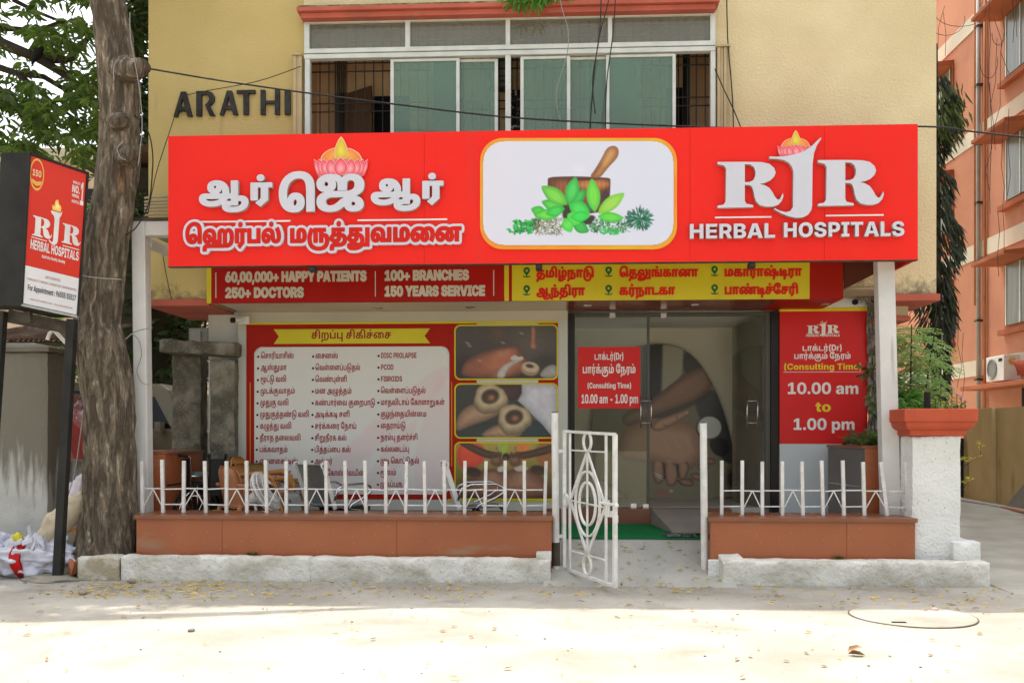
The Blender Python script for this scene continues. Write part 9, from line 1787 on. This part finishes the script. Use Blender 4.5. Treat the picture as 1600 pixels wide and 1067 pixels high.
leafmesh('foliage', mat('weed_leaf', (.30, .34, .05), .6), WD, pos, dirs, .05, .022, seed=17); fl_.build('flower', M['pinkflower'], WD); stm.build('stem', dark, WD)
W2 = thing('wall_weed', 'small yellow green weeds sprouting from the driveway side of the white pillar', 'weed', (PX(1503, 9.0), 9.0, .6)); pos = []; dirs = []; stm = MB()
for (x0, y0), (x1, y1) in (((1503, 730), (1532, 712)), ((1503, 765), (1518, 745)), ((1501, 720), (1510, 716)), ((1532, 712), (1533, 690))):
    a_, c_ = P(x0, y0, 8.95), P(x1, y1, 8.9); stm.tube([a_, c_], .003, 4)
    for k in range(9): q = a_.lerp(c_, .4+.6*k/9); pos.append(tuple(q)); a = r6.uniform(0, 6.28); dirs.append((math.cos(a), math.sin(a), .5))
leafmesh('foliage', mat('yellow_weed_leaf', (.45, .42, .05), .6), W2, pos, dirs, .05, .02, seed=18); stm.build('stem', dark, W2)
for px, py, lab in ((1309, 866, 'tiny green weed at the foot of the short granite wall'), (395, 863, 'tiny green weed at the foot of the long granite wall')):
    c = P(px, py, 8.605); pos = []; dirs = []
    for k in range(16): a = r6.uniform(0, 6.28); pos.append((c.x+r6.normal(0, .02), 8.606, .216)); dirs.append((math.cos(a), -.5, .35))
    tag(leafmesh('weed', M['leafF'], None, pos, dirs, .05, .02, seed=19+px), lab, 'weed')
# bird on the branch
b = MB(); b.tube([P(50, 101, 11.15), P(53, 93, 11.15), P(57, 86, 11.15), P(61, 81, 11.15), P(64, 77.5, 11.15), P(67, 76.5, 11.15), P(70, 77.5, 11.15)], [.012, .03, .055, .055, .036, .03, .005], 10); b.top('bird', mat('black_feathers', (.015, .015, .016), .6), 'small dark bird perched on a branch at upper left', 'bird', smooth=True)
# ------------------------------------------------------------------ wires
def wire(name, pts, r_, label, m='cable', sub=5, Y=None):
    P3 = [P(*p) if len(p) == 3 else P(p[0], p[1], Y) for p in pts]; out = []
    n = len(P3)
    for i in range(n-1):
        p0, p1, p2, p3 = P3[max(0, i-1)], P3[i], P3[i+1], P3[min(n-1, i+2)]
        for k in range(sub):
            t_ = k/sub; out.append(.5*((2*p1)+(p2-p0)*t_+(2*p0-5*p1+4*p2-p3)*t_*t_+(3*p1-p0-3*p2+p3)*t_**3))
    out.append(P3[-1]); b_ = MB(); b_.tube(out, r_, 6); return b_.top(name, M[m], label, 'cable', smooth=True)
wire('power_cable', [(224, 106, 8.6), (330, 124, 8.8), (460, 143, 9.0), (640, 166, 9.2), (800, 184, 9.2), (1000, 195, 9.1), (1180, 200.5, 9.0), (1440, 198, 8.9), (1520, 206, 8.8), (1640, 219, 8.6)], .008, 'long dark cable stretched from the tree stub across the whole front to the right edge')
wire('thin_wire', [(470, 104), (400, 128), (300, 147), (282, 160), (262, 215), (243, 275), (231, 335)], .004, 'thin wire slanting past the ARATHI letters down to the left column', Y=9.35)
wire('hanging_cable', [(939, -30), (939, 8), (936, 60), (926, 125), (930, 178)], .006, 'dark cable hanging before the upper windows, its loose end free', Y=9.2)
wire('hanging_cable', [(953, -30), (950, 5), (936, 60), (928, 120), (922, 200)], .0055, 'dark cable crossing behind the loose ended one before the upper windows', Y=9.22)
wire('hanging_cable', [(962, -30), (961, 10), (957, 60), (948, 130), (946, 206)], .0055, 'rightmost of the three dark cables hanging before the upper windows', Y=9.25)
wire('thin_wire', [(872, -30), (877, 10), (887, 45), (886, 85), (870, 140), (871, 170), (877, 192)], .004, 'thin grey wire curving down left of the three hanging cables', 'cablegrey', Y=9.3)
wire('thin_wire', [(1135, -30), (1137, 60), (1142, 120), (1145, 165), (1146, 206)], .006, 'dark wire running straight down the wall right of the upper windows', Y=9.52)
wire('thin_wire', [(1117, 108), (1131, 140), (1145, 169), (1159, 203)], .006, 'short dark stay wire slanting down at the right of the upper windows', Y=9.45)
wire('thin_wire', [(203, 20), (204, 60), (213, 110), (219, 150), (222, 200), (216, 260)], .004, 'pale wire hanging along the tree trunk', 'cablegrey', Y=8.4)
wire('thin_wire', [(196, 165), (215, 185), (231, 205), (238, 235), (238, 270), (232, 320), (213, 355), (196, 368)], .006, 'dark wire looping from the trunk to the white portal column', Y=8.75)
wire('thin_wire', [(186, 92), (178, 105), (178, 128)], .004, 'pale loop of wire round the upper branch stub', 'cablegrey', Y=8.44)
wire('thin_wire', [(192, 222), (183, 232), (188, 246), (197, 250)], .004, 'pale loop of wire on the lower trunk stub', 'cablegrey', Y=8.42)
wire('tie_wire', [(122, 430), (150, 434), (190, 437)], .005, 'blue grey tie wire round the trunk beside the signboard', 'cablegrey', Y=8.5)
wire('thin_wire', [(238, 512), (212, 518), (196, 530), (176, 548)], .005, 'pale wire from the left white column to the tree', 'cablegrey', Y=8.85)
wire('thin_wire', [(206, 521), (217, 532), (221, 555), (214, 580), (222, 598), (234, 601)], .004, 'loose grey wire looping on the left white column', 'cablegrey', Y=8.93)
wire('thin_wire', [(252, 385), (258, 420), (264, 450), (268, 468)], .004, 'dark wire hanging on the yellow wall behind the left column', Y=9.55)
wire('thin_wire', [(130, 640), (124, 690), (116, 740), (106, 775)], .005, 'thin wire hanging from the trunk to the rubbish pile', 'cablegrey', Y=8.6)
PR = thing('pipe_row', 'row of thin cream pipes along the wall left of the big sign', 'pipes', P(245, 335, 9.5)); m_ = mat('cream_pipes', (.45, .38, .24), .6)
for k, y in enumerate((308, 314, 319, 324, 329, 335)): b = MB(); b.tube([P(226, y+2, 9.5), P(240, y, 9.5), P(262, y-.5, 9.5)], .012, 6); b.build('pipe', m_, PR)
WW = thing('wall_wires', 'loose dark wires looping down the face of the orange block', 'cables', P(1550, 300, 21.6)); rs = random.Random(4)
for x, y0, y1, wob in ((1549, -10, 170, 5), (1552, 60, 300, 7), (1558, 30, 240, 8), (1545, 130, 340, 6), (1570, -20, 120, 8), (1566, 190, 420, 4), (1588, -10, 80, 4), (1577, 170, 330, 3), (1584, 0, 95, 3), (1498, 470, 640, 5), (1506, 520, 640, 5), (1560, 330, 440, 4), (1471, 10, 90, 6), (1476, 20, 96, 4)):
    pts = []; y = y0; 
    while y < y1: pts.append(P(x+rs.uniform(-wob, wob), y, 21.6 if x > 1540 else 24)); y += 34
    b = MB(); b.tube(pts, .006, 5); b.build('wire', M['cable'], WW)
for c0 in ((1478, 30, 30, 26), (1500, 20, 40, 22), (1545, 95, 14, 28), (1560, 55, 10, 16)): b = MB(); b.tube([P(c0[0]+c0[2]*math.cos(R(a_)), c0[1]+c0[3]*math.sin(R(a_)), 21.8) for a_ in range(-10, 200, 20)], .006, 5); b.build('wire', M['cable'], WW)
# ------------------------------------------------------------------ ground details
mc = thing('manhole_cover', 'round concrete manhole cover set in the sunlit road at right', 'manhole cover', (PX(1425, 7.03), 7.03, 0))
b = MB(); b.lathe([(.425, .002), (.425, .008), (.418, .011), (0, .012)], (PX(1425, 7.03), 7.03, 0), 48); b.build('lid', M['road'], mc)
b = MB(); b.lathe([(.436, -.002), (.436, .0065), (.4262, .0065), (.4262, -.002)], (PX(1425, 7.03), 7.03, 0), 48, False); b.build('rim_gap', mat('dark_soil_gap', (.10, .075, .05), .95), mc)
b = MB(); c = P(1404, 969, 6.75); b.box(PX(1393, 6.75), PX(1415, 6.75), 6.73, 6.76, .0125, .016); b.build('lifting_slot', M['rubber'], mc)
def scatter(n, fn, seed, ln, wd, m, name, label):
    r = np.random.default_rng(seed); pos = []; dirs = []; nr = []
    for _ in range(n): x, y, z = fn(r); a = r.uniform(0, 6.28); pos.append((x, y, z)); dirs.append((math.cos(a), math.sin(a), r.uniform(-.05, .25))); nr.append((r.normal(0, .3), r.normal(0, .3), 1))
    o = leafmesh(name, m, None, pos, dirs, ln, wd, seed=seed, nrm=nr, fold=.12); o["kind"] = 'stuff'; o["label"] = label; o["category"] = 'leaves'; return o
def gz(x, y): return max(zroad(x, y), zcourt(y) if (PX(855, 8.7) < x < PX(1135, 8.7) and y > 8.3) else -1)+.012
def lit1(r):
    k = r.random()
    if k < .45: x = r.normal(-3.3, .55); y = r.uniform(7.45, 8.4)
    elif k < .62: x = r.uniform(-2.5, 0); y = r.uniform(7.6, 8.4)
    elif k < .82: x = r.uniform(.0, 1.4); y = r.uniform(7.8, 9.1)
    else: x = r.uniform(1.4, 4.2); y = r.uniform(7.3, 8.38)
    return x, y, gz(x, y)
scatter(620, lit1, 51, .062, .016, M['litter'], 'fallen_leaves', 'small fallen yellow leaflets scattered on the shaded ground along the kerbs')
scatter(90, lambda r: (lambda x, y: (x, y, gz(x, y)))(r.uniform(-4.6, 4.6), r.uniform(5.0, 7.4)), 52, .045, .013, M['litter'], 'fallen_leaves', 'few fallen yellow leaflets scattered over the sunlit road')
scatter(80, lambda r: (lambda x, y: (x, y, gz(x, y)))(r.uniform(-4.8, 4.8), r.uniform(5.0, 8.4)), 53, .06, .022, M['litterbrown'], 'dry_leaves', 'brown dry leaf bits scattered over the road')
scatter(70, lambda r: (r.uniform(WL[0], WL[1]) if r.random() < .75 else r.uniform(WR[0], WR[1]), r.uniform(8.62, 9.1), .580), 54, .055, .014, M['litter'], 'fallen_leaves', 'fallen yellow leaflets lying on the granite wall copings')
b = MB(); rs = random.Random(8)
for _ in range(190):
    x, y = rs.uniform(-5, 5), rs.uniform(4.8, 8.4); r_ = rs.choice([.003, .004, .005, .006, .009]); z = gz(x, y)-.008; b.blob((x, y, z), r_, .4, 1, rs.random()*9, (1.2, 1, .6))
o = b.build('gravel', M['pebble']); o["kind"] = 'stuff'; o["label"] = 'small stones and grit scattered on the road'; o["category"] = 'gravel'
for px, py, r_, lab in ((299, 992, .022, 'round dark stone alone on the sunlit road at left'), (205, 916, .035, 'grey stone among fallen leaves near the kerb at left'), (130, 935, .03, 'flat brown stone in the leaf litter below the signboard'), (1460, 949, .026, 'pale pink stone at the edge of the manhole cover')):
    k = CH*1500/(py-680); c = P(px, py, k); b = MB(); b.blob((c.x, c.y, r_*.5), r_, .35, 2, px, (1.1, 1, .7)); b.top('stone', mat('stone_%d' % px, (.30, .25, .2) if px < 1000 else (.55, .38, .28), .9, ns=9), lab, 'stone', smooth=True)
k = CH*1500/(1018-680); c = P(1334, 1018, k); pos = [(c.x-.04, c.y, .012), (c.x-.035, c.y, .012)]
tag(leafmesh('dry_leaf', M['litterbrown'], None, pos, [(1, .1, .5), (1, -.25, .12)], .10, .055, seed=77, nrm=[(0, -.4, 1), (0, .3, 1)], fold=.4), 'large curled brown leaf on the sunlit road below the manhole cover', 'leaf')
